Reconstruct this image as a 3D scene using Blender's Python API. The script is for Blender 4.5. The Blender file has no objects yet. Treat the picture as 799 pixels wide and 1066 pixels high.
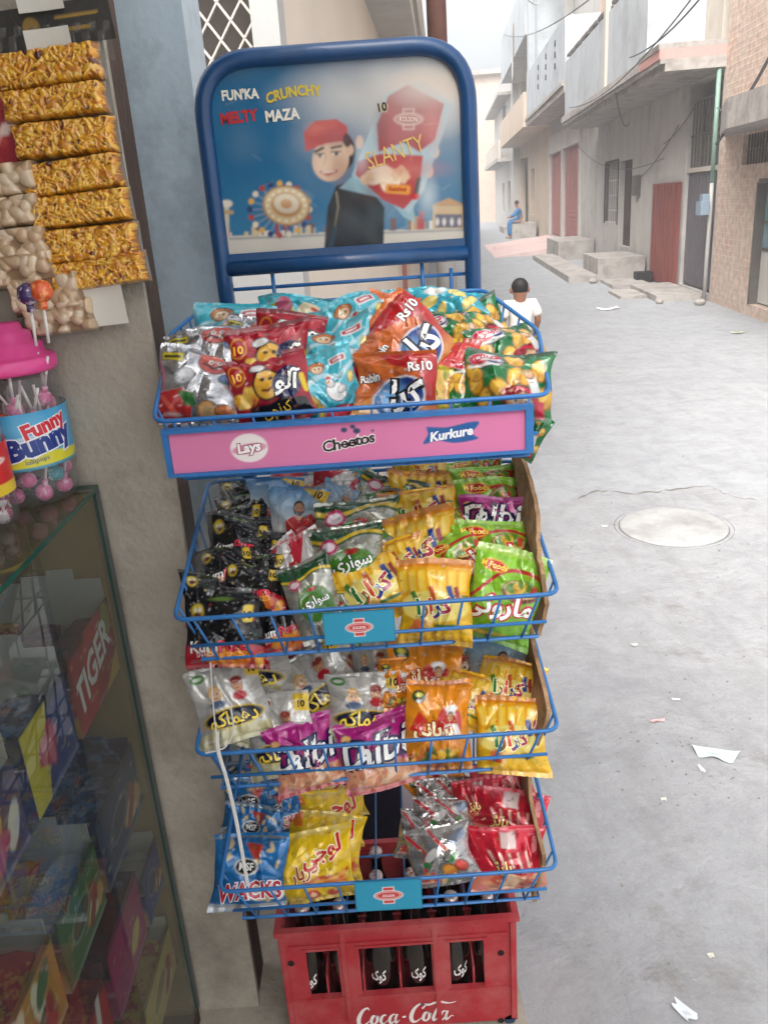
import bpy, bmesh, math, random
import numpy as np
from mathutils import Vector, Matrix
scene = bpy.context.scene
C = scene.collection
R = math.radians
# ------------------------------------------------------------------ camera maths (photo pixels 799 x 1066)
PITCH, ROLL, FPX, CAMH = R(20.3), R(4.0), 860.0, 1.75
fw = np.array([0, math.cos(PITCH), -math.sin(PITCH)])
U0 = np.array([0, math.sin(PITCH), math.cos(PITCH)])
XA = np.array([1.0, 0, 0])
rt = math.cos(ROLL) * XA - math.sin(ROLL) * U0
up = math.sin(ROLL) * XA + math.cos(ROLL) * U0
EYE = np.array([0, 0, CAMH])
def ray(x, y): return fw + (x - 399.5) / FPX * rt - (y - 533) / FPX * up
def at(x, y, Y):
    d = ray(x, y); return EYE + d * (Y / d[1])
def atz(x, y, z=0.0):
    d = ray(x, y); return EYE + d * ((z - CAMH) / d[2])
def atx(x, y, X):
    d = ray(x, y); return EYE + d * (X / d[0])
def depth(P): return float((np.asarray(P) - EYE) @ fw)
def proj(P):
    d = np.asarray(P) - EYE; k = d @ fw
    return 399.5 + FPX * (d @ rt) / k, 533 - FPX * (d @ up) / k
cam = bpy.data.cameras.new('camera'); co = bpy.data.objects.new('camera', cam); C.objects.link(co)
cam.sensor_fit = 'VERTICAL'; cam.sensor_height = 36; cam.lens = FPX / 1066 * 36; cam.clip_start = .02; cam.clip_end = 2000
M4 = Matrix.Identity(4)
for i in range(3):
    M4[i][0] = rt[i]; M4[i][1] = up[i]; M4[i][2] = -fw[i]; M4[i][3] = EYE[i]
co.matrix_world = M4
scene.camera = co
# ------------------------------------------------------------------ helpers
def lin(c):
    return tuple((x / 255 / 12.92 if x / 255 <= .04045 else ((x / 255 + .055) / 1.055) ** 2.4) for x in c)
def tag(o, label=None, cat=None, group=None, kind=None):
    if label: o['label'] = label
    if cat: o['category'] = cat
    if group: o['group'] = group
    if kind: o['kind'] = kind
    return o
def empty(name, loc=(0, 0, 0), rz=0):
    o = bpy.data.objects.new(name, None); C.objects.link(o); o.empty_display_size = .05
    o.location = loc; o.rotation_euler = (0, 0, rz); return o
class MB:
    def __init__(s): s.v = []; s.f = []; s.m = []; s.uv = []; s.M = None
    def _p(s, p):
        p = Vector(p)
        if s.M is not None: p = s.M @ p
        s.v.append(tuple(p)); return len(s.v) - 1
    def face(s, pts, mat=0, uv=None):
        ids = [s._p(p) for p in pts]; s.f.append(ids); s.m.append(mat); s.uv.append(uv or [(0, 0)] * len(ids))
    def box(s, x0, x1, y0, y1, z0, z1, mat=0, skip=''):
        if x0 > x1: x0, x1 = x1, x0
        if y0 > y1: y0, y1 = y1, y0
        if z0 > z1: z0, z1 = z1, z0
        q = {'l': [(x0, y1, z0), (x0, y0, z0), (x0, y0, z1), (x0, y1, z1)], 'r': [(x1, y0, z0), (x1, y1, z0), (x1, y1, z1), (x1, y0, z1)],
             'f': [(x0, y0, z0), (x1, y0, z0), (x1, y0, z1), (x0, y0, z1)], 'b': [(x1, y1, z0), (x0, y1, z0), (x0, y1, z1), (x1, y1, z1)],
             'd': [(x0, y1, z0), (x1, y1, z0), (x1, y0, z0), (x0, y0, z0)], 't': [(x0, y0, z1), (x1, y0, z1), (x1, y1, z1), (x0, y1, z1)]}
        for k, p in q.items():
            if k in skip: continue
            uv = [(a[1], a[2]) for a in p] if k in 'lr' else [(a[0], a[2]) for a in p] if k in 'fb' else [(a[0], a[1]) for a in p]
            s.face(p, mat, uv)
    def tube(s, pts, r, n=8, mat=0, closed=False, r2=None):
        pts = [Vector(p) for p in pts]; N = len(pts); rings = []
        prev = None
        for i, p in enumerate(pts):
            a = pts[(i - 1) % N] if (closed or i > 0) else p
            b = pts[(i + 1) % N] if (closed or i < N - 1) else p
            t = (b - a).normalized()
            if prev is None:
                h = Vector((0, 0, 1)) if abs(t.z) < .9 else Vector((1, 0, 0)); e = t.cross(h).normalized()
            else:
                e = (prev - t * prev.dot(t)).normalized()
            prev = e; g = t.cross(e)
            rr = r if r2 is None else r + (r2 - r) * i / (N - 1)
            rings.append([s._p(p + (e * math.cos(2 * math.pi * k / n) + g * math.sin(2 * math.pi * k / n)) * rr) for k in range(n)])
        M = N if closed else N - 1
        for i in range(M):
            A, B = rings[i], rings[(i + 1) % N]
            for k in range(n):
                s.f.append([A[k], A[(k + 1) % n], B[(k + 1) % n], B[k]]); s.m.append(mat); s.uv.append([(0, 0)] * 4)
        if not closed:
            s.f.append(rings[0][::-1]); s.m.append(mat); s.uv.append([(0, 0)] * n)
            s.f.append(rings[-1]); s.m.append(mat); s.uv.append([(0, 0)] * n)
    def lathe(s, prof, c=(0, 0, 0), n=24, mat=0):
        rings = []
        for (r, z) in prof:
            rings.append([s._p((c[0] + r * math.cos(2 * math.pi * k / n), c[1] + r * math.sin(2 * math.pi * k / n), c[2] + z)) for k in range(n)])
        for i in range(len(prof) - 1):
            for k in range(n):
                s.f.append([rings[i][k], rings[i][(k + 1) % n], rings[i + 1][(k + 1) % n], rings[i + 1][k]]); s.m.append(mat); s.uv.append([(0, 0)] * 4)
        s.f.append(rings[0][::-1]); s.m.append(mat); s.uv.append([(0, 0)] * n)
        s.f.append(rings[-1]); s.m.append(mat); s.uv.append([(0, 0)] * n)
    def prism(s, poly, z0, z1, mat=0):
        n = len(poly)
        s.face([(x, y, z1) for x, y in poly], mat, [(x, y) for x, y in poly]); s.face([(x, y, z0) for x, y in poly[::-1]], mat)
        for i in range(n):
            a, b = poly[i], poly[(i + 1) % n]
            L = math.hypot(b[0] - a[0], b[1] - a[1])
            s.face([(a[0], a[1], z0), (b[0], b[1], z0), (b[0], b[1], z1), (a[0], a[1], z1)], mat, [(0, z0), (L, z0), (L, z1), (0, z1)])
    def build(s, name, mats, parent=None, smooth=False, bevel=0, seg=2):
        me = bpy.data.meshes.new(name); me.from_pydata(s.v, [], s.f)
        if not isinstance(mats, (list, tuple)): mats = [mats]
        for m in mats: me.materials.append(m)
        me.polygons.foreach_set('material_index', s.m)
        uvl = me.uv_layers.new(name='UVMap')
        flat = [c for f in s.uv for p in f for c in p]
        uvl.data.foreach_set('uv', flat)
        if smooth: me.polygons.foreach_set('use_smooth', [True] * len(s.f))
        o = bpy.data.objects.new(name, me); C.objects.link(o)
        if parent: o.parent = parent
        if bevel:
            b = o.modifiers.new('b', 'BEVEL'); b.width = bevel; b.segments = seg; b.limit_method = 'ANGLE'; b.angle_limit = R(50)
        me.update(); return o
def round_poly(pts, rad, n=6, closed=False):
    """polyline with rounded corners (3-D)"""
    pts = [Vector(p) for p in pts]; out = []; N = len(pts)
    for i, p in enumerate(pts):
        if not closed and i in (0, N - 1): out.append(p); continue
        a, b = pts[(i - 1) % N], pts[(i + 1) % N]
        d1 = (a - p); d2 = (b - p); L = min(rad, d1.length * .49, d2.length * .49)
        s_, e_ = p + d1.normalized() * L, p + d2.normalized() * L
        for k in range(n + 1):
            t = k / n; out.append(s_ * (1 - t) ** 2 + p * 2 * t * (1 - t) + e_ * t ** 2)
    return out
def cat(pts, n=8):
    """Catmull-Rom through 2-D/3-D points"""
    P = [np.array(p, float) for p in pts]; P = [2 * P[0] - P[1]] + P + [2 * P[-1] - P[-2]]; out = []
    for i in range(1, len(P) - 2):
        for k in range(n):
            t = k / n
            out.append(.5 * (2 * P[i] + (P[i + 1] - P[i - 1]) * t + (2 * P[i - 1] - 5 * P[i] + 4 * P[i + 1] - P[i + 2]) * t * t + (-P[i - 1] + 3 * P[i] - 3 * P[i + 1] + P[i + 2]) * t ** 3))
    out.append(P[-2]); return out
# ------------------------------------------------------------------ materials
def newmat(name):
    m = bpy.data.materials.new(name); m.use_nodes = True
    return m, m.node_tree.nodes, m.node_tree.links, m.node_tree.nodes['Principled BSDF']
def setp(b, **k):
    for a, v in k.items():
        n = {'base': 'Base Color', 'rough': 'Roughness', 'metal': 'Metallic', 'coat': 'Coat Weight', 'coatr': 'Coat Roughness', 'ior': 'IOR', 'trans': 'Transmission Weight', 'spec': 'Specular IOR Level', 'alpha': 'Alpha'}[a]
        b.inputs[n].default_value = (*v, 1) if a == 'base' else v
def mat(name, col, rough=.6, metal=0, var=.12, scale=8, bump=.0, bscale=60, coat=0, col2=None, thr=(.45, .6), s2=3, coords='Object', detail=6, dist=.01, streak=0):
    """principled with two-scale procedural colour variation, optional second colour patches and bump"""
    m, N, L, b = newmat(name)
    c = lin(col); setp(b, rough=rough, metal=metal, coat=coat)
    tc = N.new('ShaderNodeTexCoord'); co_ = tc.outputs[coords]
    n1 = N.new('ShaderNodeTexNoise'); n1.inputs['Scale'].default_value = scale; n1.inputs['Detail'].default_value = detail; n1.inputs['Roughness'].default_value = .65
    L.new(co_, n1.inputs['Vector'])
    r1 = N.new('ShaderNodeValToRGB'); L.new(n1.outputs['Fac'], r1.inputs['Fac'])
    r1.color_ramp.elements[0].position = .25; r1.color_ramp.elements[1].position = .75
    r1.color_ramp.elements[0].color = (*[max(0, x * (1 - var)) for x in c], 1); r1.color_ramp.elements[1].color = (*[min(1, x * (1 + var)) for x in c], 1)
    out = r1.outputs['Color']
    if col2 is not None:
        n2 = N.new('ShaderNodeTexNoise'); n2.inputs['Scale'].default_value = s2; n2.inputs['Detail'].default_value = 8; n2.inputs['Roughness'].default_value = .7
        L.new(co_, n2.inputs['Vector'])
        r2 = N.new('ShaderNodeValToRGB'); L.new(n2.outputs['Fac'], r2.inputs['Fac'])
        r2.color_ramp.elements[0].position = thr[0]; r2.color_ramp.elements[1].position = thr[1]
        mx = N.new('ShaderNodeMixRGB'); L.new(r2.outputs['Color'], mx.inputs['Fac']); L.new(out, mx.inputs['Color1']); mx.inputs['Color2'].default_value = (*lin(col2), 1)
        out = mx.outputs['Color']
    if streak:
        mp = N.new('ShaderNodeMapping'); mp.inputs['Scale'].default_value = (1.3, 1.3, .3); L.new(co_, mp.inputs['Vector'])
        n4 = N.new('ShaderNodeTexNoise'); n4.inputs['Scale'].default_value = 1.6; n4.inputs['Detail'].default_value = 8; n4.inputs['Roughness'].default_value = .7; L.new(mp.outputs['Vector'], n4.inputs['Vector'])
        n5 = N.new('ShaderNodeTexNoise'); n5.inputs['Scale'].default_value = .5; n5.inputs['Detail'].default_value = 9; n5.inputs['Roughness'].default_value = .75; L.new(co_, n5.inputs['Vector'])
        mu = N.new('ShaderNodeMath'); mu.operation = 'MULTIPLY'; L.new(n4.outputs['Fac'], mu.inputs[0]); L.new(n5.outputs['Fac'], mu.inputs[1])
        r4 = N.new('ShaderNodeValToRGB'); L.new(mu.outputs[0], r4.inputs['Fac']); r4.color_ramp.elements[0].position = .24; r4.color_ramp.elements[1].position = .4
        ks = N.new('ShaderNodeMath'); ks.operation = 'MULTIPLY'; ks.inputs[1].default_value = streak; L.new(r4.outputs['Color'], ks.inputs[0])
        ms = N.new('ShaderNodeMixRGB'); L.new(ks.outputs[0], ms.inputs['Fac']); L.new(out, ms.inputs['Color1']); ms.inputs['Color2'].default_value = (*[x * .38 for x in c], 1); out = ms.outputs['Color']
    L.new(out, b.inputs['Base Color'])
    if bump:
        n3 = N.new('ShaderNodeTexNoise'); n3.inputs['Scale'].default_value = bscale; n3.inputs['Detail'].default_value = 5
        L.new(co_, n3.inputs['Vector']); bp = N.new('ShaderNodeBump'); bp.inputs['Strength'].default_value = bump; bp.inputs['Distance'].default_value = dist
        L.new(n3.outputs['Fac'], bp.inputs['Height']); L.new(bp.outputs['Normal'], b.inputs['Normal'])
    return m
def brick_mat(name, c1, c2, mortar, scale=1.0, patch=None, thr=(.5, .6)):
    m, N, L, b = newmat(name); setp(b, rough=.9)
    uv = N.new('ShaderNodeUVMap'); bt = N.new('ShaderNodeTexBrick'); L.new(uv.outputs['UV'], bt.inputs['Vector'])
    bt.inputs['Scale'].default_value = scale; bt.inputs['Brick Width'].default_value = .23; bt.inputs['Row Height'].default_value = .08
    bt.inputs['Mortar Size'].default_value = .012; bt.inputs['Mortar Smooth'].default_value = .3
    bt.inputs['Color1'].default_value = (*lin(c1), 1); bt.inputs['Color2'].default_value = (*lin(c2), 1); bt.inputs['Mortar'].default_value = (*lin(mortar), 1)
    ns = N.new('ShaderNodeTexNoise'); ns.inputs['Scale'].default_value = 1.6; ns.inputs['Detail'].default_value = 8; L.new(uv.outputs['UV'], ns.inputs['Vector'])
    rp = N.new('ShaderNodeValToRGB'); L.new(ns.outputs['Fac'], rp.inputs['Fac']); rp.color_ramp.elements[0].position = thr[0]; rp.color_ramp.elements[1].position = thr[1]
    mx = N.new('ShaderNodeMixRGB'); L.new(rp.outputs['Color'], mx.inputs['Fac']); L.new(bt.outputs['Color'], mx.inputs['Color1']); mx.inputs['Color2'].default_value = (*lin(patch or mortar), 1)
    n2 = N.new('ShaderNodeTexNoise'); n2.inputs['Scale'].default_value = 9; L.new(uv.outputs['UV'], n2.inputs['Vector'])
    mm = N.new('ShaderNodeMixRGB'); mm.blend_type = 'OVERLAY'; mm.inputs['Fac'].default_value = .5; L.new(mx.outputs['Color'], mm.inputs['Color1']); L.new(n2.outputs['Fac'], mm.inputs['Color2'])
    L.new(mm.outputs['Color'], b.inputs['Base Color'])
    bp = N.new('ShaderNodeBump'); bp.inputs['Strength'].default_value = .5; bp.inputs['Distance'].default_value = .01; L.new(bt.outputs['Fac'], bp.inputs['Height']); bp.invert = True; L.new(bp.outputs['Normal'], b.inputs['Normal'])
    return m
def glass_mat(name, tint=(1, 1, 1), rough=.02, ior=1.45, dust=.0, maxr=1.0):
    """thin pane: clear with fresnel reflection and a little dust"""
    m, N, L, b = newmat(name); N.remove(b); out = N['Material Output']
    tr = N.new('ShaderNodeBsdfTransparent'); tr.inputs[0].default_value = (*tint, 1)
    gl = N.new('ShaderNodeBsdfGlossy'); gl.inputs['Roughness'].default_value = rough
    fr = N.new('ShaderNodeFresnel'); fr.inputs['IOR'].default_value = ior
    ge = N.new('ShaderNodeNewGeometry'); iv = N.new('ShaderNodeMath'); iv.operation = 'SUBTRACT'; iv.inputs[0].default_value = maxr; L.new(ge.outputs['Backfacing'], iv.inputs[1]); iv.use_clamp = True
    fm = N.new('ShaderNodeMath'); fm.operation = 'MULTIPLY'; L.new(fr.outputs[0], fm.inputs[0]); L.new(iv.outputs[0], fm.inputs[1])
    mx = N.new('ShaderNodeMixShader'); L.new(fm.outputs[0], mx.inputs[0]); L.new(tr.outputs[0], mx.inputs[1]); L.new(gl.outputs[0], mx.inputs[2])
    last = mx.outputs[0]
    if dust:
        df = N.new('ShaderNodeBsdfDiffuse'); df.inputs[0].default_value = (.5, .5, .48, 1)
        tc = N.new('ShaderNodeTexCoord'); ns = N.new('ShaderNodeTexNoise'); ns.inputs['Scale'].default_value = 7; ns.inputs['Detail'].default_value = 7; L.new(tc.outputs['Object'], ns.inputs['Vector'])
        mp = N.new('ShaderNodeMath'); mp.operation = 'MULTIPLY'; mp.inputs[1].default_value = dust * 2; L.new(ns.outputs['Fac'], mp.inputs[0])
        m2 = N.new('ShaderNodeMixShader'); L.new(mp.outputs[0], m2.inputs[0]); L.new(last, m2.inputs[1]); L.new(df.outputs[0], m2.inputs[2]); last = m2.outputs[0]
    L.new(last, out.inputs['Surface']); return m
def print_mat(name, rough=.25, coat=.0, crinkle=.25, scale=70, spec=.5):
    """printed surface: colours carried by the mesh attribute 'print'; its alpha says how metallic the foil is"""
    m, N, L, b = newmat(name); setp(b, rough=rough, coat=coat, coatr=.08, spec=spec)
    a = N.new('ShaderNodeAttribute'); a.attribute_name = 'print'
    L.new(a.outputs['Color'], b.inputs['Base Color']); L.new(a.outputs['Alpha'], b.inputs['Metallic'])
    tc = N.new('ShaderNodeTexCoord')
    if crinkle:
        n1 = N.new('ShaderNodeTexNoise'); n1.inputs['Scale'].default_value = scale; n1.inputs['Detail'].default_value = 3; n1.inputs['Distortion'].default_value = .6; L.new(tc.outputs['Object'], n1.inputs['Vector'])
        bp = N.new('ShaderNodeBump'); bp.inputs['Strength'].default_value = crinkle; bp.inputs['Distance'].default_value = .006; L.new(n1.outputs['Fac'], bp.inputs['Height']); L.new(bp.outputs['Normal'], b.inputs['Normal'])
    return m
# ------------------------------------------------------------------ lettering
AR = {'ا': 'FE8D FE8E', 'آ': 'FE81 FE82', 'ب': 'FE8F FE90 FE91 FE92', 'پ': 'FB56 FB57 FB58 FB59', 'ت': 'FE95 FE96 FE97 FE98', 'ٹ': 'FB66 FB67 FB68 FB69', 'ج': 'FE9D FE9E FE9F FEA0',
      'چ': 'FB7A FB7B FB7C FB7D', 'د': 'FEA9 FEAA', 'ڈ': 'FB88 FB89', 'ر': 'FEAD FEAE', 'ڑ': 'FB8C FB8D', 'ز': 'FEAF FEB0', 'س': 'FEB1 FEB2 FEB3 FEB4', 'ف': 'FED1 FED2 FED3 FED4',
      'ک': 'FB8E FB8F FB90 FB91', 'ل': 'FEDD FEDE FEDF FEE0', 'م': 'FEE1 FEE2 FEE3 FEE4', 'ن': 'FEE5 FEE6 FEE7 FEE8', 'و': 'FEED FEEE', 'ہ': 'FBA6 FBA7 FBA8 FBA9', 'ھ': 'FBAA FBAB FBAC FBAD', 'ی': 'FBFC FBFD FBFE FBFF'}
def shape_ar(s):
    out = []
    for i, ch in enumerate(s):
        if ch not in AR: out.append(ch); continue
        f = [chr(int(x, 16)) for x in AR[ch].split()]
        pj = i > 0 and s[i - 1] in AR and len(AR[s[i - 1]].split()) == 4
        nj = len(f) == 4 and i + 1 < len(s) and s[i + 1] in AR
        out.append(f[3] if pj and nj else f[1] if pj else f[2] if nj else f[0])
    return ''.join(out[::-1])
_tc = {}
def text2d(s, bold=0.0, shear=0.0, sub=.22):
    """triangulated lettering, centred, cap box height 1 -> (verts Nx2, tris Mx3, width)"""
    key = (s, bold, shear, sub)
    if key in _tc: return _tc[key]
    cu = bpy.data.curves.new('lettering', 'FONT'); cu.body = shape_ar(s) if any(c in AR for c in s) else s
    cu.resolution_u = 2; cu.offset = bold; cu.shear = shear; cu.align_x = 'CENTER'
    o = bpy.data.objects.new('lettering', cu); C.objects.link(o); bpy.context.view_layer.update()
    me = o.evaluated_get(bpy.context.evaluated_depsgraph_get()).to_mesh()
    bm = bmesh.new(); bm.from_mesh(me); o.to_mesh_clear(); bpy.data.objects.remove(o); bpy.data.curves.remove(cu)
    bmesh.ops.triangulate(bm, faces=bm.faces[:])
    for _ in range(3):
        es = [e for e in bm.edges if e.calc_length() > sub]
        if not es: break
        bmesh.ops.subdivide_edges(bm, edges=es, cuts=1); bmesh.ops.triangulate(bm, faces=bm.faces[:])
    V = np.array([(v.co.x, v.co.y) for v in bm.verts]); bm.verts.index_update()
    T = np.array([[v.index for v in f.verts] for f in bm.faces]); bm.free()
    lo, hi = V.min(0) + bold, V.max(0) - bold
    V = (V - (lo + hi) / 2) / (hi[1] - lo[1])
    _tc[key] = (V, T, (hi[0] - lo[0]) / (hi[1] - lo[1])); return _tc[key]
def stroke2d(strokes, n=8):
    """hand lettering: strokes = list of [(x, y, halfwidth), ...] -> ribbon triangles"""
    V = []; T = []
    for st in strokes:
        P = np.array(cat(st, n)); d = np.gradient(P[:, :2], axis=0); d /= np.maximum(1e-6, np.linalg.norm(d, axis=1))[:, None]
        nn = np.stack([-d[:, 1], d[:, 0]], 1); b = len(V)
        for i in range(len(P)):
            V += [P[i, :2] + nn[i] * P[i, 2], P[i, :2] - nn[i] * P[i, 2]]
        for i in range(len(P) - 1):
            a = b + 2 * i; T += [[a, a + 1, a + 3], [a, a + 3, a + 2]]
    return np.array(V), np.array(T)
def place2d(V, cx, cy, hgt, rot=0, wid=None, arc=0):
    V = V.copy()
    if arc: V[:, 1] += arc * V[:, 0] ** 2
    V *= hgt
    if wid is not None: V[:, 0] *= wid
    c, s = math.cos(R(rot)), math.sin(R(rot))
    return np.stack([V[:, 0] * c - V[:, 1] * s + cx, V[:, 0] * s + V[:, 1] * c + cy], 1)
# ------------------------------------------------------------------ painting printed designs into arrays
class Pt:
    def __init__(s, X, Y, base, metal=0.0, eps=None):
        s.X, s.Y = X, Y; s.C = np.ones(X.shape + (3,)) * np.array(lin(base)); s.Mt = np.ones(X.shape) * metal
        s.e = eps or 2.2 / X.shape[1]
    def put(s, a, col, metal=None):
        a = np.clip(a, 0, 1); s.C = s.C * (1 - a[..., None]) + np.array(lin(col)) * a[..., None]
        s.Mt = s.Mt * (1 - a) + (metal if metal is not None else 0) * a
    def sd(s, d): return np.clip(.5 - d / s.e, 0, 1)
    def ell(s, cx, cy, rx, ry, col, rot=0, al=1, metal=None, soft=0):
        c, q = math.cos(R(rot)), math.sin(R(rot)); x = (s.X - cx) * c + (s.Y - cy) * q; y = -(s.X - cx) * q + (s.Y - cy) * c
        d = (np.sqrt((x / rx) ** 2 + (y / ry) ** 2) - 1) * min(rx, ry)
        s.put((np.clip(.5 - d / soft, 0, 1) if soft else s.sd(d)) * al, col, metal)
    def box(s, cx, cy, hx, hy, col, rot=0, al=1, metal=None, rnd=0):
        c, q = math.cos(R(rot)), math.sin(R(rot)); x = np.abs((s.X - cx) * c + (s.Y - cy) * q) - hx + rnd; y = np.abs(-(s.X - cx) * q + (s.Y - cy) * c) - hy + rnd
        d = np.where((x > 0) & (y > 0), np.hypot(x, y), np.maximum(x, y)) - rnd
        s.put(s.sd(d) * al, col, metal)
    def poly(s, pts, col, al=1, metal=None):
        ins = np.zeros(s.X.shape, bool); d = np.full(s.X.shape, 1e9); n = len(pts)
        for i in range(n):
            (x0, y0), (x1, y1) = pts[i], pts[(i + 1) % n]
            dx, dy = x1 - x0, y1 - y0; t = np.clip(((s.X - x0) * dx + (s.Y - y0) * dy) / (dx * dx + dy * dy + 1e-12), 0, 1)
            d = np.minimum(d, np.hypot(s.X - x0 - t * dx, s.Y - y0 - t * dy))
            cr = (y0 > s.Y) != (y1 > s.Y)
            with np.errstate(divide='ignore', invalid='ignore'): xi = x0 + (s.Y - y0) * dx / (dy if dy else 1e-12)
            ins ^= cr & (s.X < xi)
        s.put(s.sd(np.where(ins, -d, d)) * al, col, metal)
    def line(s, pts, w, col, al=1, metal=None):
        d = np.full(s.X.shape, 1e9)
        for (x0, y0), (x1, y1) in zip(pts[:-1], pts[1:]):
            dx, dy = x1 - x0, y1 - y0; t = np.clip(((s.X - x0) * dx + (s.Y - y0) * dy) / (dx * dx + dy * dy + 1e-12), 0, 1)
            d = np.minimum(d, np.hypot(s.X - x0 - t * dx, s.Y - y0 - t * dy))
        s.put(s.sd(d - w) * al, col, metal)
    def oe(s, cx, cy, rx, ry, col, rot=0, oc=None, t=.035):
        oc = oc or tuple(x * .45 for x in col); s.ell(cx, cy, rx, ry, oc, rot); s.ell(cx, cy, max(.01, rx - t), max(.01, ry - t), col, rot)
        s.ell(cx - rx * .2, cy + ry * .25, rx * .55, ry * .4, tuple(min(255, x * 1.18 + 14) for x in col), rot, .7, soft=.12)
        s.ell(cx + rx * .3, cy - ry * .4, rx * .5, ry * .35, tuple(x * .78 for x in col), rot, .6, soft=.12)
    def above(s, yfun, col, al=1, metal=None, soft=None):
        y0 = yfun(s.X) if callable(yfun) else yfun
        s.put((np.clip(.5 + (s.Y - y0) / (soft or s.e), 0, 1)) * al, col, metal)
    def below(s, yfun, col, al=1, metal=None, soft=None):
        y0 = yfun(s.X) if callable(yfun) else yfun
        s.put((np.clip(.5 - (s.Y - y0) / (soft or s.e), 0, 1)) * al, col, metal)
    def heap(s, cx, cy, rx, ry, n, r, cols, seed=0, asp=2.0):
        g = np.random.RandomState(seed)
        for i in range(n):
            t = g.rand() * 6.283; q = math.sqrt(g.rand())
            s.ell(cx + rx * q * math.cos(t), cy + ry * q * math.sin(t), r * asp * .6, r * .6, cols[g.randint(len(cols))], g.rand() * 180)
    def kolson(s, cx, cy, k, red=(196, 60, 62), wh=(238, 226, 220)):
        for h in (.62, -.62): s.box(cx, cy + h * k, .5 * k, .3 * k, wh); s.box(cx, cy + h * k, .42 * k, .22 * k, red)
        s.ell(cx, cy, 1.25 * k, .55 * k, wh); s.ell(cx, cy, 1.15 * k, .46 * k, red); s.ell(cx, cy, 1.02 * k, .36 * k, wh); s.ell(cx, cy, .97 * k, .32 * k, red)
# ------------------------------------------------------------------ snack packets: wrinkled film pillows with printed fronts
M_FILM = print_mat('printed_film', rough=.2, coat=.5, crinkle=.4, scale=55)
M_FLAT = print_mat('printed_card', rough=.55, crinkle=0)
FOOD = [(232, 176, 92), (214, 140, 60), (240, 200, 120), (196, 112, 48)]
YE, BK, WH, RD = (244, 208, 40), (18, 16, 18), (240, 240, 236), (196, 32, 40)
def face(P, x, y, r, skin=(232, 180, 140), hair=(30, 22, 20), cap=None, beard=False):
    P.ell(x, y, r * .8, r, hair); P.ell(x, y - r * .12, r * .68, r * .84, skin)
    if beard: P.ell(x, y - r * .62, r * .62, r * .42, hair); P.ell(x, y - r * .2, r * .5, r * .42, skin)
    for e in (-.27, .27): P.ell(x + e * r, y, r * .1, r * .08, BK)
    P.line([(x - .2 * r, y - .48 * r), (x, y - .55 * r), (x + .2 * r, y - .48 * r)], r * .05, (150, 50, 50))
    if cap: P.ell(x, y + r * .55, r * .85, r * .45, cap)
def d_kum(P, a, g):
    P.below(lambda X: -.42 * a + .06 * np.sin(4 * X), (182, 26, 42)); P.heap(.25, -.72 * a, .6, .18 * a, 26, .16, [(236, 150, 40), (222, 116, 30), (244, 176, 70)], 3)
    P.oe(-.66, .44 * a, .19, .22, (216, 186, 46)); P.ell(-.72, .48 * a, .04, .05, WH); P.ell(-.6, .48 * a, .04, .05, WH); P.ell(-.66, .36 * a, .1, .06, (110, 50, 30)); P.above(.9 * a, (70, 68, 70), metal=.5); P.box(.62, .36 * a, .12, .2, YE, rnd=.05)  # grey metallic top edge paints a highlight on the black seal
    for i in range(40): P.ell(g.uniform(-.9, .9), g.uniform(-.3, .75) * a, .012, .012, (190, 190, 190))
    P.ell(-.1, .72 * a, .3, .05, (90, 120, 40))
    return [('10', .62, .32 * a, .17, 0, BK, dict(bold=.03)), ('Kum', -.5, -.42 * a, .26, 3, WH, dict(bold=.03)), ('Pure', .22, -.42 * a, .26, 3, (222, 50, 74), dict(bold=.03, out=(60, 8, 14))), ('SNACKS', -.42, -.62 * a, .1, 3, WH, {}), ('SPICED', .3, -.62 * a, .11, 3, (248, 170, 60), dict(bold=.02))]
def d_port(P, a, g):
    P.below(.75 * a, (150, 190, 220), soft=.5 * a); P.below(.0, (222, 226, 222), soft=1.2 * a); P.below(-.7 * a, (24, 26, 30), soft=.2)
    P.poly([(1, .95 * a), (1, .3 * a), (.1, .95 * a)], (240, 196, 30))
    P.poly([(-.35, -.75 * a), (-.4, -.3 * a), (-.12, -.08 * a), (.2, -.1 * a), (.5, .05 * a), (.66, -.25 * a), (.5, -.8 * a)], (200, 40, 38)); P.ell(.06, -.08 * a, .1, .12, (206, 150, 116))
    face(P, .05, .22 * a, .24, (206, 150, 116), (22, 18, 18), beard=True)
    return [('10', .68, .72 * a, .22, -8, BK, dict(bold=.03))]
def d_whitered(P, a, g):
    P.poly([(-1, a), (-1, -.2 * a), (-.5, .1 * a), (.1, .7 * a), (.3, a)], (206, 40, 60)); P.line([(.9, .9 * a), (.5, .1 * a), (.9, -.8 * a)], .1, (214, 60, 76)); P.ell(.2, -.3 * a, .4, .2, (150, 184, 204), 30, .5)
    P.heap(-.1, -.6 * a, .5, .2 * a, 12, .14, [(214, 180, 130), (190, 60, 60)], 5)
    return []
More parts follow.
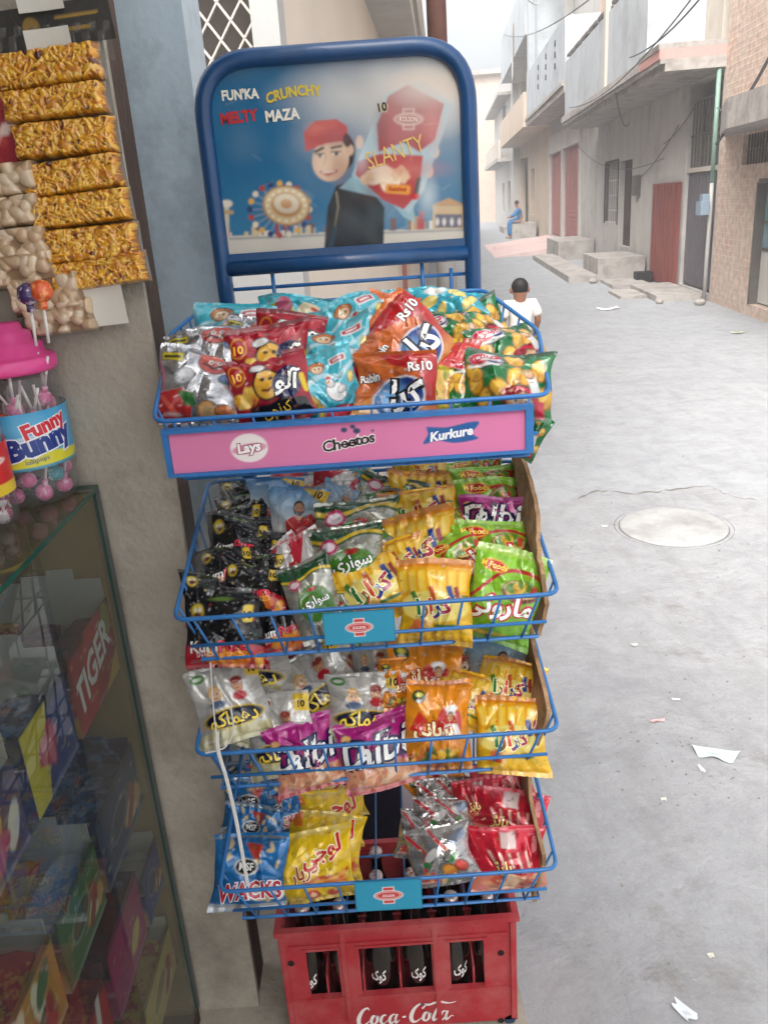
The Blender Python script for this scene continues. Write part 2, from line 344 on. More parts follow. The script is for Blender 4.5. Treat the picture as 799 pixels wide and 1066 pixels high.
def d_sawari(P, a, g):
    for i in range(60): P.ell(g.uniform(-1, 1), g.uniform(-1, .4) * a, .1, .05, [(120, 130, 90), (210, 206, 190), (150, 60, 50), (96, 120, 60)][g.randint(4)], g.uniform(0, 180), .6, .3)
    w = lambda X: .5 * a + .1 * np.sin(X * 3.5)
    P.above(w, (16, 74, 36)); P.above(lambda X: w(X) + .06, (224, 190, 50)); P.above(lambda X: w(X) + .16, (16, 74, 36))
    P.ell(-.55, .42 * a, .25, .2, (190, 40, 96)); P.ell(-.55, .42 * a, .18, .12, (240, 220, 226))
    P.poly([(-.75, -.2 * a), (-.45, .2 * a), (0, .32 * a), (.5, .18 * a), (.78, -.1 * a), (.6, -.5 * a), (.1, -.62 * a), (-.5, -.55 * a)], (66, 124, 36)); P.ell(.05, .2 * a, .2, .08, (170, 40, 40))
    return [('سواری', .02, -.12 * a, .42, 4, WH, dict(bold=.02, out=(16, 66, 30)))]
def d_zing(P, a, g):
    P.above(.1 * a, (238, 170, 22), soft=.7 * a); P.above(.82 * a, (226, 138, 14))
    for i in range(7):
        x = -.82 + i * .27; P.box(x, .5 * a, .1, .24 * a, (250, 206, 60), 4, rnd=.06); P.box(x - .03, .5 * a, .03, .2 * a, (255, 226, 120), 4, .7)
    P.ell(0, -.08 * a, .95, .36 * a, (248, 226, 120)); P.heap(-.35, -.5 * a, .3, .1 * a, 16, .12, [(206, 60, 44), (230, 120, 60), (240, 190, 110)], 2)
    P.below(-.72 * a, (240, 186, 24)); P.box(.3, -.52 * a, .3, .035, (40, 110, 60)); P.box(.72, .16 * a, .24, .025, (30, 90, 50))
    P.box(-.5, .12 * a, .07, .17, (60, 130, 50), 25); P.box(.0, .2 * a, .07, .2, (206, 90, 40), 12); P.box(.5, .2 * a, .075, .22, (36, 64, 140), 14); P.box(.68, .2 * a, .06, .2, (150, 30, 50), 14)
    return [('کرارا', .02, -.12 * a, .5, 3, None, dict(bold=.04, wid=1.15, cols=[(40, 120, 60), (204, 70, 40), (36, 60, 140), (168, 34, 70)], out=(250, 240, 190)))]
def d_mac(P, a, g):
    P.above(.84 * a, (176, 214, 90)); P.below(-.55 * a, (116, 178, 38), soft=.6); P.box(-.2, -.8 * a, .6, .05, (206, 186, 60), 4)
    P.line(cat([(-.9, -.1 * a), (-.2, .5 * a), (.5, .6 * a), (1, .5 * a)]), .05, (186, 40, 44))
    P.ell(.42, .2 * a, .52, .3, (120, 62, 40)); P.ell(.42, .24 * a, .46, .23, (226, 190, 140)); P.heap(.42, .26 * a, .34, .14, 40, .12, [(238, 196, 70), (222, 150, 50), (90, 140, 40), (200, 70, 40)], 4)
    P.ell(-.45, .6 * a, .36, .16, (246, 200, 60), -4); P.ell(-.45, .6 * a, .33, .13, (204, 36, 30), -4)
    return [('M Foods', -.45, .6 * a, .14, -4, (252, 220, 90), dict(bold=.02)), ('ماروٹی', 0, -.2 * a, .62, 6, WH, dict(bold=.03, out=(186, 22, 44), wid=1.1, ow=.07))]
def d_dalbi(P, a, g):
    P.below(-.28 * a, (222, 150, 130)); P.heap(0, -.62 * a, .85, .34 * a, 90, .15, [(236, 190, 150), (224, 160, 120), (242, 208, 176), (206, 130, 100)], 6)
    P.box(0, -.95 * a, 1, .05 * a, (190, 40, 40)); P.ell(-.75, .55 * a, .13, .09, (240, 190, 120)); P.above(.85 * a, (196, 52, 150))
    P.ell(.05, .08 * a, .9, .3 * a, (150, 20, 104))
    return [('D', -.62, .1 * a, .62, 8, WH, dict(shear=.25, bold=.02, out=(24, 22, 66), ow=.07)), ('albi', .18, .14 * a, .66, 8, WH, dict(shear=.3, bold=.015, out=(24, 22, 66), ow=.06, wid=1.15))]
def d_dham(P, a, g):
    P.poly([(.55, .95 * a), (1, .95 * a), (1, .5 * a), (.6, .55 * a)], (238, 200, 40)); P.ell(-.68, .74 * a, .2, .12, (60, 140, 50)); P.ell(-.68, .74 * a, .12, .05, (230, 240, 220))
    face(P, -.35, .28 * a, .22, (238, 196, 160), (226, 176, 60)); face(P, .3, .4 * a, .2, (214, 160, 120), (96, 52, 30), cap=(150, 60, 50)); P.ell(.3, .12 * a, .2, .12, (190, 40, 50)); P.ell(-.35, .02 * a, .22, .1, (80, 100, 130))
    P.below(-.62 * a, (206, 200, 156)); P.heap(0, -.82 * a, .9, .14 * a, 30, .14, [(224, 220, 180), (196, 188, 140)], 2)
    P.ell(0, -.36 * a, .86, .26 * a, (226, 196, 60)); P.ell(0, -.36 * a, .81, .22 * a, (22, 26, 52))
    return [('10', .8, .7 * a, .17, 0, BK, dict(bold=.03)), ('دھماکہ', 0, -.36 * a, .36, 0, (240, 210, 70), dict(bold=.02, wid=.95))]
def d_bir(P, a, g):
    P.above(.86 * a, (214, 122, 16)); P.ell(-.62, .62 * a, .22, .2, (30, 70, 36)); P.ell(-.62, .66 * a, .12, .07, (232, 220, 90)); P.ell(-.62, .52 * a, .1, .05, (222, 226, 220))
    P.ell(.35, .05 * a, .42, .36 * a, (196, 36, 30)); P.ell(.4, .36 * a, .2, .1, WH); P.box(.4, .28 * a, .14, .09, WH); face(P, .4, .18 * a, .14, (226, 172, 130)); P.poly([(.2, .02 * a), (.62, .02 * a), (.72, -.2 * a), (.1, -.2 * a)], (240, 236, 226))
    P.heap(-.1, -.72 * a, .8, .2 * a, 60, .13, [(240, 190, 60), (206, 110, 40), (140, 60, 40), (70, 120, 40)], 8); P.poly([(-.9, -.1 * a), (-.6, .3 * a), (-.35, .1 * a), (-.5, -.2 * a)], (206, 40, 34))
    return [('بریانی', -.15, -.12 * a, .5, 0, (250, 236, 190), dict(bold=.04, out=(160, 30, 20), wid=1.05, ow=.06))]
def d_msf(P, a, g):
    P.above(.86 * a, (170, 186, 196), metal=.5); P.below(-.8 * a, (200, 206, 210), metal=.3); P.poly([(-.15, .75 * a), (.35, .7 * a), (.2, .2 * a)], (196, 60, 44))
    for i in range(9): P.ell(g.uniform(-.85, .85), g.uniform(-.1, .75) * a, .11, .05, (224, 200, 150), g.uniform(0, 180))
    P.ell(-.1, .16 * a, .33, .2, WH); P.ell(-.1, .16 * a, .3, .17, (16, 18, 24)); P.heap(.5, -.5 * a, .4, .2 * a, 16, .14, [(230, 210, 170), (206, 180, 130), WH], 3)
    return [('MSF', -.1, .16 * a, .17, 0, WH, dict(bold=.03)), ('WACKS', .02, -.42 * a, .4, 4, (176, 34, 48), dict(bold=.03, out=(236, 236, 240), wid=.82, arc=-.03))]
def d_loji(P, a, g):
    P.above(.86 * a, (250, 220, 90)); P.box(-.75, .72 * a, .14, .16, (226, 120, 30), 10)
    for i in range(14): P.box(g.uniform(.0, .75), g.uniform(-.6, -.3) * a, .3, .04, [(226, 120, 40), (206, 90, 36), (240, 170, 60)][g.randint(3)], g.uniform(-14, 30))
    P.ell(-.1, -.74 * a, .16, .14, (206, 60, 50)); P.ell(-.1, -.74 * a, .08, .07, (240, 190, 150)); P.ell(.35, -.8 * a, .14, .1, (214, 80, 50))
    return [('لوجی', .25, .36 * a, .5, 14, (196, 40, 30), dict(bold=.03, out=(250, 236, 200))), ('دربار', -.25, -.06 * a, .42, 14, (168, 60, 30), dict(bold=.02, out=(250, 236, 190)))]
def d_sil2(P, a, g):
    P.line([(-.9, .8 * a), (-.4, .2 * a), (-.6, -.5 * a)], .06, (190, 30, 44)); P.line([(-.2, .9 * a), (.3, .2 * a)], .05, (200, 60, 60)); P.oe(.2, -.5 * a, .24, .22, (226, 140, 40)); P.oe(.6, -.4 * a, .2, .18, (206, 66, 50)); P.oe(-.05, -.75 * a, .2, .16, (70, 130, 60)); P.poly([(-.9, .4 * a), (-.1, .1 * a), (-.2, -.1 * a), (-.95, .15 * a)], (110, 112, 120), .5, .8); P.ell(.45, -.1 * a, .2, .07, (60, 140, 60), 40)
    P.ell(-.2, .1 * a, .3, .12, WH, 30, .8); P.poly([(.5, .2 * a), (.9, .5 * a), (.8, .8 * a), (.4, .6 * a)], (110, 150, 190), .6, .5); P.ell(-.45, -.2 * a, .14, .1, (60, 130, 70)); P.heap(-.4, -.7 * a, .35, .14 * a, 12, .14, [(222, 150, 60), (200, 70, 60), (236, 200, 140)], 3)
    return []
def d_redp(P, a, g):
    P.above(.84 * a, (230, 70, 90)); P.box(0, .66 * a, .2, .16, (236, 210, 206)); P.box(.75, .5 * a, .08, .18, (226, 140, 140)); P.below(-.36 * a, (224, 150, 120), al=.7); P.heap(.1, -.66 * a, .75, .22 * a, 34, .17, [(236, 196, 160), (222, 150, 110), (206, 90, 70)], 9)
    for i in range(5): P.line([(-.5 + i * .25, .3 * a), (-.35 + i * .22, -.1 * a)], .035, (244, 214, 196), .8)
    return [('پاپڑ', -.2, -.15 * a, .36, 0, (246, 226, 140), dict(bold=.03, out=(130, 14, 30)))]
def d_silver(P, a, g):
    for i in range(14): P.ell(g.uniform(-1, 1), g.uniform(-.6, .6) * a, g.uniform(.05, .2), g.uniform(.04, .1), [(90, 92, 98), (230, 230, 232), (150, 152, 158)][i % 3], g.uniform(0, 180), .6, .7)
    P.oe(.38, .5 * a, .42, .3, (186, 66, 56)); P.oe(.38, .64 * a, .4, .15, (200, 90, 76)); P.line([(.1, .46 * a), (.38, .38 * a), (.64, .46 * a)], .035, (50, 20, 20)); P.ell(.28, .54 * a, .06, .05, WH); P.ell(.5, .54 * a, .06, .05, WH); P.ell(.29, .54 * a, .03, .03, BK); P.ell(.5, .54 * a, .03, .03, BK)
    P.poly([(-.95, .5 * a), (-.4, .42 * a), (-.36, .7 * a), (-.95, .74 * a)], (40, 44, 40)); P.poly([(-.92, .53 * a), (-.42, .45 * a), (-.4, .67 * a), (-.92, .71 * a)], (206, 190, 50)); P.line([(-.85, .6 * a), (-.5, .57 * a)], .04, (60, 60, 30))
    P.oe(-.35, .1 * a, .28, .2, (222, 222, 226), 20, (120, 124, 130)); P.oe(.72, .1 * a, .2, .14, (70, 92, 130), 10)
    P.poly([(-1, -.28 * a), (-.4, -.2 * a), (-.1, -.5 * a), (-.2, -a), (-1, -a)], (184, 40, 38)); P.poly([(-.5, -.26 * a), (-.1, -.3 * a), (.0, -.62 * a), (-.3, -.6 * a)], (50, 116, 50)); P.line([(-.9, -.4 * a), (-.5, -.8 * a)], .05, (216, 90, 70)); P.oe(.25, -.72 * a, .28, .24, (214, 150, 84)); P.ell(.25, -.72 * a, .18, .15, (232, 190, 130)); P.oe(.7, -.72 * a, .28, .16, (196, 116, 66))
    return []
def d_turq(P, a, g):
    P.above(.2 * a, (90, 196, 208), .6, soft=.8); P.poly([(-1, .1 * a), (-.2, .35 * a), (.4, .2 * a), (1, .5 * a), (1, .38 * a), (.4, .06 * a), (-.2, .2 * a), (-1, -.05 * a)], (226, 236, 236), .5)
    P.oe(-.25, .5 * a, .3, .2, (196, 110, 50), 8); P.oe(-.25, .43 * a, .22, .17, (236, 190, 150), 8); P.ell(-.32, .45 * a, .03, .04, BK); P.ell(-.18, .45 * a, .03, .04, BK)
    P.box(.5, .58 * a, .3, .12, (230, 232, 232), 8, rnd=.04); P.box(.5, .58 * a, .25, .075, (190, 50, 60), 8, rnd=.03); P.box(.5, .58 * a, .16, .03, (236, 226, 226), 8)
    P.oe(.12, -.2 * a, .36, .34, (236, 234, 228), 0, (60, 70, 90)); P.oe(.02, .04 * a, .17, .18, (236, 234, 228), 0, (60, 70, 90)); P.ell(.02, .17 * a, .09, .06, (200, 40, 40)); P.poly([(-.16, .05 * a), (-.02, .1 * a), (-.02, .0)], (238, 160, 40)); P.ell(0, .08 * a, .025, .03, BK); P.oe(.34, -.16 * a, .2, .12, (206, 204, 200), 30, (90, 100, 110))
    P.oe(.2, -.72 * a, .66, .2 * a, (190, 34, 56)); P.oe(-.7, -.35 * a, .12, .28, (236, 196, 96), 30, (160, 96, 30)); P.oe(-.55, -.62 * a, .1, .24, (236, 196, 96), -20, (160, 96, 30)); P.oe(.8, .1 * a, .11, .22, (236, 200, 110), -30, (160, 96, 30)); P.oe(.85, -.4 * a, .12, .2, (190, 60, 40), 10)
    for i in range(10): P.ell(g.uniform(-.9, .9), g.uniform(-.9, .8) * a, .03, .03, (220, 240, 240), 0, .6)
    return []
def d_aloo(P, a, g):
    P.above(.84 * a, (150, 14, 32)); P.heap(-.55, -.2 * a, .26, .16 * a, 26, .12, [(236, 170, 40), (226, 120, 30), (246, 204, 90)], 4); P.ell(-.72, .44 * a, .2, .26, (236, 170, 50)); P.ell(-.72, .44 * a, .17, .23, (176, 24, 36))
    P.ell(.0, .02 * a, .36, .4, BK, 15); P.ell(.0, .02 * a, .31, .35, (236, 180, 60), 15); P.ell(-.1, .16 * a, .06, .05, BK); P.ell(.1, .14 * a, .06, .05, BK); P.line([(-.12, -.12), (.02, -.17), (.16, -.08)], .03, (110, 40, 20)); P.ell(-.18, .5 * a, .22, .12, BK); P.ell(-.18, .51 * a, .18, .09, WH)
    P.ell(.5, -.05 * a, .36, .42, (22, 30, 80), -20); P.poly([(-.6, -.85 * a), (-.5, -.42 * a), (0, -.5 * a), (.3, -.42 * a), (.9, -.5 * a), (.95, -.85 * a)], BK); P.line([(.85, .1 * a), (.95, -.3 * a)], .06, YE)
    return [('10', -.72, .38 * a, .2, 0, (246, 190, 60), dict(bold=.03)), ('آلو', .5, -.02 * a, .62, -6, WH, dict(bold=.03, out=BK)), ('کرنچی', .15, -.66 * a, .28, 0, (240, 200, 60), dict(bold=.01))]
def d_rabin(P, a, g):
    P.poly([(-.45, a), (1, a), (1, -.1 * a), (.55, .35 * a), (-.1, .6 * a)], (190, 28, 36)); P.poly([(.6, .3 * a), (1, -.05 * a), (1, -a), (.7, -a)], (180, 40, 36)); P.below(-.45 * a, (206, 130, 60), soft=.3); P.heap(-.5, -.62 * a, .45, .26 * a, 40, .16, [(206, 140, 70), (180, 100, 44), (226, 176, 110)], 5)
    P.ell(.12, -.28 * a, .66, .47, (238, 240, 244), 12); P.ell(.12, -.28 * a, .62, .43, (28, 60, 136), 12); P.ell(-.1, -.25 * a, .34, .3, (120, 180, 226), 12, .9, soft=.3)
    return [('Rabin', -.66, .3 * a, .17, 4, WH, dict(bold=.03, out=(40, 20, 40))), ('Rs10', .62, .5 * a, .2, 4, WH, dict(bold=.03, out=(90, 10, 16))), ('کرا', .3, -.28 * a, .72, -4, WH, dict(bold=.04, out=(16, 16, 30), ow=.09))]
def d_yg(P, a, g):
    P.above(.2 * a, (206, 40, 40), soft=.1); P.ell(.1, -.35 * a, .8, .5 * a, (190, 186, 60)); P.heap(.1, -.35 * a, .7, .4 * a, 90, .12, [(226, 176, 70), (206, 140, 50), (150, 150, 40), (240, 206, 110)], 7); P.ell(.6, -.8 * a, .3, .08, (200, 50, 50), 40)
    return []
def d_green(P, a, g):
    P.above(.86 * a, (10, 76, 38)); P.below(0, (20, 120, 56), .5, soft=1.2 * a)
    for (x, y, r) in ((-.74, -.2, 30), (.18, .02, -20), (.72, .34, 10), (-.45, -.72, 10), (.86, -.42, -20), (.12, .64, 60), (-.12, -.38, 80), (-.8, .1, 50), (.5, .05, -40)): P.oe(x, y * a, .17, .28, (224, 168, 50), r, (150, 84, 16), .03); P.line([(x - .08, y * a - .12), (x + .08, y * a + .12)], .012, (250, 226, 150), .6)
    P.oe(-.5, .5 * a, .42, .25, (236, 232, 226), -4, (20, 24, 60)); P.ell(-.64, .52 * a, .24, .17, (206, 36, 66)); P.ell(-.3, .5 * a, .18, .15, (30, 40, 110)); P.ell(-.46, .53 * a, .3, .09, WH)
    P.oe(.3, -.55 * a, .42, .24, (190, 30, 50)); P.oe(.32, -.7 * a, .32, .24, (226, 172, 130)); P.ell(.22, -.64 * a, .05, .05, WH); P.ell(.45, -.64 * a, .05, .05, WH); P.ell(.23, -.65 * a, .03, .03, BK); P.ell(.46, -.65 * a, .03, .03, BK); P.line([(.22, -.82 * a), (.34, -.86 * a), (.46, -.8 * a)], .025, (120, 30, 30)); P.oe(.12, -.44 * a, .2, .08, (160, 20, 40)); P.line([(.65, -.35 * a), (.55, .05 * a)], .1, (226, 226, 222)); P.oe(.5, .15 * a, .12, .12, (226, 172, 130)); P.box(.75, -.75 * a, .1, .16, (196, 30, 60)); P.line([(-.9, .28 * a), (-.2, .26 * a)], .035, WH)
    return [('چپس', -.46, .53 * a, .17, 4, (190, 24, 60), dict(bold=.02))]
def d_turqgreen(P, a, g):
    P.poly([(-1, .5 * a), (-.3, .6 * a), (.2, -.2 * a), (-1, -.6 * a)], (150, 190, 60)); P.ell(-.35, .2 * a, .26, .36, (190, 90, 120)); P.ell(.35, .3 * a, .3, .13, (236, 220, 180), 20); P.poly([(.1, -.1 * a), (1, .3 * a), (1, -.6 * a), (.2, -.7 * a)], (130, 186, 50)); P.ell(.5, .3 * a, .1, .06, (200, 60, 40))
    return []
def d_lime(P, a, g):
    for (x, y, r) in ((-.5, .1, 20), (.3, .3, -30), (.6, -.2, 40), (-.2, -.5, 60)): P.ell(x, y * a, .28, .12, (238, 206, 90), r); P.ell(x, y * a, .2, .07, (246, 226, 140), r)
    P.ell(-.3, .6 * a, .3, .12, WH)
    return []
DES = dict(kum=(d_kum, (16, 15, 17), .15), port=(d_port, (70, 132, 186), 0), whitered=(d_whitered, (226, 222, 218), .2), sawari=(d_sawari, (176, 176, 164), .55), zing=(d_zing, (240, 190, 24), .12),
           mac=(d_mac, (136, 194, 46), .05), dalbi=(d_dalbi, (170, 26, 122), .15), dham=(d_dham, (214, 212, 206), .25), bir=(d_bir, (234, 144, 22), .1), msf=(d_msf, (22, 112, 176), .1), loji=(d_loji, (240, 200, 24), .05),
           sil2=(d_sil2, (196, 194, 192), .75), redp=(d_redp, (200, 30, 52), .15), silver=(d_silver, (196, 196, 198), .8), turq=(d_turq, (54, 172, 192), .1), aloo=(d_aloo, (170, 20, 40), .15), rabin=(d_rabin, (206, 104, 44), .1),
           yg=(d_yg, (206, 196, 50), .05), green=(d_green, (12, 108, 50), .1), turqgreen=(d_turqgreen, (50, 168, 186), .1), lime=(d_lime, (60, 176, 196), .1))
def grid_mesh(P, col, flip=False):
    nv, nu = P.shape[:2]; i = np.arange(nu * nv).reshape(nv, nu)
    q = np.stack([i[:-1, :-1], i[:-1, 1:], i[1:, 1:], i[1:, :-1]], -1).reshape(-1, 4)
    return P.reshape(-1, 3), (q[:, ::-1] if flip else q), col.reshape(-1, 4)
def mesh_np(name, V, quads, tris, cols, mats, smooth=True):
    me = bpy.data.meshes.new(name); nq, nt = len(quads), len(tris)
    me.vertices.add(len(V)); me.vertices.foreach_set('co', np.ascontiguousarray(V, np.float32).ravel())
    loops = np.concatenate([np.asarray(quads, np.int32).ravel(), np.asarray(tris, np.int32).ravel()]) if nt else np.asarray(quads, np.int32).ravel()
    me.loops.add(len(loops)); me.loops.foreach_set('vertex_index', loops)
    me.polygons.add(nq + nt)
    me.polygons.foreach_set('loop_start', np.concatenate([np.arange(nq) * 4, nq * 4 + np.arange(nt) * 3]).astype(np.int32))
    me.polygons.foreach_set('loop_total', np.concatenate([np.full(nq, 4), np.full(nt, 3)]).astype(np.int32))
    me.polygons.foreach_set('use_smooth', np.full(nq + nt, smooth))
    at_ = me.color_attributes.new('print', 'FLOAT_COLOR', 'POINT'); at_.data.foreach_set('color', np.ascontiguousarray(cols, np.float32).ravel())
    for m in (mats if isinstance(mats, (list, tuple)) else [mats]): me.materials.append(m)
    me.update(calc_edges=True); me.validate(); return me
class Acc:
    def __init__(s): s.V = []; s.Q = []; s.T = []; s.K = []; s.n = 0
    def add(s, V, q=None, t=None, col=None):
        if q is not None: s.Q.append(np.asarray(q) + s.n)
        if t is not None: s.T.append(np.asarray(t) + s.n)
        s.V.append(V); s.K.append(col); s.n += len(V)
    def mesh(s, name, mats, smooth=True):
        return mesh_np(name, np.concatenate(s.V), np.concatenate(s.Q) if s.Q else np.zeros((0, 4), int), np.concatenate(s.T) if s.T else np.zeros((0, 3), int), np.concatenate(s.K), mats, smooth)
def samp(G, u, v):
    """bilinear sample of grid G (nv,nu,3) at u,v in [-1,1]"""
    nv, nu = G.shape[:2]; x = np.clip((u + 1) / 2 * (nu - 1), 0, nu - 1.001); y = np.clip((v + 1) / 2 * (nv - 1), 0, nv - 1.001)
    i, j = x.astype(int), y.astype(int); fx, fy = (x - i)[:, None], (y - j)[:, None]
    return G[j, i] * (1 - fx) * (1 - fy) + G[j, i + 1] * fx * (1 - fy) + G[j + 1, i] * (1 - fx) * fy + G[j + 1, i + 1] * fx * fy
def gridnormals(G):
    du = np.gradient(G, axis=1); dv = np.gradient(G, axis=0); n = np.cross(du, dv); return n / np.maximum(1e-9, np.linalg.norm(n, axis=2))[..., None]
def decals(acc, G, Nn, a, dec, lift=.0006):
    """print lettering on to the grid surface; painter coordinates x in [-1,1], y in [-a,a]"""
    for (s, cx, cy, h, rot, col, o) in dec:
        for layer in ((0, 1) if 'out' in o else (1,)):
            b = o.get('bold', 0) + (o.get('ow', .05) if layer == 0 else 0)
            V, T, w = text2d(s, b, o.get('shear', 0))
            V = V.copy()
            xs = (V[:, 0] - V[:, 0].min()) / max(1e-6, np.ptp(V[:, 0]))
            Q = place2d(V, cx, cy, h, rot, o.get('wid'), o.get('arc', 0)); u, v = Q[:, 0], Q[:, 1] / a
            ok = (np.abs(u) < .97) & (np.abs(v) < .99); T2 = T[ok[T].all(1)]
            if not len(T2): continue
            p = samp(G, u, v) + samp(Nn, u, v) * (lift * (1 if layer == 0 else 1.7))
            if layer == 0: c = np.tile(np.array([*lin(o['out']), 0]), (len(V), 1))
            elif o.get('cols'):
                cc = np.array([[*lin(k), 0] for k in o['cols']]); c = cc[np.clip((xs * len(cc)).astype(int), 0, len(cc) - 1)]
            else: c = np.tile(np.array([*lin(col), 0]), (len(V), 1))
            acc.add(p, t=T2, col=c)
def packet_mesh(kind, w, h, T, seed, flop=0.0, nu=64, nv=76):
    g = np.random.RandomState(seed); fn, base, metal = DES[kind]; a = h / w
    U, V = np.meshgrid(np.linspace(-1, 1, nu), np.linspace(-1, 1, nv)); sv = .88
    vv = np.clip(np.abs(V) / sv, 0, 1); aU = np.abs(U)
    prof = np.clip(1 - aU ** 2.3, 0, 1) ** .72 * np.clip(1 - vv ** 2.7, 0, 1) ** .62
    x = U * w / 2 * (1 - .08 * (1 - vv ** 2)); y = V * h / 2
    d = np.clip(sv - np.abs(V), 0, 1); wr = 0
    for sgn in (1, -1):
        side = (np.sign(V) == sgn) | (V == 0); q = 0
        for i in range(5): q = q + g.uniform(.3, 1) * np.cos(g.uniform(2.2, 9) * math.pi * U + g.uniform(0, 6.28) + V * g.uniform(-2, 2))
        wr = wr + side * q * np.exp(-d / g.uniform(.12, .24)) * np.where(np.abs(V) > sv, .35, 1)
    z = T * prof * (1 - .2 * V) + .0017 * wr * (w / .12)
    for i in range(14):                                      # creases
        t = g.uniform(0, 3.14); c = g.uniform(-.7, .7); dd = np.cos(t) * U + np.sin(t) * V * 1.1 - c + .08 * np.sin(3 * (np.cos(t) * V - np.sin(t) * U) + i)
        along = np.cos(t) * V - np.sin(t) * U - g.uniform(-.5, .5)
        z = z + g.uniform(-1, 1) * .0055 * (w / .12) * np.exp(-np.abs(dd) / g.uniform(.05, .14)) * np.exp(-(along / .6) ** 2) * np.clip(prof * 2, 0, 1)
    for i in range(7):
        z = z + .0008 * np.sin(g.uniform(3, 9) * U + g.uniform(-9, 9) * V + g.uniform(0, 6.28)) * np.clip(prof * 3, 0, 1)
    seal = np.clip((np.abs(V) - sv) / .02, 0, 1)
    z = z + seal * .0003 * np.sin(V * 190)
    q_ = w / .12; bend = q_ * (g.uniform(-.012, .012) * V ** 2 + g.uniform(-.014, .014) * U * V + g.uniform(-.009, .009) * np.sin(2 * U + g.uniform(0, 6)) + g.uniform(-.008, .008) * np.sin(2.6 * U + 2.2 * V + g.uniform(0, 6)))
    top = np.clip(V - .72, 0, 1); z = z + bend + (flop + g.uniform(-.05, .05)) * top * h * .5 + .006 * top * np.sin(4 * U + g.uniform(0, 6))
    y = y - np.abs(flop) * top ** 1.5 * h * .3
    row = np.where(np.arange(nv)[:, None] >= nv - 1, 1.0, 0) - np.where(np.arange(nv)[:, None] <= 0, 1.0, 0)
    y = y + row * .0009 * ((np.arange(nu) % 2) * 2 - 1)[None, :]
    x = x + .02 * w * np.sin(2.2 * V + g.uniform(0, 6)) + .012 * w * np.sin(5 * V + g.uniform(0, 6)) * aU
    y = y + .028 * h * np.sin(1.7 * U + g.uniform(0, 6)) * np.abs(V) ** 3
    G = np.stack([x, y, z], -1)
    zb = -.75 * T * prof + bend + (z - T * prof * (1 - .2 * V) - bend) * .6 - .0006
    B = np.stack([x, y, zb], -1)
    P = Pt(U, V * a, base, metal); ang = np.arctan2(V * a + .2, U + .05); P.C *= (1 + .1 * np.sign(np.sin(ang * 14 + seed)))[..., None] * (1 + .14 * V)[..., None]
    dec = fn(P, a, g)
    hi = tuple(min(255, x * .6 + 110) for x in base); lo_ = tuple(x * .45 for x in base)
    for i in range(26):                                      # small print: specks, sprigs, dashes
        x, yy, t = g.uniform(-.92, .92), g.uniform(-.84, .84) * a, g.uniform(0, 3.14)
        if i % 3: P.line([(x, yy), (x + .07 * math.cos(t * .2), yy + .02 * math.sin(t))], .012, hi if i % 2 else lo_, .7)
        else: P.ell(x, yy, .035, .025, [(236, 220, 170), (200, 60, 50), (60, 120, 60), (240, 240, 236)][g.randint(4)], g.uniform(0, 180), .7)
    P.box(-.62, -.82 * a, .25, .012, hi, 0, .8); P.box(-.62, -.78 * a, .2, .01, hi, 0, .8); P.box(.7, .78 * a, .16, .012, hi, 0, .7)
    P.put(seal * .2, (190, 190, 190), .5); P.C *= .8
    col = np.concatenate([P.C, P.Mt[..., None]], -1)
    acc = Acc(); v_, q_, k_ = grid_mesh(G, col); acc.add(v_, q_, col=k_)
    v_, q_, k_ = grid_mesh(B[::3, ::3], np.ones(B[::3, ::3].shape[:2] + (4,)) * np.array([*lin(base), metal]), True); acc.add(v_, q_, col=k_)
    decals(acc, G, gridnormals(G), a, dec)
    return acc.mesh('snack_packet', M_FILM)
_seed = [11]
def packet(kind, px, py, Y, wpx, hpx, roll=0, pitch=24, yaw=0, label='', group=None, T=.33, flop=None):
    Y += .032; P = at(px, py, Y); k = depth(P) / FPX; w, h = wpx * k * .98, hpx * k * .9
    _seed[0] += 7; g = random.Random(_seed[0])
    q = .3 if kind == 'kum' else 1; roll += q * g.uniform(-6, 6); yaw += q * g.uniform(-13, 13); pitch += q * g.uniform(-6, 9)
    me = packet_mesh(kind, w, h, T * min(w, h) * .6, _seed[0], g.uniform(-.25, .1) if flop is None else flop)
    o = bpy.data.objects.new('snack_packet', me); C.objects.link(o)
    o.matrix_world = Matrix.Translation(Vector(P)) @ Matrix.Rotation(R(yaw), 4, 'Z') @ Matrix.Rotation(R(90 - pitch), 4, 'X') @ Matrix.Rotation(R(roll), 4, 'Z')
    tag(o, label, 'snack packet', group); return o
# ------------------------------------------------------------------ the wire display rack
M_BLUE = mat('blue_enamel', (18, 66, 112), rough=.32, var=.2, scale=14, col2=(60, 84, 110), thr=(.66, .74), s2=30, bump=.1, bscale=40, coat=.2)
M_WIRE = mat('blue_wire_coating', (44, 110, 172), rough=.38, var=.2, scale=30, col2=(90, 110, 124), thr=(.64, .72), s2=60)
M_CARD = mat('brown_cardboard', (172, 138, 102), rough=.9, var=.2, scale=25, col2=(122, 92, 64), thr=(.4, .62), s2=14, bump=.4, bscale=90)
XL, XR = -.345, .268
rack = empty('display_rack', (-.035, 1.4, .06))
tag(rack, 'blue wire display rack of four tiered baskets under a rounded advertising board', 'display rack')
def child(o, parent): o.parent = parent; o.matrix_parent_inverse = Matrix.Translation(-Vector(parent.location)); return o
bpy.context.view_layer.update()
PL, PR, YP = -.266, .197, 1.6
m = MB()
m.tube(round_poly([(PL, YP, .06), (PL, YP, 2.002), (PR, YP, 2.002), (PR, YP, .06)], .095, 10), .0152, 12)
zc = at(355, 272, YP)[2]
child(m.build('upright_frame', M_BLUE, None, True), rack)
m = MB(); m.tube([(PL + .01, YP - .002, zc), (PR - .01, YP - .002, zc)], .014, 10)
m.box(PL + .012, PR - .012, YP - .006, YP + .006, zc + .01, zc + .026)
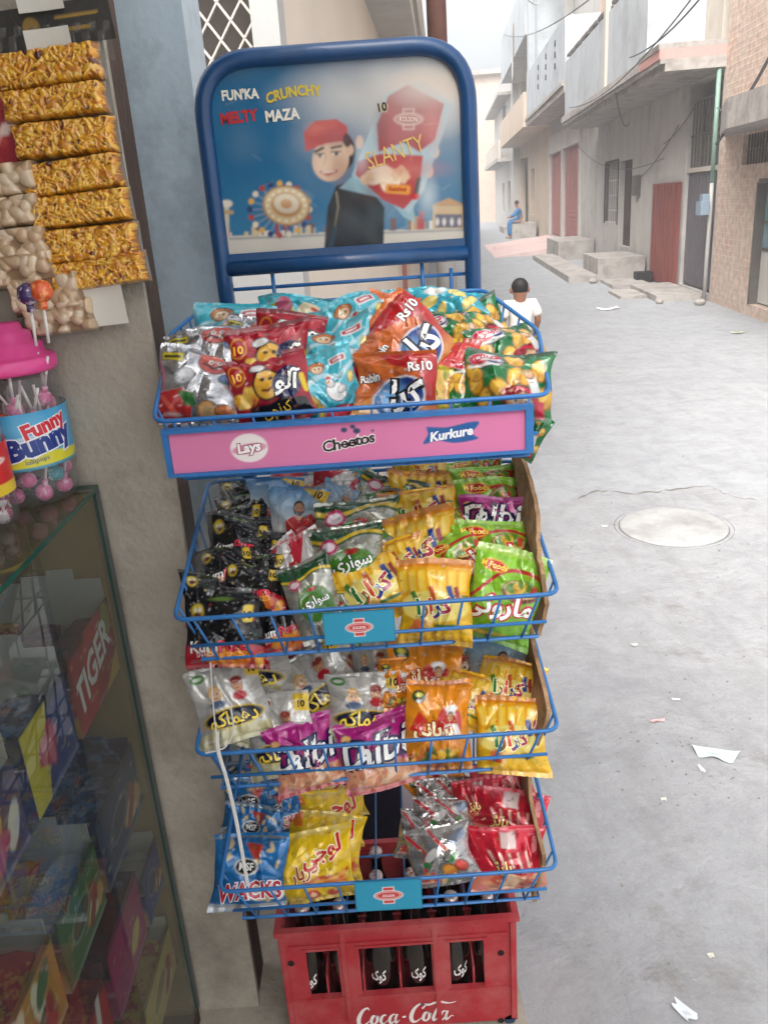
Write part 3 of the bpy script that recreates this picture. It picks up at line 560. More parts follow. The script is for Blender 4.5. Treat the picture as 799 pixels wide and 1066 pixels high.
child(m.build('cross_rail', M_BLUE, None, True), rack)
z1 = at(360, 294, YP)[2]
def rod(nm, A, B, r, mt): m = MB(); m.tube([A, B], r, 8); child(m.build(nm, mt, None, True), rack)
rod('rear_rod', (PL, YP + .012, z1), (PR, YP + .012, z1), .0035, M_WIRE)
for px in (238, 284, 440, 470):
    x = at(px, 294, YP)[0]; rod('rear_rod', (x, YP + .006, z1 - .08), (x, YP + .006, z1 + (.03 if px in (284, 440) else .012)), .0038, M_WIRE)
for z in (.12, .5, .85, 1.15): rod('cross_rod', (PL, YP + .01, z), (PR, YP + .01, z), .008, M_BLUE)
for x in (PL, PR): rod('base_runner', (x, 1.62, .072), (x, 1.3, .072), .013, M_BLUE)
def basket(zf, yf, zb, yb, xb0, xb1, mid=None, drop=.085, fl=.03, nw=10):
    m = MB(); FL, FR, BR, BL = (XL, yf, zf), (XR, yf, zf), (xb1, yb, zb), (xb0, yb, zb)
    rim = [FL, FR] + ([mid[1]] if mid else []) + [BR, BL] + ([mid[0]] if mid else [])
    m.tube(round_poly(rim, .022, 4, True), .0037, 8, closed=True)
    z0 = zf - drop; zbk = zf - drop + .02
    f0, f1, b0, b1 = (XL + fl, yf + .02, z0), (XR - fl, yf + .02, z0), (xb1 - .01, yb, zbk), (xb0 + .01, yb, zbk)
    m.tube([f0, f1, b0, b1], .0034, 6, closed=True)
    zm = zf - drop * .62
    m.tube([(XL + fl * .6, yf + .008, zm), (XR - fl * .6, yf + .008, zm)], .003, 6)
    for i in range(nw):
        t = (i + .5) / nw; xt = XL + (XR - XL) * t; xf = f0[0] + (f1[0] - f0[0]) * t; xr = b1[0] + (b0[0] - b1[0]) * t; xrt = BL[0] + (BR[0] - BL[0]) * t
        m.tube([(xt, yf - .001, zf), (xf, yf + .018, z0), (xr, yb, zbk), (xrt, yb, zb)], .0022, 6)
    def side(A, Mid, Bk, a0, a1):
        for i in range(7):
            t = (i + .6) / 7
            if Mid is None: P = Vector(A).lerp(Vector(Bk), t)
            else: P = Vector(A).lerp(Vector(Mid), t * 2) if t < .5 else Vector(Mid).lerp(Vector(Bk), t * 2 - 1)
            m.tube([P, Vector(a0).lerp(Vector(a1), t)], .0022, 6)
    side(FL, mid[0] if mid else None, BL, f0, b1); side(FR, mid[1] if mid else None, BR, f1, b0)
    m.tube([Vector(f0).lerp(Vector(f1), .0) + Vector((0, .13, .004)), Vector(f1) + Vector((0, .13, .004))], .0022, 6)
    return child(m.build('basket', M_WIRE, None, True), rack)
bk = [basket(1.461, 1.25, 1.592, 1.58, -.312, .213, ((-.339, 1.42, 1.57), (.283, 1.42, 1.535)), drop=.1),
      basket(1.155, 1.18, 1.255, 1.58, -.345, .27), basket(.905, 1.17, 1.03, 1.58, -.335, .262), basket(.608, 1.17, .74, 1.58, -.325, .26)]
def panel(name, w, h, paint, base, dec=(), nu=120, nv=60, metal=0, mats=None, bend=None, thick=.0015, lift=.0005):
    a = h / w; U, V = np.meshgrid(np.linspace(-1, 1, nu), np.linspace(-1, 1, nv)); P = Pt(U, V * a, base, metal)
    if paint: paint(P, a)
    Z = np.zeros_like(U) if bend is None else bend(U, V)
    G = np.stack([U * w / 2, V * h / 2, Z], -1); acc = Acc(); v, q, k = grid_mesh(G, np.concatenate([P.C, P.Mt[..., None]], -1)); acc.add(v, q, col=k)
    B = G[::max(1, nv - 1), :, :] * 1.0; B[..., 2] -= thick
    B2 = np.stack([B[0], B[-1]]); v, q, k = grid_mesh(B2, np.ones(B2.shape[:2] + (4,)) * np.array([*lin(base), 0]), True); acc.add(v, q, col=k)
    decals(acc, G, gridnormals(G), a, dec, lift)
    o = bpy.data.objects.new(name, acc.mesh(name, mats or M_FLAT, False)); C.objects.link(o); return o
FACE = Matrix.Rotation(R(90), 4, 'X')
# header strip on the front of the top basket
m = MB(); x0, x1, zt, zb_ = -.33, .238, 1.452, 1.376
m.box(x0, x1, 1.236, 1.243, zb_, zt); m.box(x0, x1, 1.228, 1.236, zt - .007, zt); m.box(x0, x1, 1.228, 1.236, zb_, zb_ + .005); m.box(x0, x0 + .009, 1.2285, 1.236, zb_ + .005, zt - .007); m.box(x1 - .012, x1, 1.2285, 1.236, zb_ + .005, zt - .007)
def under(o, parent):
    bpy.context.view_layer.update(); mw = o.matrix_world.copy(); o.parent = parent; o.matrix_parent_inverse = parent.matrix_world.inverted(); bpy.context.view_layer.update(); return o
hd = under(m.build('header_strip', M_WIRE), bk[0])
def pink(P, a):
    k = P.C.copy(); P.ell(.9, .0, .8, .2, (206, 112, 160), 0, .5, soft=.5); P.above(a * .8, (198, 96, 146), .5)
    P.ell(-.56, .004, .105, .083, (236, 226, 222)); P.ell(-.56, .0, .098, .03, (214, 130, 156), 6, .9)
    P.poly(cat([(.44, .055), (.56, .045), (.68, .065), (.74, .06), (.7, .0), (.73, -.035), (.6, -.05), (.5, -.03), (.42, -.045), (.45, .01)], 5), (24, 88, 150))
    for q in ((-.02, .07, .018), (.03, .085, .015), (.05, .06, .02), (.14, .055, .008)): P.ell(*q[:2], q[2], q[2] * .8, (40, 60, 96))
w = x1 - x0 - .021; h = zt - zb_ - .012
ps = panel('advert_card', w, h, pink, (214, 122, 164), [('Lays', -.56, 0, .07, 6, (250, 244, 242), dict(bold=.04, out=(150, 44, 76), ow=.06, shear=.12)), ('Cheetos', 0, .0, .062, 8, (30, 22, 30), dict(bold=.02, out=(238, 226, 224), ow=.07, shear=.1)), ('Kurkure', .58, .006, .05, 6, (240, 240, 244), dict(bold=.04, shear=.2))], 300, 46)
ps.matrix_world = Matrix.Translation(((x0 + x1) / 2 - .001, 1.2335, (zt + zb_) / 2 - .001)) @ FACE; under(ps, bk[0])
def plate(px0, py0, px1, py1, Y, parent, tilt):
    A, B = at(px0, py0, Y), at(px1, py1, Y); w, h = B[0] - A[0], A[2] - B[2]
    o = panel('brand_plate', w, h, lambda P, a: (P.box(0, 0, .97, a * .94, (40, 146, 178)), P.kolson(0, 0, a * .62)), (30, 120, 152), [('KOLSON', 0, 0, .085, 0, (240, 230, 224), dict(bold=.03, wid=.75))], 110, 54)
    c = (A + B) / 2; o.matrix_world = Matrix.Translation(c) @ Matrix.Rotation(R(tilt), 4, 'Y') @ FACE; under(o, parent)
plate(335, 639, 412, 667, 1.168, bk[1], 0); plate(368, 919, 440, 945, 1.158, bk[3], 1)
# the advertising board, printed design laid out on its own sheet
SX0, SX1, SZ0, SZ1 = PL + .006, PR - .006, zc + .01, 1.998
nu, nv = 250, 190; Xg, Zg = np.meshgrid(np.linspace(SX0, SX1, nu), np.linspace(SZ0, SZ1, nv))
G = np.stack([Xg, np.full_like(Xg, YP + .003), Zg], -1)
D_ = G - EYE; kk = D_ @ fw; PX = 399.5 + FPX * (D_ @ rt) / kk; PY = 533 - FPX * (D_ @ up) / kk
P = Pt(PX, PY, (22, 100, 142), eps=1.5); g = np.random.RandomState(5)
P.ell(300, 250, 150, 50, (52, 122, 160), 0, .7, soft=60); P.ell(452, 190, 40, 80, (60, 122, 158), 0, .5, soft=40)
for e in ((420, 92, 62, 26, 60, .95), (360, 100, 40, 16, 44, .7), (455, 95, 34, 34, 40, .8), (340, 140, 24, 20, 30, .35), (395, 150, 20, 50, 40, .4)): P.ell(*e[:4], (214, 208, 200), 0, e[5], soft=e[4])
P.ell(448, 90, 26, 14, (232, 206, 176), 0, .8, soft=26)
P.poly([(228, 246), (490, 236), (490, 262), (228, 272)], (206, 200, 186)); P.line([(230, 249), (490, 239)], 1, (150, 150, 150))
for i in range(60):
    x = g.uniform(232, 486); b = 247 - (x - 232) * .04; hh = g.uniform(4, 12) if x < 345 else g.uniform(6, 22)
    P.box(x, b - hh / 2, g.uniform(1.4, 3.4), hh / 2, [(176, 60, 70), (214, 190, 150), (236, 226, 210), (60, 130, 160), (190, 150, 110), (120, 70, 60)][g.randint(6)], 0, .9)
P.box(467, 226, 17, 12, (206, 176, 130)); P.poly([(448, 214), (467, 206), (485, 214)], (196, 150, 100)); P.box(467, 230, 14, 7, (90, 90, 110))
for q in (455, 462, 470, 478): P.ell(q, 231, 2, 4, (220, 214, 206))
P.box(236, 230, 2.5, 20, (206, 196, 176)); P.ell(236, 212, 6, 4, (226, 216, 196)); P.box(236, 221, 7, 2, (190, 160, 110))
for i in range(20):
    t = i / 20 * 6.283; x, y = 291 + 31 * math.cos(t), 218 + 27 * math.sin(t); P.line([(291, 218), (x, y)], .5, (150, 160, 180)); P.ell(x, y, 3, 3.2, [(226, 214, 190), (176, 70, 60), (40, 60, 110), (222, 170, 80)][i % 4])
P.ell(298, 214, 25, 21, (170, 130, 90), 10); P.ell(298, 214, 23, 19, (220, 196, 150), 10); P.ell(298, 213, 16, 13, (196, 150, 96), 10); P.ell(298, 212, 13, 10, (230, 216, 190), 10); P.ell(298, 212, 6, 5, (206, 150, 90), 10)
for i in range(16):
    t = i / 16 * 6.283; P.ell(298 + 19.5 * math.cos(t), 214 + 16 * math.sin(t), 1.3, 1.3, (250, 240, 214))
P.ell(430, 120, 90, 90, (196, 192, 184), 0, .22, soft=90)  # pale haze painted over the print, for fading and sky glare
# boy holding up a big pack
P.poly([(337, 262), (341, 215), (350, 193), (366, 188), (388, 200), (400, 216), (399, 259)], (24, 24, 28)); P.line([(346, 250), (352, 215), (350, 200)], 1, (150, 140, 110)); P.line([(343, 262), (349, 238)], 2.2, (40, 70, 100))
P.ell(350, 158, 20, 22, (28, 22, 24)); P.ell(344, 166, 19, 23, (222, 188, 160), 10); P.ell(364, 156, 4, 6, (214, 176, 148)); P.poly([(318, 158), (316, 138), (328, 126), (350, 124), (361, 131), (363, 146), (340, 149)], (196, 70, 62)); P.ell(338, 130, 14, 5, (214, 96, 84), -6, .6)
P.ell(361, 146, 4, 7, (34, 26, 26), -10); P.line([(328, 158), (336, 154)], 1.4, (50, 36, 30)); P.line([(345, 154), (355, 152)], 1.2, (50, 36, 30)); P.ell(333, 162, 3.6, 2.2, (236, 226, 218)); P.ell(350, 160, 3.8, 2.3, (236, 226, 218)); P.ell(333, 162, 2, 2.1, (30, 20, 18)); P.ell(350, 160, 2.1, 2.2, (30, 20, 18)); P.line([(329, 160.5), (337, 160)], .7, (40, 28, 26)); P.line([(345, 158), (354, 158)], .7, (40, 28, 26)); P.line([(339, 163), (337, 172)], .8, (190, 140, 116)); P.line([(334, 179), (341, 182), (350, 178)], 1.5, (176, 70, 70)); P.line([(336, 179.5), (348, 178.5)], .7, (240, 230, 224))
P.poly([(353, 196), (372, 178), (394, 196), (420, 226), (432, 232), (430, 214)], (150, 186, 196), .9)
for q in ((452, 158, 5, 7), (446, 178, 5, 7), (438, 194, 4, 6), (374, 148, 4, 7)): P.ell(*q, (222, 186, 160))
P.poly([(388, 128), (402, 96), (440, 84), (470, 108), (462, 136), (440, 200), (426, 222), (398, 206), (366, 182), (376, 158)], (176, 196, 202), .9)
P.poly([(392, 130), (404, 100), (424, 88), (462, 108), (452, 146), (436, 158), (420, 148), (394, 158)], (166, 58, 62)); P.poly([(370, 182), (372, 168), (396, 160), (440, 162), (436, 200), (420, 218), (398, 208)], (178, 64, 64)); P.ell(440, 92, 24, 12, (222, 204, 190), 0, .8, soft=24)
P.kolson(425, 124, 12, (170, 74, 74), (232, 210, 200)); P.heap(402, 184, 20, 8, 26, 8, [(226, 196, 160), (214, 176, 140), (236, 216, 190)], 4); P.box(414, 197, 13, 5, (226, 150, 60), 4, rnd=3); P.ell(432, 204, 5, 4, (196, 40, 40)); P.line([(436, 186), (433, 200)], 2, (30, 60, 50)); P.box(398, 112, 5, 4, (222, 206, 160), 10)
for e in ((352, 176, 10, 14, (176, 130, 104), .45, 10), (336, 172, 8, 9, (240, 214, 190), .5, 9), (346, 146, 14, 4, (150, 50, 46), .5, 8), (328, 134, 9, 6, (222, 130, 116), .5, 8), (362, 230, 10, 26, (52, 52, 58), .7, 14), (388, 226, 6, 22, (60, 60, 64), .6, 10), (346, 240, 5, 16, (8, 8, 10), .6, 8), (450, 130, 8, 18, (214, 120, 116), .5, 12), (396, 132, 6, 18, (96, 26, 34), .5, 10), (428, 176, 26, 7, (206, 120, 110), .5, 14), (384, 190, 8, 14, (110, 30, 36), .4, 12), (445, 205, 8, 16, (214, 224, 226), .6, 12), (376, 164, 5, 12, (206, 222, 226), .6, 10), (298, 222, 22, 8, (120, 84, 60), .35, 14), (300, 205, 16, 6, (246, 236, 210), .4, 10)):
    P.ell(e[0], e[1], e[2], e[3], e[4], 0, e[5], soft=e[6])
rngs = np.random.RandomState(2)
for i in range(46): P.ell(rngs.uniform(225, 490), rngs.uniform(66, 262), rngs.uniform(8, 46), rngs.uniform(4, 18), [(196, 200, 198), (20, 60, 90), (120, 150, 160)][i % 3], rngs.uniform(0, 180), .07, soft=18)
for i in range(26): x, y = rngs.uniform(225, 485), rngs.uniform(66, 262); t = rngs.uniform(0, 6.28); P.line([(x, y), (x + 12 * math.cos(t), y + 9 * math.sin(t))], .25, (206, 206, 200), .3)
P.ell(440, 105, 50, 40, (206, 202, 194), 0, .3, soft=50)  # soft pale patch paints more glare over the upper right
for _ in range(1): P.C[1:-1, 1:-1] = (P.C[:-2, 1:-1] + P.C[2:, 1:-1] + P.C[1:-1, :-2] + P.C[1:-1, 2:] + 2 * P.C[1:-1, 1:-1]) / 6
P.C *= .88
col = np.concatenate([P.C, P.Mt[..., None]], -1)
acc = Acc(); v, q, k = grid_mesh(G, col)
rad = .08; cx = np.abs(Xg - (SX0 + SX1) / 2) - (SX1 - SX0) / 2 + rad; cz = Zg - (SZ1 - rad); okv = ~((cx > 0) & (cz > 0) & (np.hypot(cx, cz) > rad)); okv = okv.ravel()
q = q[okv[q].all(1)]; acc.add(v, q, col=k); v2 = v.copy(); v2[:, 1] += .002; acc.add(v2, q[:, ::-1], col=np.ones((len(v2), 4)) * np.array([.05, .12, .2, 0]))
def signtext(s, px, py, hpx, rot, c, bold=.03, wid=None, arc=0, out=None):
    c0 = at(px, py, YP); sc = depth(c0) / FPX
    for l in ((0, 1) if out else (1,)):
        V, T, w = text2d(s, bold + (.06 if l == 0 else 0)); Q = place2d(V, 0, 0, hpx * sc, rot, wid, arc)
        acc.add(np.stack([c0[0] + Q[:, 0], np.full(len(Q), YP + .0022 - .0006 * l), c0[2] + Q[:, 1]], 1), t=T, col=np.tile([*lin(c if l else out), 0], (len(Q), 1)))
CRM = (226, 220, 204)
signtext("FUN'KA", 250, 98, 9.5, 0, CRM, .04, .85); signtext('CRUNCHY', 305, 95, 9.5, 4, (206, 180, 60), .04, .88, -.03); signtext('MELTY', 249, 121.5, 10, 3, (180, 44, 50), .05, .88); signtext('MAZA', 294, 119.5, 10, 2, CRM, .04, .88)
signtext('10', 398, 111, 8, 8, (40, 36, 34), .02); signtext('SLANTY', 411, 158, 17, 14, (212, 180, 104), -.005, .72); signtext('KOLSON', 425, 124, 4.4, -6, (226, 206, 196), .02, .75); signtext('Ketchup', 414, 197, 5, -4, (176, 40, 30), .02)
so = bpy.data.objects.new('sign_board', acc.mesh('sign_board', print_mat('weathered_print', rough=.4, crinkle=.05, scale=6, spec=.25), False)); C.objects.link(so); under(so, rack)
# ------------------------------------------------------------------ card liners, plastic sheet, strap
def liner(pts, X, lean, label, seed):
    g = random.Random(seed); P = []
    for i in range(len(pts)):
        a, b = pts[i], pts[(i + 1) % len(pts)]; n = 7
        for k in range(n): t = k / n; P.append((a[0] + (b[0] - a[0]) * t + g.uniform(-.005, .005), a[1] + (b[1] - a[1]) * t + g.uniform(-.004, .004)))
    m = MB(); z0 = min(p[1] for p in P)
    f = lambda p, d: (X + d + (p[1] - z0) * lean + .006 * math.sin(p[1] * 40 + seed), p[0], p[1])
    for d, rev in ((-.0035, 1), (.0035, 0)):
        c = (sum(p[0] for p in P) / len(P), sum(p[1] for p in P) / len(P))
        for i in range(len(P)):
            a, b = P[i], P[(i + 1) % len(P)]; q = [f(c, d), f(a, d), f(b, d)]; m.face(q[::-1] if rev else q)
    for i in range(len(P)):
        a, b = P[i], P[(i + 1) % len(P)]; m.face([f(a, -.0035), f(b, -.0035), f(b, .0035), f(a, .0035)])
    tag(m.build('cardboard_liner', M_CARD), label, 'cardboard', 'cardboard liners in the baskets')
liner([(1.215, 1.06), (1.2, 1.18), (1.3, 1.245), (1.45, 1.3), (1.56, 1.34), (1.57, 1.1)], .245, .06, 'ragged brown cardboard liner beside the green packets in second basket', 1)
liner([(1.20, .82), (1.185, .93), (1.28, 1.0), (1.42, 1.08), (1.56, 1.08), (1.57, .86)], .24, .08, 'ragged brown cardboard liner beside the yellow packets in third basket', 2)
liner([(1.205, .5), (1.195, .62), (1.3, .68), (1.42, .76), (1.56, .77), (1.57, .55)], .238, .06, 'brown cardboard liner beside the red packets in lowest basket', 3)
M_CLEAR = glass_mat('clear_plastic', (.9, .9, .88), rough=.2, dust=.18)
m = MB(); pp = [(-.318, 1.2, 1.09), (-.325, 1.3, 1.21), (-.318, 1.4, 1.27), (-.31, 1.55, 1.33), (-.30, 1.56, 1.12), (-.305, 1.38, 1.06), (-.31, 1.24, 1.05)]
m.face(pp); tag(m.build('plastic_sheet', M_CLEAR), 'crumpled clear plastic sheet lining the second basket beside the black packets', 'plastic sheet')
m = MB(); sp = [at(*p, 1.15) for p in ((226, 762), (227, 781), (236, 812), (246, 855), (258, 922))]; 
for a in (-.0014, .0014): m.tube([Vector(p) + Vector((a, 0, 0)) for p in cat(sp, 5)], .0019, 6)
m.tube([Vector(p) for p in cat([at(*p, 1.15) for p in ((219, 690), (222, 735), (227, 779))], 6)], .0012, 6)
m.tube([Vector(p) for p in cat([at(*p, 1.152) for p in ((240, 735), (243, 760), (236, 776), (227, 781), (214, 784))], 6)], .0014, 6)
tag(m.build('plastic_strap', mat('white_plastic', (214, 212, 206), rough=.5)), 'white plastic strap knotted on the third basket and hanging past the blue packets', 'strap')
# ------------------------------------------------------------------ all the packets
PKT = []
def pk(*a, **k): PKT.append(packet(*a, **k))
G1, G2, G3, G4 = 'packets in the top basket', 'packets in the second basket', 'packets in the third basket', 'packets in the lowest basket'
# top basket
pk('silver', 208, 400, 1.285, 86, 92, -6, 28, 6, 'silver foil packet with fruit print at the front corner of top basket', G1)
pk('silver', 216, 372, 1.335, 84, 84, 5, 30, 0, 'silver foil packet tucked behind another silver packet in top basket', G1)
pk('silver', 258, 357, 1.40, 64, 66, -8, 30, 0, 'silver foil packet between the turquoise and the dark red packets', G1)
pk('turq', 240, 346, 1.46, 92, 72, -4, 30, 0, 'turquoise packet with cartoon print standing behind the silver packets', G1)
pk('aloo', 279, 404, 1.28, 92, 90, 6, 24, 0, 'dark red packet with smiling chip and black lettering at front of basket', G1)
pk('aloo', 283, 377, 1.335, 92, 84, 4, 27, 0, 'dark red packet right behind the front dark red packet', G1)
pk('aloo', 303, 358, 1.39, 76, 72, -4, 28, 0, 'dark red packet farthest back of the three dark red ones', G1)
pk('turqgreen', 306, 334, 1.50, 84, 56, -6, 30, 0, 'turquoise and lime packet against the back wires of top basket', G1)
pk('lime', 345, 338, 1.53, 70, 46, 8, 30, 0, 'small turquoise packet with yellow chips behind the turquoise hen packets', G1)
pk('turq', 343, 402, 1.295, 66, 96, 8, 22, 10, 'turquoise hen packet squeezed between the dark red and the orange packets', G1)
pk('turq', 352, 368, 1.36, 84, 84, 14, 26, 0, 'turquoise hen packet leaning behind the narrow turquoise one', G1)
pk('turq', 372, 340, 1.43, 78, 72, 24, 30, 0, 'tilted turquoise hen packet near the middle of top basket', G1)
pk('turq', 394, 322, 1.51, 64, 46, 4, 30, 0, 'turquoise packet peeping out behind the big orange and red packet', G1)
pk('rabin', 409, 327, 1.47, 56, 52, -6, 32, 0, 'orange packet top showing behind the tilted orange and red packet', G1)
pk('rabin', 423, 364, 1.345, 98, 112, 40, 24, 0, 'steeply tilted orange and red packet with blue emblem', G1)
pk('rabin', 411, 405, 1.28, 94, 88, 4, 24, 0, 'upright orange and red packet with blue emblem at the front', G1)
pk('yg', 462, 394, 1.325, 62, 98, -10, 24, -8, 'yellow green noodle packet between the orange and the green packets', G1)
pk('lime', 466, 318, 1.52, 84, 52, 6, 34, 0, 'turquoise packet with yellow chips against the back right wires', G1)
pk('green', 496, 342, 1.47, 74, 64, 22, 32, 0, 'green chip packet leaning at the back behind the other green ones', G1)
pk('green', 468, 352, 1.42, 84, 74, -10, 30, 0, 'green chip packet half behind the tilted orange packet', G1)
pk('green', 528, 362, 1.38, 84, 66, 8, 30, 0, 'green chip packet just behind the front right green packet', G1)
pk('green', 495, 402, 1.32, 66, 76, -8, 24, 10, 'green chip packet mostly hidden behind the front right green packet', G1)
pk('green', 528, 397, 1.275, 98, 84, -4, 28, -6, 'bright green chip packet with cap wearing boy at front right corner', G1)
pk('green', 551, 452, 1.33, 34, 56, -30, 10, -20, 'green chip packet dangling outside the basket beside the pink strip', G1)
# second basket: black stack
for i, (x, y, Y, w, r, lb) in enumerate([
    (236, 655, 1.205, 90, -3, 'black and red crisp packet at the very front of the black stack'),
    (227, 618, 1.25, 76, 2, 'black crisp packet second from the front in the near column of black packets'),
    (264, 610, 1.265, 72, -4, 'black crisp packet with yellow price tag beside the red packet edge'),
    (238, 592, 1.31, 70, 3, 'black crisp packet in the middle of the black stack, under the plastic sheet'),
    (268, 582, 1.335, 70, -5, 'black crisp packet in the middle of the stack, touching the footballer style portrait packet'),
    (252, 565, 1.37, 76, -3, 'black crisp packet fourth from the back of the black stack'),
    (250, 549, 1.42, 70, 2, 'black crisp packet third from the back of the black stack'),
    (258, 536, 1.46, 66, 4, 'black crisp packet second from the back of the black stack'),
    (254, 520, 1.51, 60, -8, 'black crisp packet farthest back, below the pink strip')]):
    pk('kum', x, y, Y, w, 92 if i == 0 else 66, r, 30 if i == 0 else 50, 3, lb.replace('footballer style ', ''), G2)
pk('kum', 292, 640, 1.235, 64, 84, 16, 28, -8, 'black and red crisp packet leaning in against the silver packets', G2)
pk('whitered', 300, 592, 1.31, 56, 70, 34, 30, 0, 'red and white packet wedged beside the black packets', G2)
pk('whitered', 325, 596, 1.29, 44, 100, 12, 30, 0, 'white packet with red edge between black packets and silver green packets', G2)
pk('port', 311, 536, 1.40, 66, 66, -10, 32, 0, 'sky blue packet with bearded man in red, frontmost of its kind', G2)
pk('port', 287, 524, 1.455, 62, 60, -14, 32, 0, 'sky blue packet with yellow corner, just behind the black stack', G2)
pk('port', 358, 524, 1.46, 56, 56, -16, 32, 0, 'sky blue portrait packet near the green banded packets', G2)
pk('whitered', 322, 502, 1.53, 84, 46, 4, 34, 0, 'white and red packet at the back under the pink strip', G2)
pk('whitered', 352, 507, 1.49, 60, 46, -12, 34, 0, 'white and red packet behind the sky blue portrait packets', G2)
pk('sawari', 327, 622, 1.225, 58, 96, 18, 28, 6, 'silver packet with green patch leaning at the front beside the blue plate', G2)
pk('sawari', 366, 582, 1.29, 80, 84, 4, 30, 0, 'silver packet with green patch and white script, second from front', G2)
pk('sawari', 376, 553, 1.355, 94, 74, 6, 34, 0, 'silver packet with dark green band lying behind the script packet', G2)
pk('sawari', 405, 520, 1.45, 76, 56, -14, 34, 0, 'silver packet with dark green band near the back of second basket', G2)
pk('turq', 378, 499, 1.50, 30, 40, 40, 30, 0, 'turquoise packet corner hanging just below the pink strip', G2)
pk('zing', 452, 628, 1.20, 82, 100, 1, 26, 0, 'yellow stick crisps packet upright at front of second basket, right of the blue plate', G2)
pk('zing', 388, 612, 1.25, 92, 84, 22, 28, 0, 'tilted yellow stick crisps packet behind the blue plate', G2)
pk('zing', 434, 572, 1.32, 94, 84, 14, 30, 0, 'yellow stick crisps packet lying tilted above the two front yellow ones', G2)
pk('zing', 436, 535, 1.40, 84, 64, 6, 34, 0, 'yellow stick crisps packet fourth from front in the yellow row', G2)
pk('zing', 442, 514, 1.455, 76, 54, -6, 34, 0, 'yellow stick crisps packet fifth from front in the yellow row', G2)
pk('zing', 436, 497, 1.52, 60, 44, 6, 34, 0, 'yellow stick crisps packet at the back under the pink strip', G2)
pk('mac', 523, 622, 1.205, 80, 112, -8, 26, -4, 'tall lime green packet with food bowl at front right of second basket', G2)
pk('mac', 512, 577, 1.285, 84, 84, -6, 30, 0, 'lime green packet with red oval directly behind the tall front one', G2)
pk('mac', 478, 585, 1.275, 70, 76, 24, 30, 0, 'lime green packet tilted between the yellow and the tall green packet', G2)
pk('dalbi', 512, 543, 1.36, 72, 56, -4, 34, 0, 'magenta packet buried among the lime green packets', G2)
pk('mac', 511, 525, 1.41, 76, 60, -4, 36, 0, 'lime green packet just behind the buried magenta packet', G2)
pk('mac', 508, 508, 1.46, 72, 54, -2, 36, 0, 'lime green packet second from the back of the green row', G2)
pk('mac', 494, 494, 1.52, 66, 46, 3, 36, 0, 'lime green packet at the back of the green row', G2)
# third basket
pk('dham', 239, 732, 1.215, 80, 92, -2, 26, 6, 'white packet with yellow haired cartoon child at front left of third basket', G3)
pk('dham', 262, 697, 1.30, 84, 70, 3, 32, 0, 'white cartoon packet lying behind the front left white packet', G3)
pk('dham', 293, 765, 1.205, 78, 94, 8, 26, 0, 'white cartoon packet standing just left of the magenta packets', G3)
pk('dham', 331, 712, 1.285, 84, 88, 30, 30, 0, 'white packet tipped sideways with its dark label showing', G3)
pk('dham', 378, 735, 1.24, 82, 76, -14, 28, 0, 'white packet with yellow price corner above the right magenta packet', G3)
pk('dham', 389, 697, 1.33, 56, 74, -6, 32, 0, 'white packet standing below the upper blue plate', G3)
pk('dham', 300, 688, 1.38, 60, 56, 12, 34, 0, 'white packet in the shade at the back of third basket', G3)
pk('dalbi', 318, 786, 1.182, 78, 84, 6, 24, 2, 'left of two magenta nut packets at front of third basket', G3)
pk('dalbi', 393, 782, 1.182, 84, 84, 2, 24, -2, 'right of two magenta nut packets, wider one touching the orange packet', G3)
pk('bir', 456, 754, 1.195, 72, 104, -8, 26, 0, 'orange rice snack packet with chef print at front of third basket', G3)
pk('bir', 440, 704, 1.285, 84, 78, -14, 32, 0, 'orange chef packet lying behind the front orange packet', G3)
pk('bir', 413, 712, 1.265, 40, 60, -8, 30, 0, 'orange packet corner between white packets and orange chef packet', G3)
pk('zing', 484, 728, 1.255, 66, 66, -28, 30, 0, 'yellow packet slumped between the orange and the yellow stacks', G3)
pk('zing', 533, 766, 1.19, 78, 88, 5, 28, -4, 'bright yellow stick crisps packet at front right of third basket', G3)
pk('zing', 530, 716, 1.265, 70, 64, -14, 32, 0, 'yellow stick crisps packet just below the sky blue portrait packet', G3)
pk('port', 519, 694, 1.33, 68, 70, -6, 30, 0, 'sky blue portrait packet standing below the tall lime green packet', G3)
pk('zing', 470, 700, 1.36, 60, 66, 4, 30, 0, 'yellow packet bottom hanging behind the orange chef packets', G3)
# lowest basket
pk('msf', 260, 907, 1.20, 82, 84, -10, 30, 4, 'blue peanut snack packet at the front of lowest basket', G4)
pk('msf', 264, 866, 1.275, 66, 60, 3, 36, 0, 'blue packet second from front in the lowest basket', G4)
pk('msf', 266, 838, 1.335, 72, 60, -4, 36, 0, 'blue packet with black oval third from front in lowest basket', G4)
pk('msf', 262, 814, 1.40, 64, 52, 4, 38, 0, 'blue packet at the back, below the white cartoon packet', G4)
pk('loji', 329, 902, 1.205, 84, 78, 10, 30, 0, 'yellow packet with red script at the front of lowest basket', G4)
pk('loji', 338, 880, 1.265, 84, 70, -4, 36, -8, 'yellow packet with red script second from front in lowest basket', G4)
pk('loji', 338, 852, 1.325, 84, 62, -6, 38, 0, 'yellow packet with red script third from front in lowest basket', G4)
pk('loji', 342, 828, 1.39, 80, 56, 6, 38, 0, 'yellow packet with red script at the back of lowest basket', G4)
pk('sil2', 459, 890, 1.205, 72, 66, 14, 30, 0, 'silver packet with orange fruit at the front of lowest basket', G4)
pk('sil2', 462, 852, 1.28, 66, 50, -4, 38, 0, 'silver packet second from front in lowest basket', G4)
pk('sil2', 462, 832, 1.34, 62, 46, 5, 38, 0, 'silver packet at the back of lowest basket', G4)
pk('bir', 452, 812, 1.38, 60, 50, 30, 36, 0, 'orange packet dropped behind the silver packets in lowest basket', G4)
pk('redp', 528, 893, 1.195, 82, 72, 0, 30, -3, 'red crisp packet at the front of lowest basket', G4)
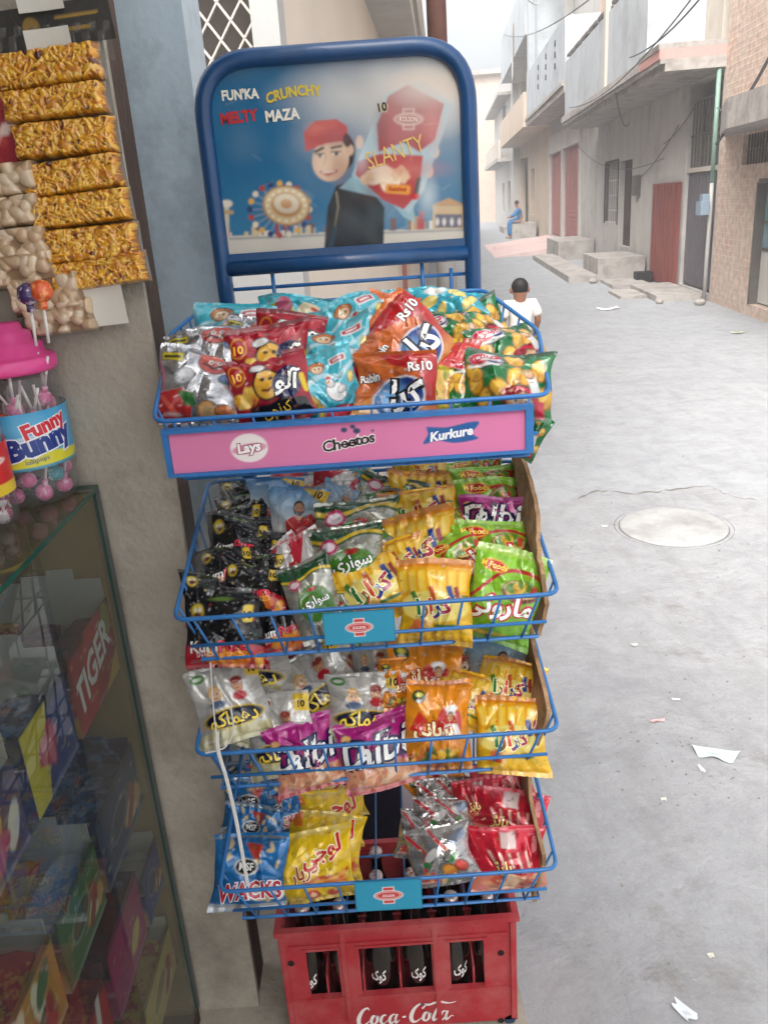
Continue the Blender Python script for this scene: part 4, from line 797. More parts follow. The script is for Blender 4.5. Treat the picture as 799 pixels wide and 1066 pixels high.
pk('redp', 528, 852, 1.27, 82, 62, -4, 38, 0, 'red crisp packet second from front in lowest basket', G4)
pk('redp', 524, 820, 1.345, 66, 56, 3, 38, 0, 'red crisp packet at the back of lowest basket', G4)

pk('kum', 276, 600, 1.30, 62, 62, 6, 46, 0, 'black crisp packet resting on the red and white packet', G2)
pk('sawari', 352, 634, 1.235, 54, 64, -14, 36, 0, 'silver packet with green patch peeping over the upper blue plate', G2)
pk('zing', 412, 590, 1.29, 74, 62, 10, 36, 0, 'yellow stick crisps packet squeezed flat between two tilted yellow ones', G2)
pk('mac', 472, 548, 1.37, 56, 56, 20, 38, 0, 'lime green packet poking out left of the buried magenta packet', G2)
pk('port', 334, 546, 1.43, 52, 54, 12, 34, 0, 'sky blue portrait packet overlapping the dark green band', G2)
pk('dham', 268, 745, 1.235, 66, 70, -12, 32, 0, 'white cartoon packet between the front left white packet and its neighbour', G3)
pk('dham', 352, 694, 1.36, 66, 62, -18, 34, 0, 'white cartoon packet lying flat near the middle of third basket', G3)
pk('bir', 478, 690, 1.37, 60, 56, 10, 34, 0, 'orange chef packet farthest back in third basket', G3)
pk('msf', 292, 846, 1.31, 48, 56, 16, 36, 0, 'blue packet wedged between the blue and the yellow rows', G4)
pk('loji', 312, 836, 1.36, 62, 54, -12, 38, 0, 'yellow packet lying crosswise on top of the yellow row', G4)
pk('redp', 500, 836, 1.31, 56, 56, 14, 38, 0, 'red crisp packet leaning over toward the silver packets', G4)
pk('sil2', 438, 868, 1.26, 50, 54, -18, 36, 0, 'silver packet tipped against the bottle gap', G4)
# ------------------------------------------------------------------ shop front: pillars, glass case, jars, hanging strips, crate
M_CONC = mat('rough_cement', (164, 156, 142), rough=.92, var=.16, scale=5, col2=(126, 119, 108), thr=(.48, .7), s2=4, bump=.35, bscale=70)
M_GREY = mat('blue_grey_paint', (176, 192, 202), rough=.6, var=.12, scale=5, col2=(150, 164, 174), thr=(.5, .7), s2=7, bump=.15, bscale=60)
M_WOOD = mat('dark_wood', (58, 38, 26), rough=.6, var=.35, scale=16, bump=.2)
M_PLY = mat('plywood_panel', (158, 132, 84), rough=.7, var=.12, scale=10)
def solid(name, boxes, material, label, catg, bevel=.006, kind=None, group=None):
    m = MB()
    for b in boxes: m.box(*b)
    return tag(m.build(name, material, None, bevel=bevel), label, catg, group, kind)
solid('cement_pillar', [(-1.2, -.362, 1.385, 1.401, .02, 3.0)], M_CONC, 'rough tan cement pillar beside the glass display case', 'pillar')
solid('door_post', [(-.46, -.366, 1.403, 1.5, .02, 3.0)], M_WOOD, 'dark brown wooden post between the cement pillar and the blue grey column', 'post')
cl, cr = at(125, 10, 1.8)[0], at(190, 10, 1.8)[0]
solid('painted_column', [(cl - .04, cr, 1.8, 2.0, .02, 3.0)], M_GREY, 'blue grey painted column behind the left side of the rack', 'column', .01)
solid('unseen_shop_roof', [(-2.6, -.12, -4.0, 1.5, 3.002, 3.2)], M_CONC, 'unseen cement roof slab sized to shade the shop front', 'roof')  # out of view; its edges are set by the shade they cast
solid('unseen_shop_wall', [(-2.7, -2.62, -4.0, 3.0, .0, 3.0), (-2.6, -.7, -4.0, -3.9, 0, 3.0)], M_CONC, 'unseen cement walls of the shop, rear one added to block light', 'wall')  # out of view; the rear wall is added to keep light out
# glass display case along the left
CX, CY0, CY1, CZ = -.487, .55, 1.362, 1.333
case = empty('display_case', (-.8, 1.0, .02)); tag(case, 'glass fronted display case full of sweet boxes below the candy jars', 'display case')
M_GL = glass_mat('case_glass', (.74, .77, .755), dust=.03); M_GE = mat('glass_green_edge', (24, 74, 62), rough=.15, var=.2)
m = MB(); m.box(-1.05, CX, CY0, CY1, CZ - .008, CZ, 0, skip='rb'); m.face([(CX, CY0, CZ - .008), (CX, CY1, CZ - .008), (CX, CY1, CZ), (CX, CY0, CZ)], 1); m.face([(CX, CY1, CZ - .008), (-1.05, CY1, CZ - .008), (-1.05, CY1, CZ), (CX, CY1, CZ)], 1)
under(m.build('glass_top', [M_GL, M_GE]), case)
m = MB(); m.box(CX - .012, CX - .006, CY0, CY1 - .004, .1, CZ - .009, 0, skip='b'); m.face([(CX - .006, CY1 - .004, .1), (CX - .012, CY1 - .004, .1), (CX - .012, CY1 - .004, CZ - .009), (CX - .006, CY1 - .004, CZ - .009)], 1)
under(m.build('glass_front', [M_GL, M_GE]), case)
m = MB(); m.box(-1.05, CX - .013, CY1 - .02, CY1 - .006, .02, CZ - .0095); under(m.build('end_panel', M_PLY), case)
m = MB(); m.box(-1.07, -1.05, CY0, CY1, .02, CZ - .0095); m.box(-1.05, CX - .013, CY0, CY0 + .015, .02, CZ - .0095); under(m.build('back_panel', mat('dark_panel', (70, 68, 64), rough=.8)), case)
m = MB(); m.box(-1.05, CX - .005, CY0, CY1, .02, .1); under(m.build('plinth', M_WOOD), case)
shz = [.985, .70, .48, .27]
for z in shz:
    m = MB(); m.box(-1.045, CX - .02, CY0 + .02, CY1 - .022, z - .006, z); under(m.build('glass_shelf', M_GL), case)
m = MB(); m.box(CX - .011, CX - .002, CY1 - .0035, CY1 + .006, .1, CZ - .009); under(m.build('edge_strip', mat('steel_trim', (96, 100, 98), rough=.4, metal=.5)), case)
# open sweet boxes on the shelves
M_CB = mat('grey_carton_inside', (186, 184, 178), rough=.8, var=.08)
def carton(x1, y0, y1, z0, hgt, dep, face_col, inside, label, words=(), back=.0, packs=None, trim=None, rot=0, catg='sweet box'):
    """open display carton; x1 = printed side towards the glass"""
    r_ = empty('sweet_box', (x1, (y0 + y1) / 2, z0)); r_.rotation_euler = (0, 0, R(rot)); tag(r_, label, catg, 'sweet boxes in the glass case')
    w, L = y1 - y0, dep; t = .003
    def ad(o): o.parent = r_; return o
    m = MB(); m.box(-L, -t, -w / 2, w / 2, 0, t); m.box(-L, -L + t, -w / 2, w / 2, t, hgt); m.box(-L + t, -t, -w / 2, -w / 2 + t, t, hgt * .62)
    n = 9; ys = [(-L + t) + (L - 2 * t) * i / n for i in range(n + 1)]
    for i in range(n):
        h0 = hgt + back * (.8 + .2 * math.sin(i * 2.1)); m.box(ys[i], ys[i + 1], w / 2 - t, w / 2, t, h0, skip='lr' if 0 < i < n - 1 else '')
    ad(m.build('carton', inside if inside else M_CB))
    dec = [(s, cx, cy, h, ro, c, dict(bold=.03, **o)) for (s, cx, cy, h, ro, c, o) in words]
    def pf(P, a):
        gg = np.random.RandomState(int(abs(y0) * 997 + z0 * 131)); P.above(.82 * a, tuple(x * .55 for x in face_col)); P.below(-.86 * a, tuple(min(255, x * .5 + 90) for x in face_col))
        if trim: trim(P, a)
        else: P.ell(-.1, 0, .5, .38 * a, tuple(min(255, x * .5 + 110) for x in face_col), 12); P.ell(-.1, 0, .44, .31 * a, tuple(x * .7 for x in face_col), 12); P.heap(.5, -.35 * a, .35, .3 * a, 12, .2, [(206, 160, 90), (226, 206, 170), (150, 70, 50)], 4)
        for _ in range(22):
            x, yy = gg.uniform(-.92, .92), gg.uniform(-.75, .75) * a
            if _ % 2: P.line([(x, yy), (x + gg.uniform(.05, .2), yy)], .014, (226, 220, 206), .55)
            else: P.ell(x, yy, .04, .03, [(226, 190, 60), (200, 60, 60), (230, 226, 220), (60, 110, 160)][gg.randint(4)], 0, .6)
    o = panel('printed_side', w, hgt, pf, face_col, dec, 60, 40); o.matrix_world = Matrix.Translation((.0005, 0, hgt / 2)) @ Matrix.Rotation(R(90), 4, 'Z') @ FACE; ad(o)
    o2 = panel('printed_front', L, hgt * .62, pf, face_col, (), 40, 24); o2.matrix_world = Matrix.Translation((-L / 2, -w / 2 - .0012, hgt * .31)) @ FACE; ad(o2)
    if packs:
        g = random.Random(int(abs(y0) * 1000)); kinds, npk = packs
        for i in range(npk):
            m = MB(); cc = kinds[g.randrange(len(kinds))]; xx = -L + t + (i + .5) * (L - 2 * t) / npk; hh = hgt * g.uniform(.66, .86)
            P0 = [(xx - .3 * L / npk, -w / 2 + .012), (xx, -w / 2 + .006), (xx + .3 * L / npk, -w / 2 + .012), (xx + .4 * L / npk, 0), (xx + .3 * L / npk, w / 2 - .012), (xx, w / 2 - .006), (xx - .3 * L / npk, w / 2 - .012), (xx - .4 * L / npk, 0)]
            m.prism(P0, .004, hh); p_ = m.build('sweet_pack', FM[cc], None, True, .004); ad(p_)
    return r_
FM = {k: mat('wrapper_' + k, c, rough=.28, var=.25, scale=40, coat=.3, col2=c2, thr=(.5, .56), s2=30, bump=.3, bscale=60) for k, c, c2 in (('red', (150, 20, 30), (196, 150, 60)), ('yellow', (214, 170, 40), (196, 60, 40)), ('orange', (220, 120, 40), (240, 210, 140)), ('navy', (28, 40, 86), (90, 130, 180)), ('plum', (90, 22, 44), (40, 16, 40)), ('green', (50, 110, 50), (200, 60, 60)), ('silver', (170, 172, 176), (90, 130, 190)))}
def t_tiger(P, a): P.poly([(-1, -a), (-.2, -a), (.6, a), (-.2, a)], (186, 40, 44)); P.ell(.75, .6 * a, .2, .3, (150, 150, 60)); P.poly([(.2, -a), (1, -a), (1, -.3 * a)], (206, 170, 60))
carton(-.502, 1.12, 1.335, .988, .145, .42, (164, 28, 36), None, 'red open sweet box with white lettering on the top shelf', [('TIGER', -.1, .05, .5, 14, (236, 232, 226), dict(shear=.2, wid=.9))], .06, (('red', 'plum'), 6), t_tiger)
o = panel('price_card', .05, .04, None, (206, 180, 60), [('6', 0, 0, .9, 0, BK, dict(bold=.03))], 12, 10); o.matrix_world = Matrix.Translation((-.60, 1.092, 1.055)) @ FACE; tag(o, 'yellow price card reading 6 on the red sweet box', 'price card')
carton(-.502, .93, 1.10, .988, .135, .42, (30, 52, 120), None, 'blue open box with yellow print in front of the red box', (), .07, (('yellow', 'navy'), 4), lambda P, a: (P.poly([(-1, -a), (-.4, -a), (.1, a), (-1, a)], (214, 196, 40)), P.heap(-.1, 0, .3, .3 * a, 14, .2, [(190, 50, 90), (220, 120, 140)], 2)))
carton(-.502, 1.09, 1.31, .703, .14, .42, (20, 52, 92), FM['navy'], 'large navy blue box on the second shelf', (), .02, (('navy',), 5))
carton(-.502, .90, 1.07, .703, .13, .42, (60, 110, 60), None, 'open box spilling orange and yellow packs on the second shelf', (), .05, (('orange', 'yellow', 'silver', 'navy'), 6))
carton(-.505, 1.03, 1.21, .483, .15, .42, (168, 24, 100), FM['navy'], 'magenta sided box with dark plum packs on the third shelf', (), 0, (('plum',), 6), lambda P, a: P.ell(.4, -.3 * a, .35, .2, (214, 196, 110), 30))
carton(-.505, .83, 1.0, .483, .13, .42, (190, 30, 40), FM['red'], 'red box full of red wrapped sweets on the third shelf', (), 0, (('red',), 6), lambda P, a: (P.poly([(-1, -a), (-.5, -a), (.0, a), (-.6, a)], (40, 110, 60)), P.line([(.3, -a), (.6, a)], .1, (226, 222, 214))))
carton(-.505, 1.12, 1.32, .273, .12, .42, (196, 176, 90), None, 'pale carton of yellow packs on the lowest shelf', (), .03, (('yellow',), 5))
carton(-.505, .90, 1.08, .273, .14, .42, (50, 40, 110), FM['red'], 'violet and red box on the lowest shelf', (), 0, (('red', 'plum'), 5), lambda P, a: P.poly([(-1, -a), (1, -a), (1, -.2 * a), (-1, .3 * a)], (160, 30, 50)))
carton(-.502, .72, .90, .988, .13, .42, (60, 30, 90), None, 'violet open box nearest the viewer on the top shelf', (), .06, (('silver', 'orange'), 5), lambda P, a: P.heap(0, 0, .7, .6 * a, 14, .3, [(226, 190, 60), (190, 50, 120), (230, 226, 220)], 3))
carton(-.502, 1.225, 1.335, .483, .12, .42, (30, 60, 140), None, 'narrow blue box squeezed in behind the magenta sided box', (), .02, (('navy', 'silver'), 5))
carton(-.502, .70, .88, .703, .14, .42, (190, 140, 40), None, 'mustard open box nearest the viewer on the second shelf', (), .04, (('red', 'green'), 5), lambda P, a: P.heap(0, 0, .7, .6 * a, 14, .3, [(170, 40, 40), (240, 226, 200), (60, 110, 60)], 6))
# candy jar with lollipops
M_JAR = glass_mat('clear_jar_plastic', (.87, .85, .86), rough=.1, ior=1.5, dust=.1)
M_PINK = mat('pink_plastic', (222, 70, 142), rough=.35, var=.06, coat=.2)
def ball(m, c, r, mt=0, n=10, sq=1.0, wob=0, seed=0):
    g = random.Random(seed); m.lathe([(max(.0004, r * math.sin(math.pi * k / n)) * (1 + g.uniform(-wob, wob)), -r * sq * math.cos(math.pi * k / n)) for k in range(n + 1)], c, 12, mt)
M_STICK = mat('white_stick', (226, 222, 216), rough=.5, var=.03)
LW = {k: mat('sweet_wrap_' + k, c, rough=.22, var=.2, scale=60, coat=.4, col2=c2, thr=(.52, .56), s2=70, bump=.4, bscale=120) for k, c, c2 in (('pink', (222, 110, 160), (240, 190, 210)), ('teal', (40, 150, 160), (170, 220, 220)), ('purple', (70, 50, 100), (200, 190, 200)), ('orange', (220, 90, 40), (240, 150, 90)), ('white', (214, 206, 206), (150, 60, 90)))}
def lollipop(p, d, L, k, label, group, r=.0145):
    e = empty('lollipop', p); tag(e, label, 'lollipop', group); d = Vector(d).normalized(); p = Vector(p)
    m = MB(); ball(m, p, r, 0, 10, .95, .05, 3); b = -d
    m.tube([p - d * r * .8, p - d * r * 1.5], r * .35, 8, 0); under(m.build('wrapped_sweet', LW[k], None, True), e)
    m = MB(); m.tube([p - d * r * 1.2, p - d * L], .0024, 8); under(m.build('stick', M_STICK, None, True), e); return e
def jar(px, py, rad, hgt, label, lid, dec, paint, base, group, Zc):
    c = atz(px, py, Zc); e = empty('candy_jar', (c[0], c[1], Zc)); tag(e, label, 'candy jar', group)
    m = MB(); r = rad; pr = [(r * .86, .001), (r * .97, .012), (r, .03), (r * .96, .04), (r, .05), (r, hgt * .84), (r * .9, hgt * .92), (r * .72, hgt * .96), (r * .72, hgt)]
    m.lathe(pr, (c[0], c[1], Zc), 36); under(m.build('jar_wall', M_JAR, None, True), e)
    if lid:
        m = MB(); h0 = Zc + hgt * .93; m.lathe([(r * .98, 0), (r * 1.02, .004), (r * 1.02, .02), (r * .94, .024), (r * .82, .026), (r * .8, .042), (r * .62, .045), (r * .6, .06), (r * .46, .063), (r * .42, .074), (r * .1, .076)], (c[0], c[1], h0), 40); under(m.build('lid', M_PINK, None, True), e)
    bend = lambda U, V: 0
    w = 2 * math.pi * r * .62; hh = hgt * .40; a = hh / w
    U, V = np.meshgrid(np.linspace(-1, 1, 150), np.linspace(-1, 1, 60)); P = Pt(U, V * a, base); paint(P, a)
    th = U * math.pi * .62 - math.pi / 2 + .5; G = np.stack([c[0] + (r + .0012) * np.cos(th), c[1] + (r + .0012) * np.sin(th), Zc + hgt * .48 + V * hh / 2], -1)
    acc = Acc(); v, q, k = grid_mesh(G, np.concatenate([P.C, P.Mt[..., None]], -1)); acc.add(v, q, col=k); decals(acc, G, gridnormals(G), a, dec, .0006)
    o = bpy.data.objects.new('label', acc.mesh('label', print_mat('jar_label_print', rough=.35, crinkle=0, coat=.2))); C.objects.link(o); under(o, e)
    return e, c
def bunny(P, a):
    P.below(lambda X: -.55 * a + .12 * a * np.cos(X * 3), (214, 206, 50)); P.below(-.9 * a, (60, 140, 170)); P.ell(-.1, .5 * a, .7, .3 * a, (120, 190, 220), 0, .6, soft=.2); P.ell(-.05, -.1 * a, .34, .3 * a, (236, 240, 240), 8, .5)
jr, jc = jar(38, 516, .074, .225, 'clear jar of wrapped lollipops with pink stepped lid and bunny lettering', True,
             [('Funny', .22, .4 * a_, .3 * a_ * 2, 12, (206, 30, 50), dict(bold=.05, out=(240, 240, 240))) for a_ in (.33,)] + [('Bunny', .15, -.16 * .33, .28, 10, (24, 54, 130), dict(bold=.06, out=(240, 240, 240))), ('lollipops', .05, -.66 * .33, .07, 6, (40, 70, 130), {})], bunny, (50, 150, 196), 'candy jars on the glass case', CZ + .001)
g = random.Random(4); n = 0
for ring, (rr, zz) in enumerate(((.05, .018), (.052, .044), (.02, .03), (.05, .07), (.03, .09), (.05, .1), (.03, .125))):
    for i in range(7 if rr > .03 else 3):
        t = i / (7 if rr > .03 else 3) * 6.283 + ring * .5
        p = (jc[0] + rr * math.cos(t), jc[1] + rr * math.sin(t), CZ + zz); k = ['pink', 'pink', 'teal', 'white', 'purple'][(i + ring) % 5]
        tx, ty = g.uniform(-.3, .3), g.uniform(-.3, .3); 
        if math.sin(t) > .6: continue
        nm = {'pink': 'pink wrapped lollipop among the sweets inside the clear jar', 'teal': 'teal wrapped lollipop among the sweets inside the clear jar', 'white': 'pale wrapped lollipop among the sweets inside the clear jar', 'purple': 'purple wrapped lollipop among the sweets inside the clear jar'}[k]
        lollipop(p, (tx, ty, -1), .075, k, nm, k + ' lollipops in the jar')
for i in range(15):
    t = -2.9 + i * .21; p = (jc[0] + .05 * math.cos(t), jc[1] + .05 * math.sin(t), CZ + g.uniform(.125, .165)); lollipop(p, (g.uniform(-.5, .5), .2, -1), g.uniform(.06, .085), 'pink' if i % 3 else 'orange', ('pink' if i % 3 else 'orange') + ' lollipop with its white stick up near the top of the jar', ('pink' if i % 3 else 'orange') + ' upright lollipops in the jar')
for px, py, k, lb in ((30, 306, 'purple', 'dark purple wrapped lollipop standing up out of the pink lid'), (43, 303, 'orange', 'orange wrapped lollipop standing up out of the pink lid')):
    p = at(px, py, jc[1] - .05); q = at(px + 8, py + 54, jc[1] - .05); lollipop(p, Vector(p - q), float(np.linalg.norm(q - p)), k, lb, None, .0175)
def redlab(P, a): P.below(-.55 * a, (220, 190, 50)); P.ell(0, -.7 * a, .3, .2 * a, (24, 22, 24)); P.ell(.1, .35 * a, .4, .2 * a, (236, 230, 226)); P.ell(.1, .35 * a, .34, .13 * a, (200, 30, 40))
jr2, jc2 = jar(-21, 548, .062, .19, 'clear candy jar with red and yellow label at the edge nearest the viewer', True, [], redlab, (196, 34, 36), 'candy jars on the glass case', CZ + .001)
m = MB()
for i in range(14): ball(m, (jc2[0] + .04 * math.cos(i * .9), jc2[1] + .04 * math.sin(i * .9), CZ + .018 + .024 * (i // 7)), .015, 0, 8, 1, .05, i)
tag(m.build('wrapped_sweets', LW['white'], None, True), 'pale wrapped sweets filling the jar with the red label', 'sweets', kind='stuff')
# hanging strips of snack packs
M_GOLD = print_mat('film_over_snack', rough=.3, coat=.9, crinkle=.35, scale=45)
def lumpy(w, h, kind, seed, nu=140, nv=56):
    g = np.random.RandomState(seed); U, V = np.meshgrid(np.linspace(-1, 1, nu), np.linspace(-1, 1, nv)); X, Y = U * w / 2, V * h / 2
    edge = np.clip((1 - np.abs(U)) / .12, 0, 1) ** .6 * np.clip((1 - np.abs(V)) / .2, 0, 1) ** .6
    H = np.zeros_like(U); K = np.ones(U.shape + (3,)) * np.array(lin((150, 92, 20) if kind == 'gold' else (150, 122, 92)))
    N = 340 if kind == 'gold' else 26
    for i in range(N):
        cx, cy, t = g.uniform(-.47, .47) * w, g.uniform(-.44, .44) * h, g.uniform(0, 3.14)
        if kind == 'gold':
            q = g.rand(); rx, ry = (g.uniform(.005, .013), g.uniform(.001, .0017)) if q < .66 else (g.uniform(.003, .0065), g.uniform(.0025, .005)); hh = g.uniform(.0012, .004)
            c = [(226, 164, 34), (214, 146, 28), (236, 184, 66), (198, 122, 24), (222, 172, 70)][g.randint(5)]
            if q > .985: c = (86, 34, 20)
        else: rx, ry, hh = g.uniform(.010, .015), g.uniform(.008, .011), g.uniform(.005, .008); c = [(206, 180, 146), (216, 194, 164), (190, 160, 126)][g.randint(3)]
        x = (X - cx) * math.cos(t) + (Y - cy) * math.sin(t); y = -(X - cx) * math.sin(t) + (Y - cy) * math.cos(t); d = (x / rx) ** 2 + (y / ry) ** 2
        z = np.where(d < 1, hh * np.sqrt(np.clip(1 - d, 0, 1)) + g.uniform(0, .004), -1); up_ = z > H
        H = np.where(up_, z, H); K[up_] = np.array(lin(c)) * g.uniform(.85, 1.1)
    Hs = H.copy()
    for _ in range(1): Hs[1:-1, 1:-1] = (Hs[:-2, 1:-1] + Hs[2:, 1:-1] + Hs[1:-1, :-2] + Hs[1:-1, 2:] + 2 * Hs[1:-1, 1:-1]) / 6
    Z = (.019 * edge ** .8 + Hs) * np.clip(edge * 1.3, 0, 1) + .0015
    frame = np.clip(1 - edge * 1.7, 0, 1)[..., None]
    K = K * (1 - frame) + frame * np.array(lin((120, 112, 96))) ; Mt = frame[..., 0] * .35
    G = np.stack([X * (1 + .05 * (np.abs(V))), Y, Z], -1); acc = Acc(); v, q, k = grid_mesh(G, np.concatenate([K, Mt[..., None]], -1)); acc.add(v, q, col=k)
    B = G[::55, ::139].copy(); B[..., 2] = 0; v, q, k = grid_mesh(B, np.ones(B.shape[:2] + (4,)) * .3, True); acc.add(v, q, col=k)
    return acc.mesh('pack', M_GOLD)
def strip(name, pts, kind, w, label, Y, roll, hfac=1.0):
    p0 = at(pts[0][0], pts[0][1], Y); e = empty(name, p0); tag(e, label, 'snack strip', 'strips of snack packs hanging in the shop')
    bpy.context.view_layer.update()
    for i, (px, py, hp) in enumerate(pts):
        P = at(px, py, Y); k = depth(P) / FPX
        o = bpy.data.objects.new('pack', lumpy(w, hp * k * hfac, kind, i * 7 + len(pts))); C.objects.link(o)
        o.matrix_world = Matrix.Translation(Vector(P)) @ Matrix.Rotation(R(roll + (i % 3 - 1) * 1.5), 4, 'Y') @ Matrix.Rotation(R(84), 4, 'X'); under(o, e)
    return e
YS = 1.37
gs = strip('snack_pack_strip', [(53, 72, 47), (59, 108, 40), (70, 145, 46), (77, 184, 44), (86, 218, 42), (95, 254, 46), (104, 284, 40)], 'gold', .152, 'hanging strip of seven packs of golden fried snack mix', YS, -3, .8)
ns_ = strip('snack_pack_strip', [(4, 190, 34), (10, 222, 32), (17, 254, 32), (26, 281, 32), (52, 305, 40), (64, 330, 36)], 'peanut', .115, 'hanging strip of packs of pale peanuts left of the golden mix', YS - .004, -4, 1.0)
o = panel('header_card', .18, .055, lambda P, a: (P.ell(-.3, 0, .14, .16, (150, 120, 60)), P.box(.45, .1, .35, .02, (176, 140, 60)), P.box(.4, -.08, .25, .02, (176, 140, 60))), (70, 68, 66), (), 80, 24, metal=.3, mats=M_GOLD); o.matrix_world = Matrix.Translation(Vector(at(52, 27, YS))) @ Matrix.Rotation(R(-4), 4, 'Y') @ FACE; under(o, gs)
M_FILMCLR = glass_mat('strip_film', (.93, .93, .92), rough=.12, dust=.12)
for (px, py, w, h) in ((56, 46, .17, .05),):
    U, V = np.meshgrid(np.linspace(-1, 1, 30), np.linspace(-1, 1, 12)); Gf = np.stack([U * w / 2, V * h / 2, .002 * np.sin(U * 25) * np.cos(V * 3)], -1); acc = Acc(); v, q, k = grid_mesh(Gf, np.ones(U.shape + (4,))); acc.add(v, q, col=k)
    o = bpy.data.objects.new('clear_seal', acc.mesh('clear_seal', M_FILMCLR)); C.objects.link(o); o.matrix_world = Matrix.Translation(Vector(at(px, py, YS))) @ FACE; under(o, gs)
for (px, py, w, h) in ((50, 40, .065, .026), (42, 3, .065, .02), (110, 318, .062, .062)):
    o = panel('white_tag', w, h, None, (214, 210, 198), (), 8, 8, bend=lambda U, V: .002 * U * U); o.matrix_world = Matrix.Translation(Vector(at(px, py, YS - .012))) @ Matrix.Rotation(R(-3), 4, 'Y') @ FACE; under(o, gs)
o = panel('red_seal', .05, .16, lambda P, a: P.heap(0, 0, .8, a, 12, .5, [(176, 60, 60), (226, 200, 190)], 2), (150, 34, 50), (), 20, 30, mats=M_GOLD); o.matrix_world = Matrix.Translation(Vector(at(2, 150, YS - .01))) @ FACE; under(o, ns_)
o = panel('maroon_edge', .012, .2, None, (130, 26, 60), (), 6, 20, mats=M_GOLD); o.matrix_world = Matrix.Translation(Vector(at(9, 275, YS - .008))) @ Matrix.Rotation(R(-8), 4, 'Y') @ FACE; under(o, ns_)
m = MB(); m.box(-1.1, -.40, 1.372, 1.384, 2.13, 2.15); tag(m.build('hanging_rail', M_WOOD), 'thin rail the snack strips hang from', 'rail')
# red bottle crate and its bottles
M_RED = mat('red_crate_plastic', (166, 38, 48), rough=.5, var=.12, scale=9, col2=(184, 104, 102), thr=(.44, .8), s2=7, bump=.1, bscale=80)
K0x, K1x, KY0, KY1, KZ0, KZ1 = -.281, .213, 1.30, 1.54, .072, .367
crate = empty('bottle_crate', ((K0x + K1x) / 2, (KY0 + KY1) / 2, KZ0)); tag(crate, 'red plastic soft drink crate full of bottles under the rack', 'crate')
def kx(px): return at(px, 1010, KY0)[0]
def kz(px, py): return at(px, py, KY0)[2]
wx = [(kx(320), kx(353)), (kx(375), kx(450)), (kx(469), kx(504))]; wz0, wz1 = kz(410, 1034), kz(410, 984)
m = MB(); t = .012
xs = [K0x + t] + [v for p in wx for v in p] + [K1x - t]
m.box(K0x, K1x, KY0, KY0 + t, wz1, KZ1 - .012); m.box(K0x, K1x, KY0, KY0 + t, KZ0, wz0)
for i in range(0, len(xs), 2): m.box(xs[i] - (t if i == 0 else 0), xs[i + 1] + (t if i == len(xs) - 2 else 0), KY0 + .0008, KY0 + t, wz0, wz1)
for sx in (K0x, K1x - t): m.box(sx, sx + t, KY0 + t, KY1 - t, KZ0, KZ1 - .012)
m.box(K0x, K1x, KY1 - t, KY1, KZ0, KZ1 - .012); m.box(K0x + t, K1x - t, KY0 + t, KY1 - t, KZ0, KZ0 + .01)
under(m.build('crate_body', M_RED, None, bevel=.003), crate)
m = MB()
m.box(K0x - .006, K1x + .006, KY0 - .006, KY0 + .008, KZ1 - .0118, KZ1); m.box(K0x - .006, K1x + .006, KY1 - .008, KY1 + .006, KZ1 - .0118, KZ1)
for sx in (K0x - .006, K1x - .008): m.box(sx, sx + .014, KY0 + .0081, KY1 - .0081, KZ1 - .0118, KZ1 - .0004)
under(m.build('rim', M_RED, None, bevel=.004), crate)
m = MB()
for x in [wx[0][1] + .012, wx[1][1] + .008]: m.box(x - .004, x + .006, KY0 - .005, KY0 - .0002, KZ0 + .01, KZ1 - .013)
for x in (K0x + .003, K1x - .013): m.box(x, x + .01, KY0 - .006, KY0 - .0002, KZ0 + .01, KZ1 - .013)
m.box(K0x + .02, K1x - .02, KY0 - .004, KY0 - .0003, wz1 + .012, wz1 + .018)
for (a_, b_) in wx:
    m.box(a_ - .006, b_ + .006, KY0 - .0032, KY0 - .0003, wz0 - .006, wz0); m.box(a_ - .006, b_ + .006, KY0 - .0032, KY0 - .0003, wz1, wz1 + .006)
under(m.build('moulded_rib', M_RED, None, bevel=.0015), crate)
m = MB()
for px, py in ((303, 1003), (521, 992), (521, 1062), (303, 1075)):
    p = at(px, py, KY0); m.tube([(p[0], KY0 - .0012, p[2]), (p[0], KY0 + .004, p[2])], .007, 12)
under(m.build('bolt_hole', mat('dark_hole', (24, 10, 12), rough=.9)), crate)
m = MB()
for i in range(1, 6): m.box(K0x + t + (K1x - K0x - 2 * t) * i / 6 - .002, K0x + t + (K1x - K0x - 2 * t) * i / 6 + .002, KY0 + t, KY1 - t, KZ0 + .01, KZ0 + .15)
for j in range(1, 3): m.box(K0x + t, K1x - t, KY0 + t + (KY1 - KY0 - 2 * t) * j / 3 - .0025, KY0 + t + (KY1 - KY0 - 2 * t) * j / 3 + .0025, KZ0 + .0101, KZ0 + .16)
under(m.build('divider', M_RED), crate)
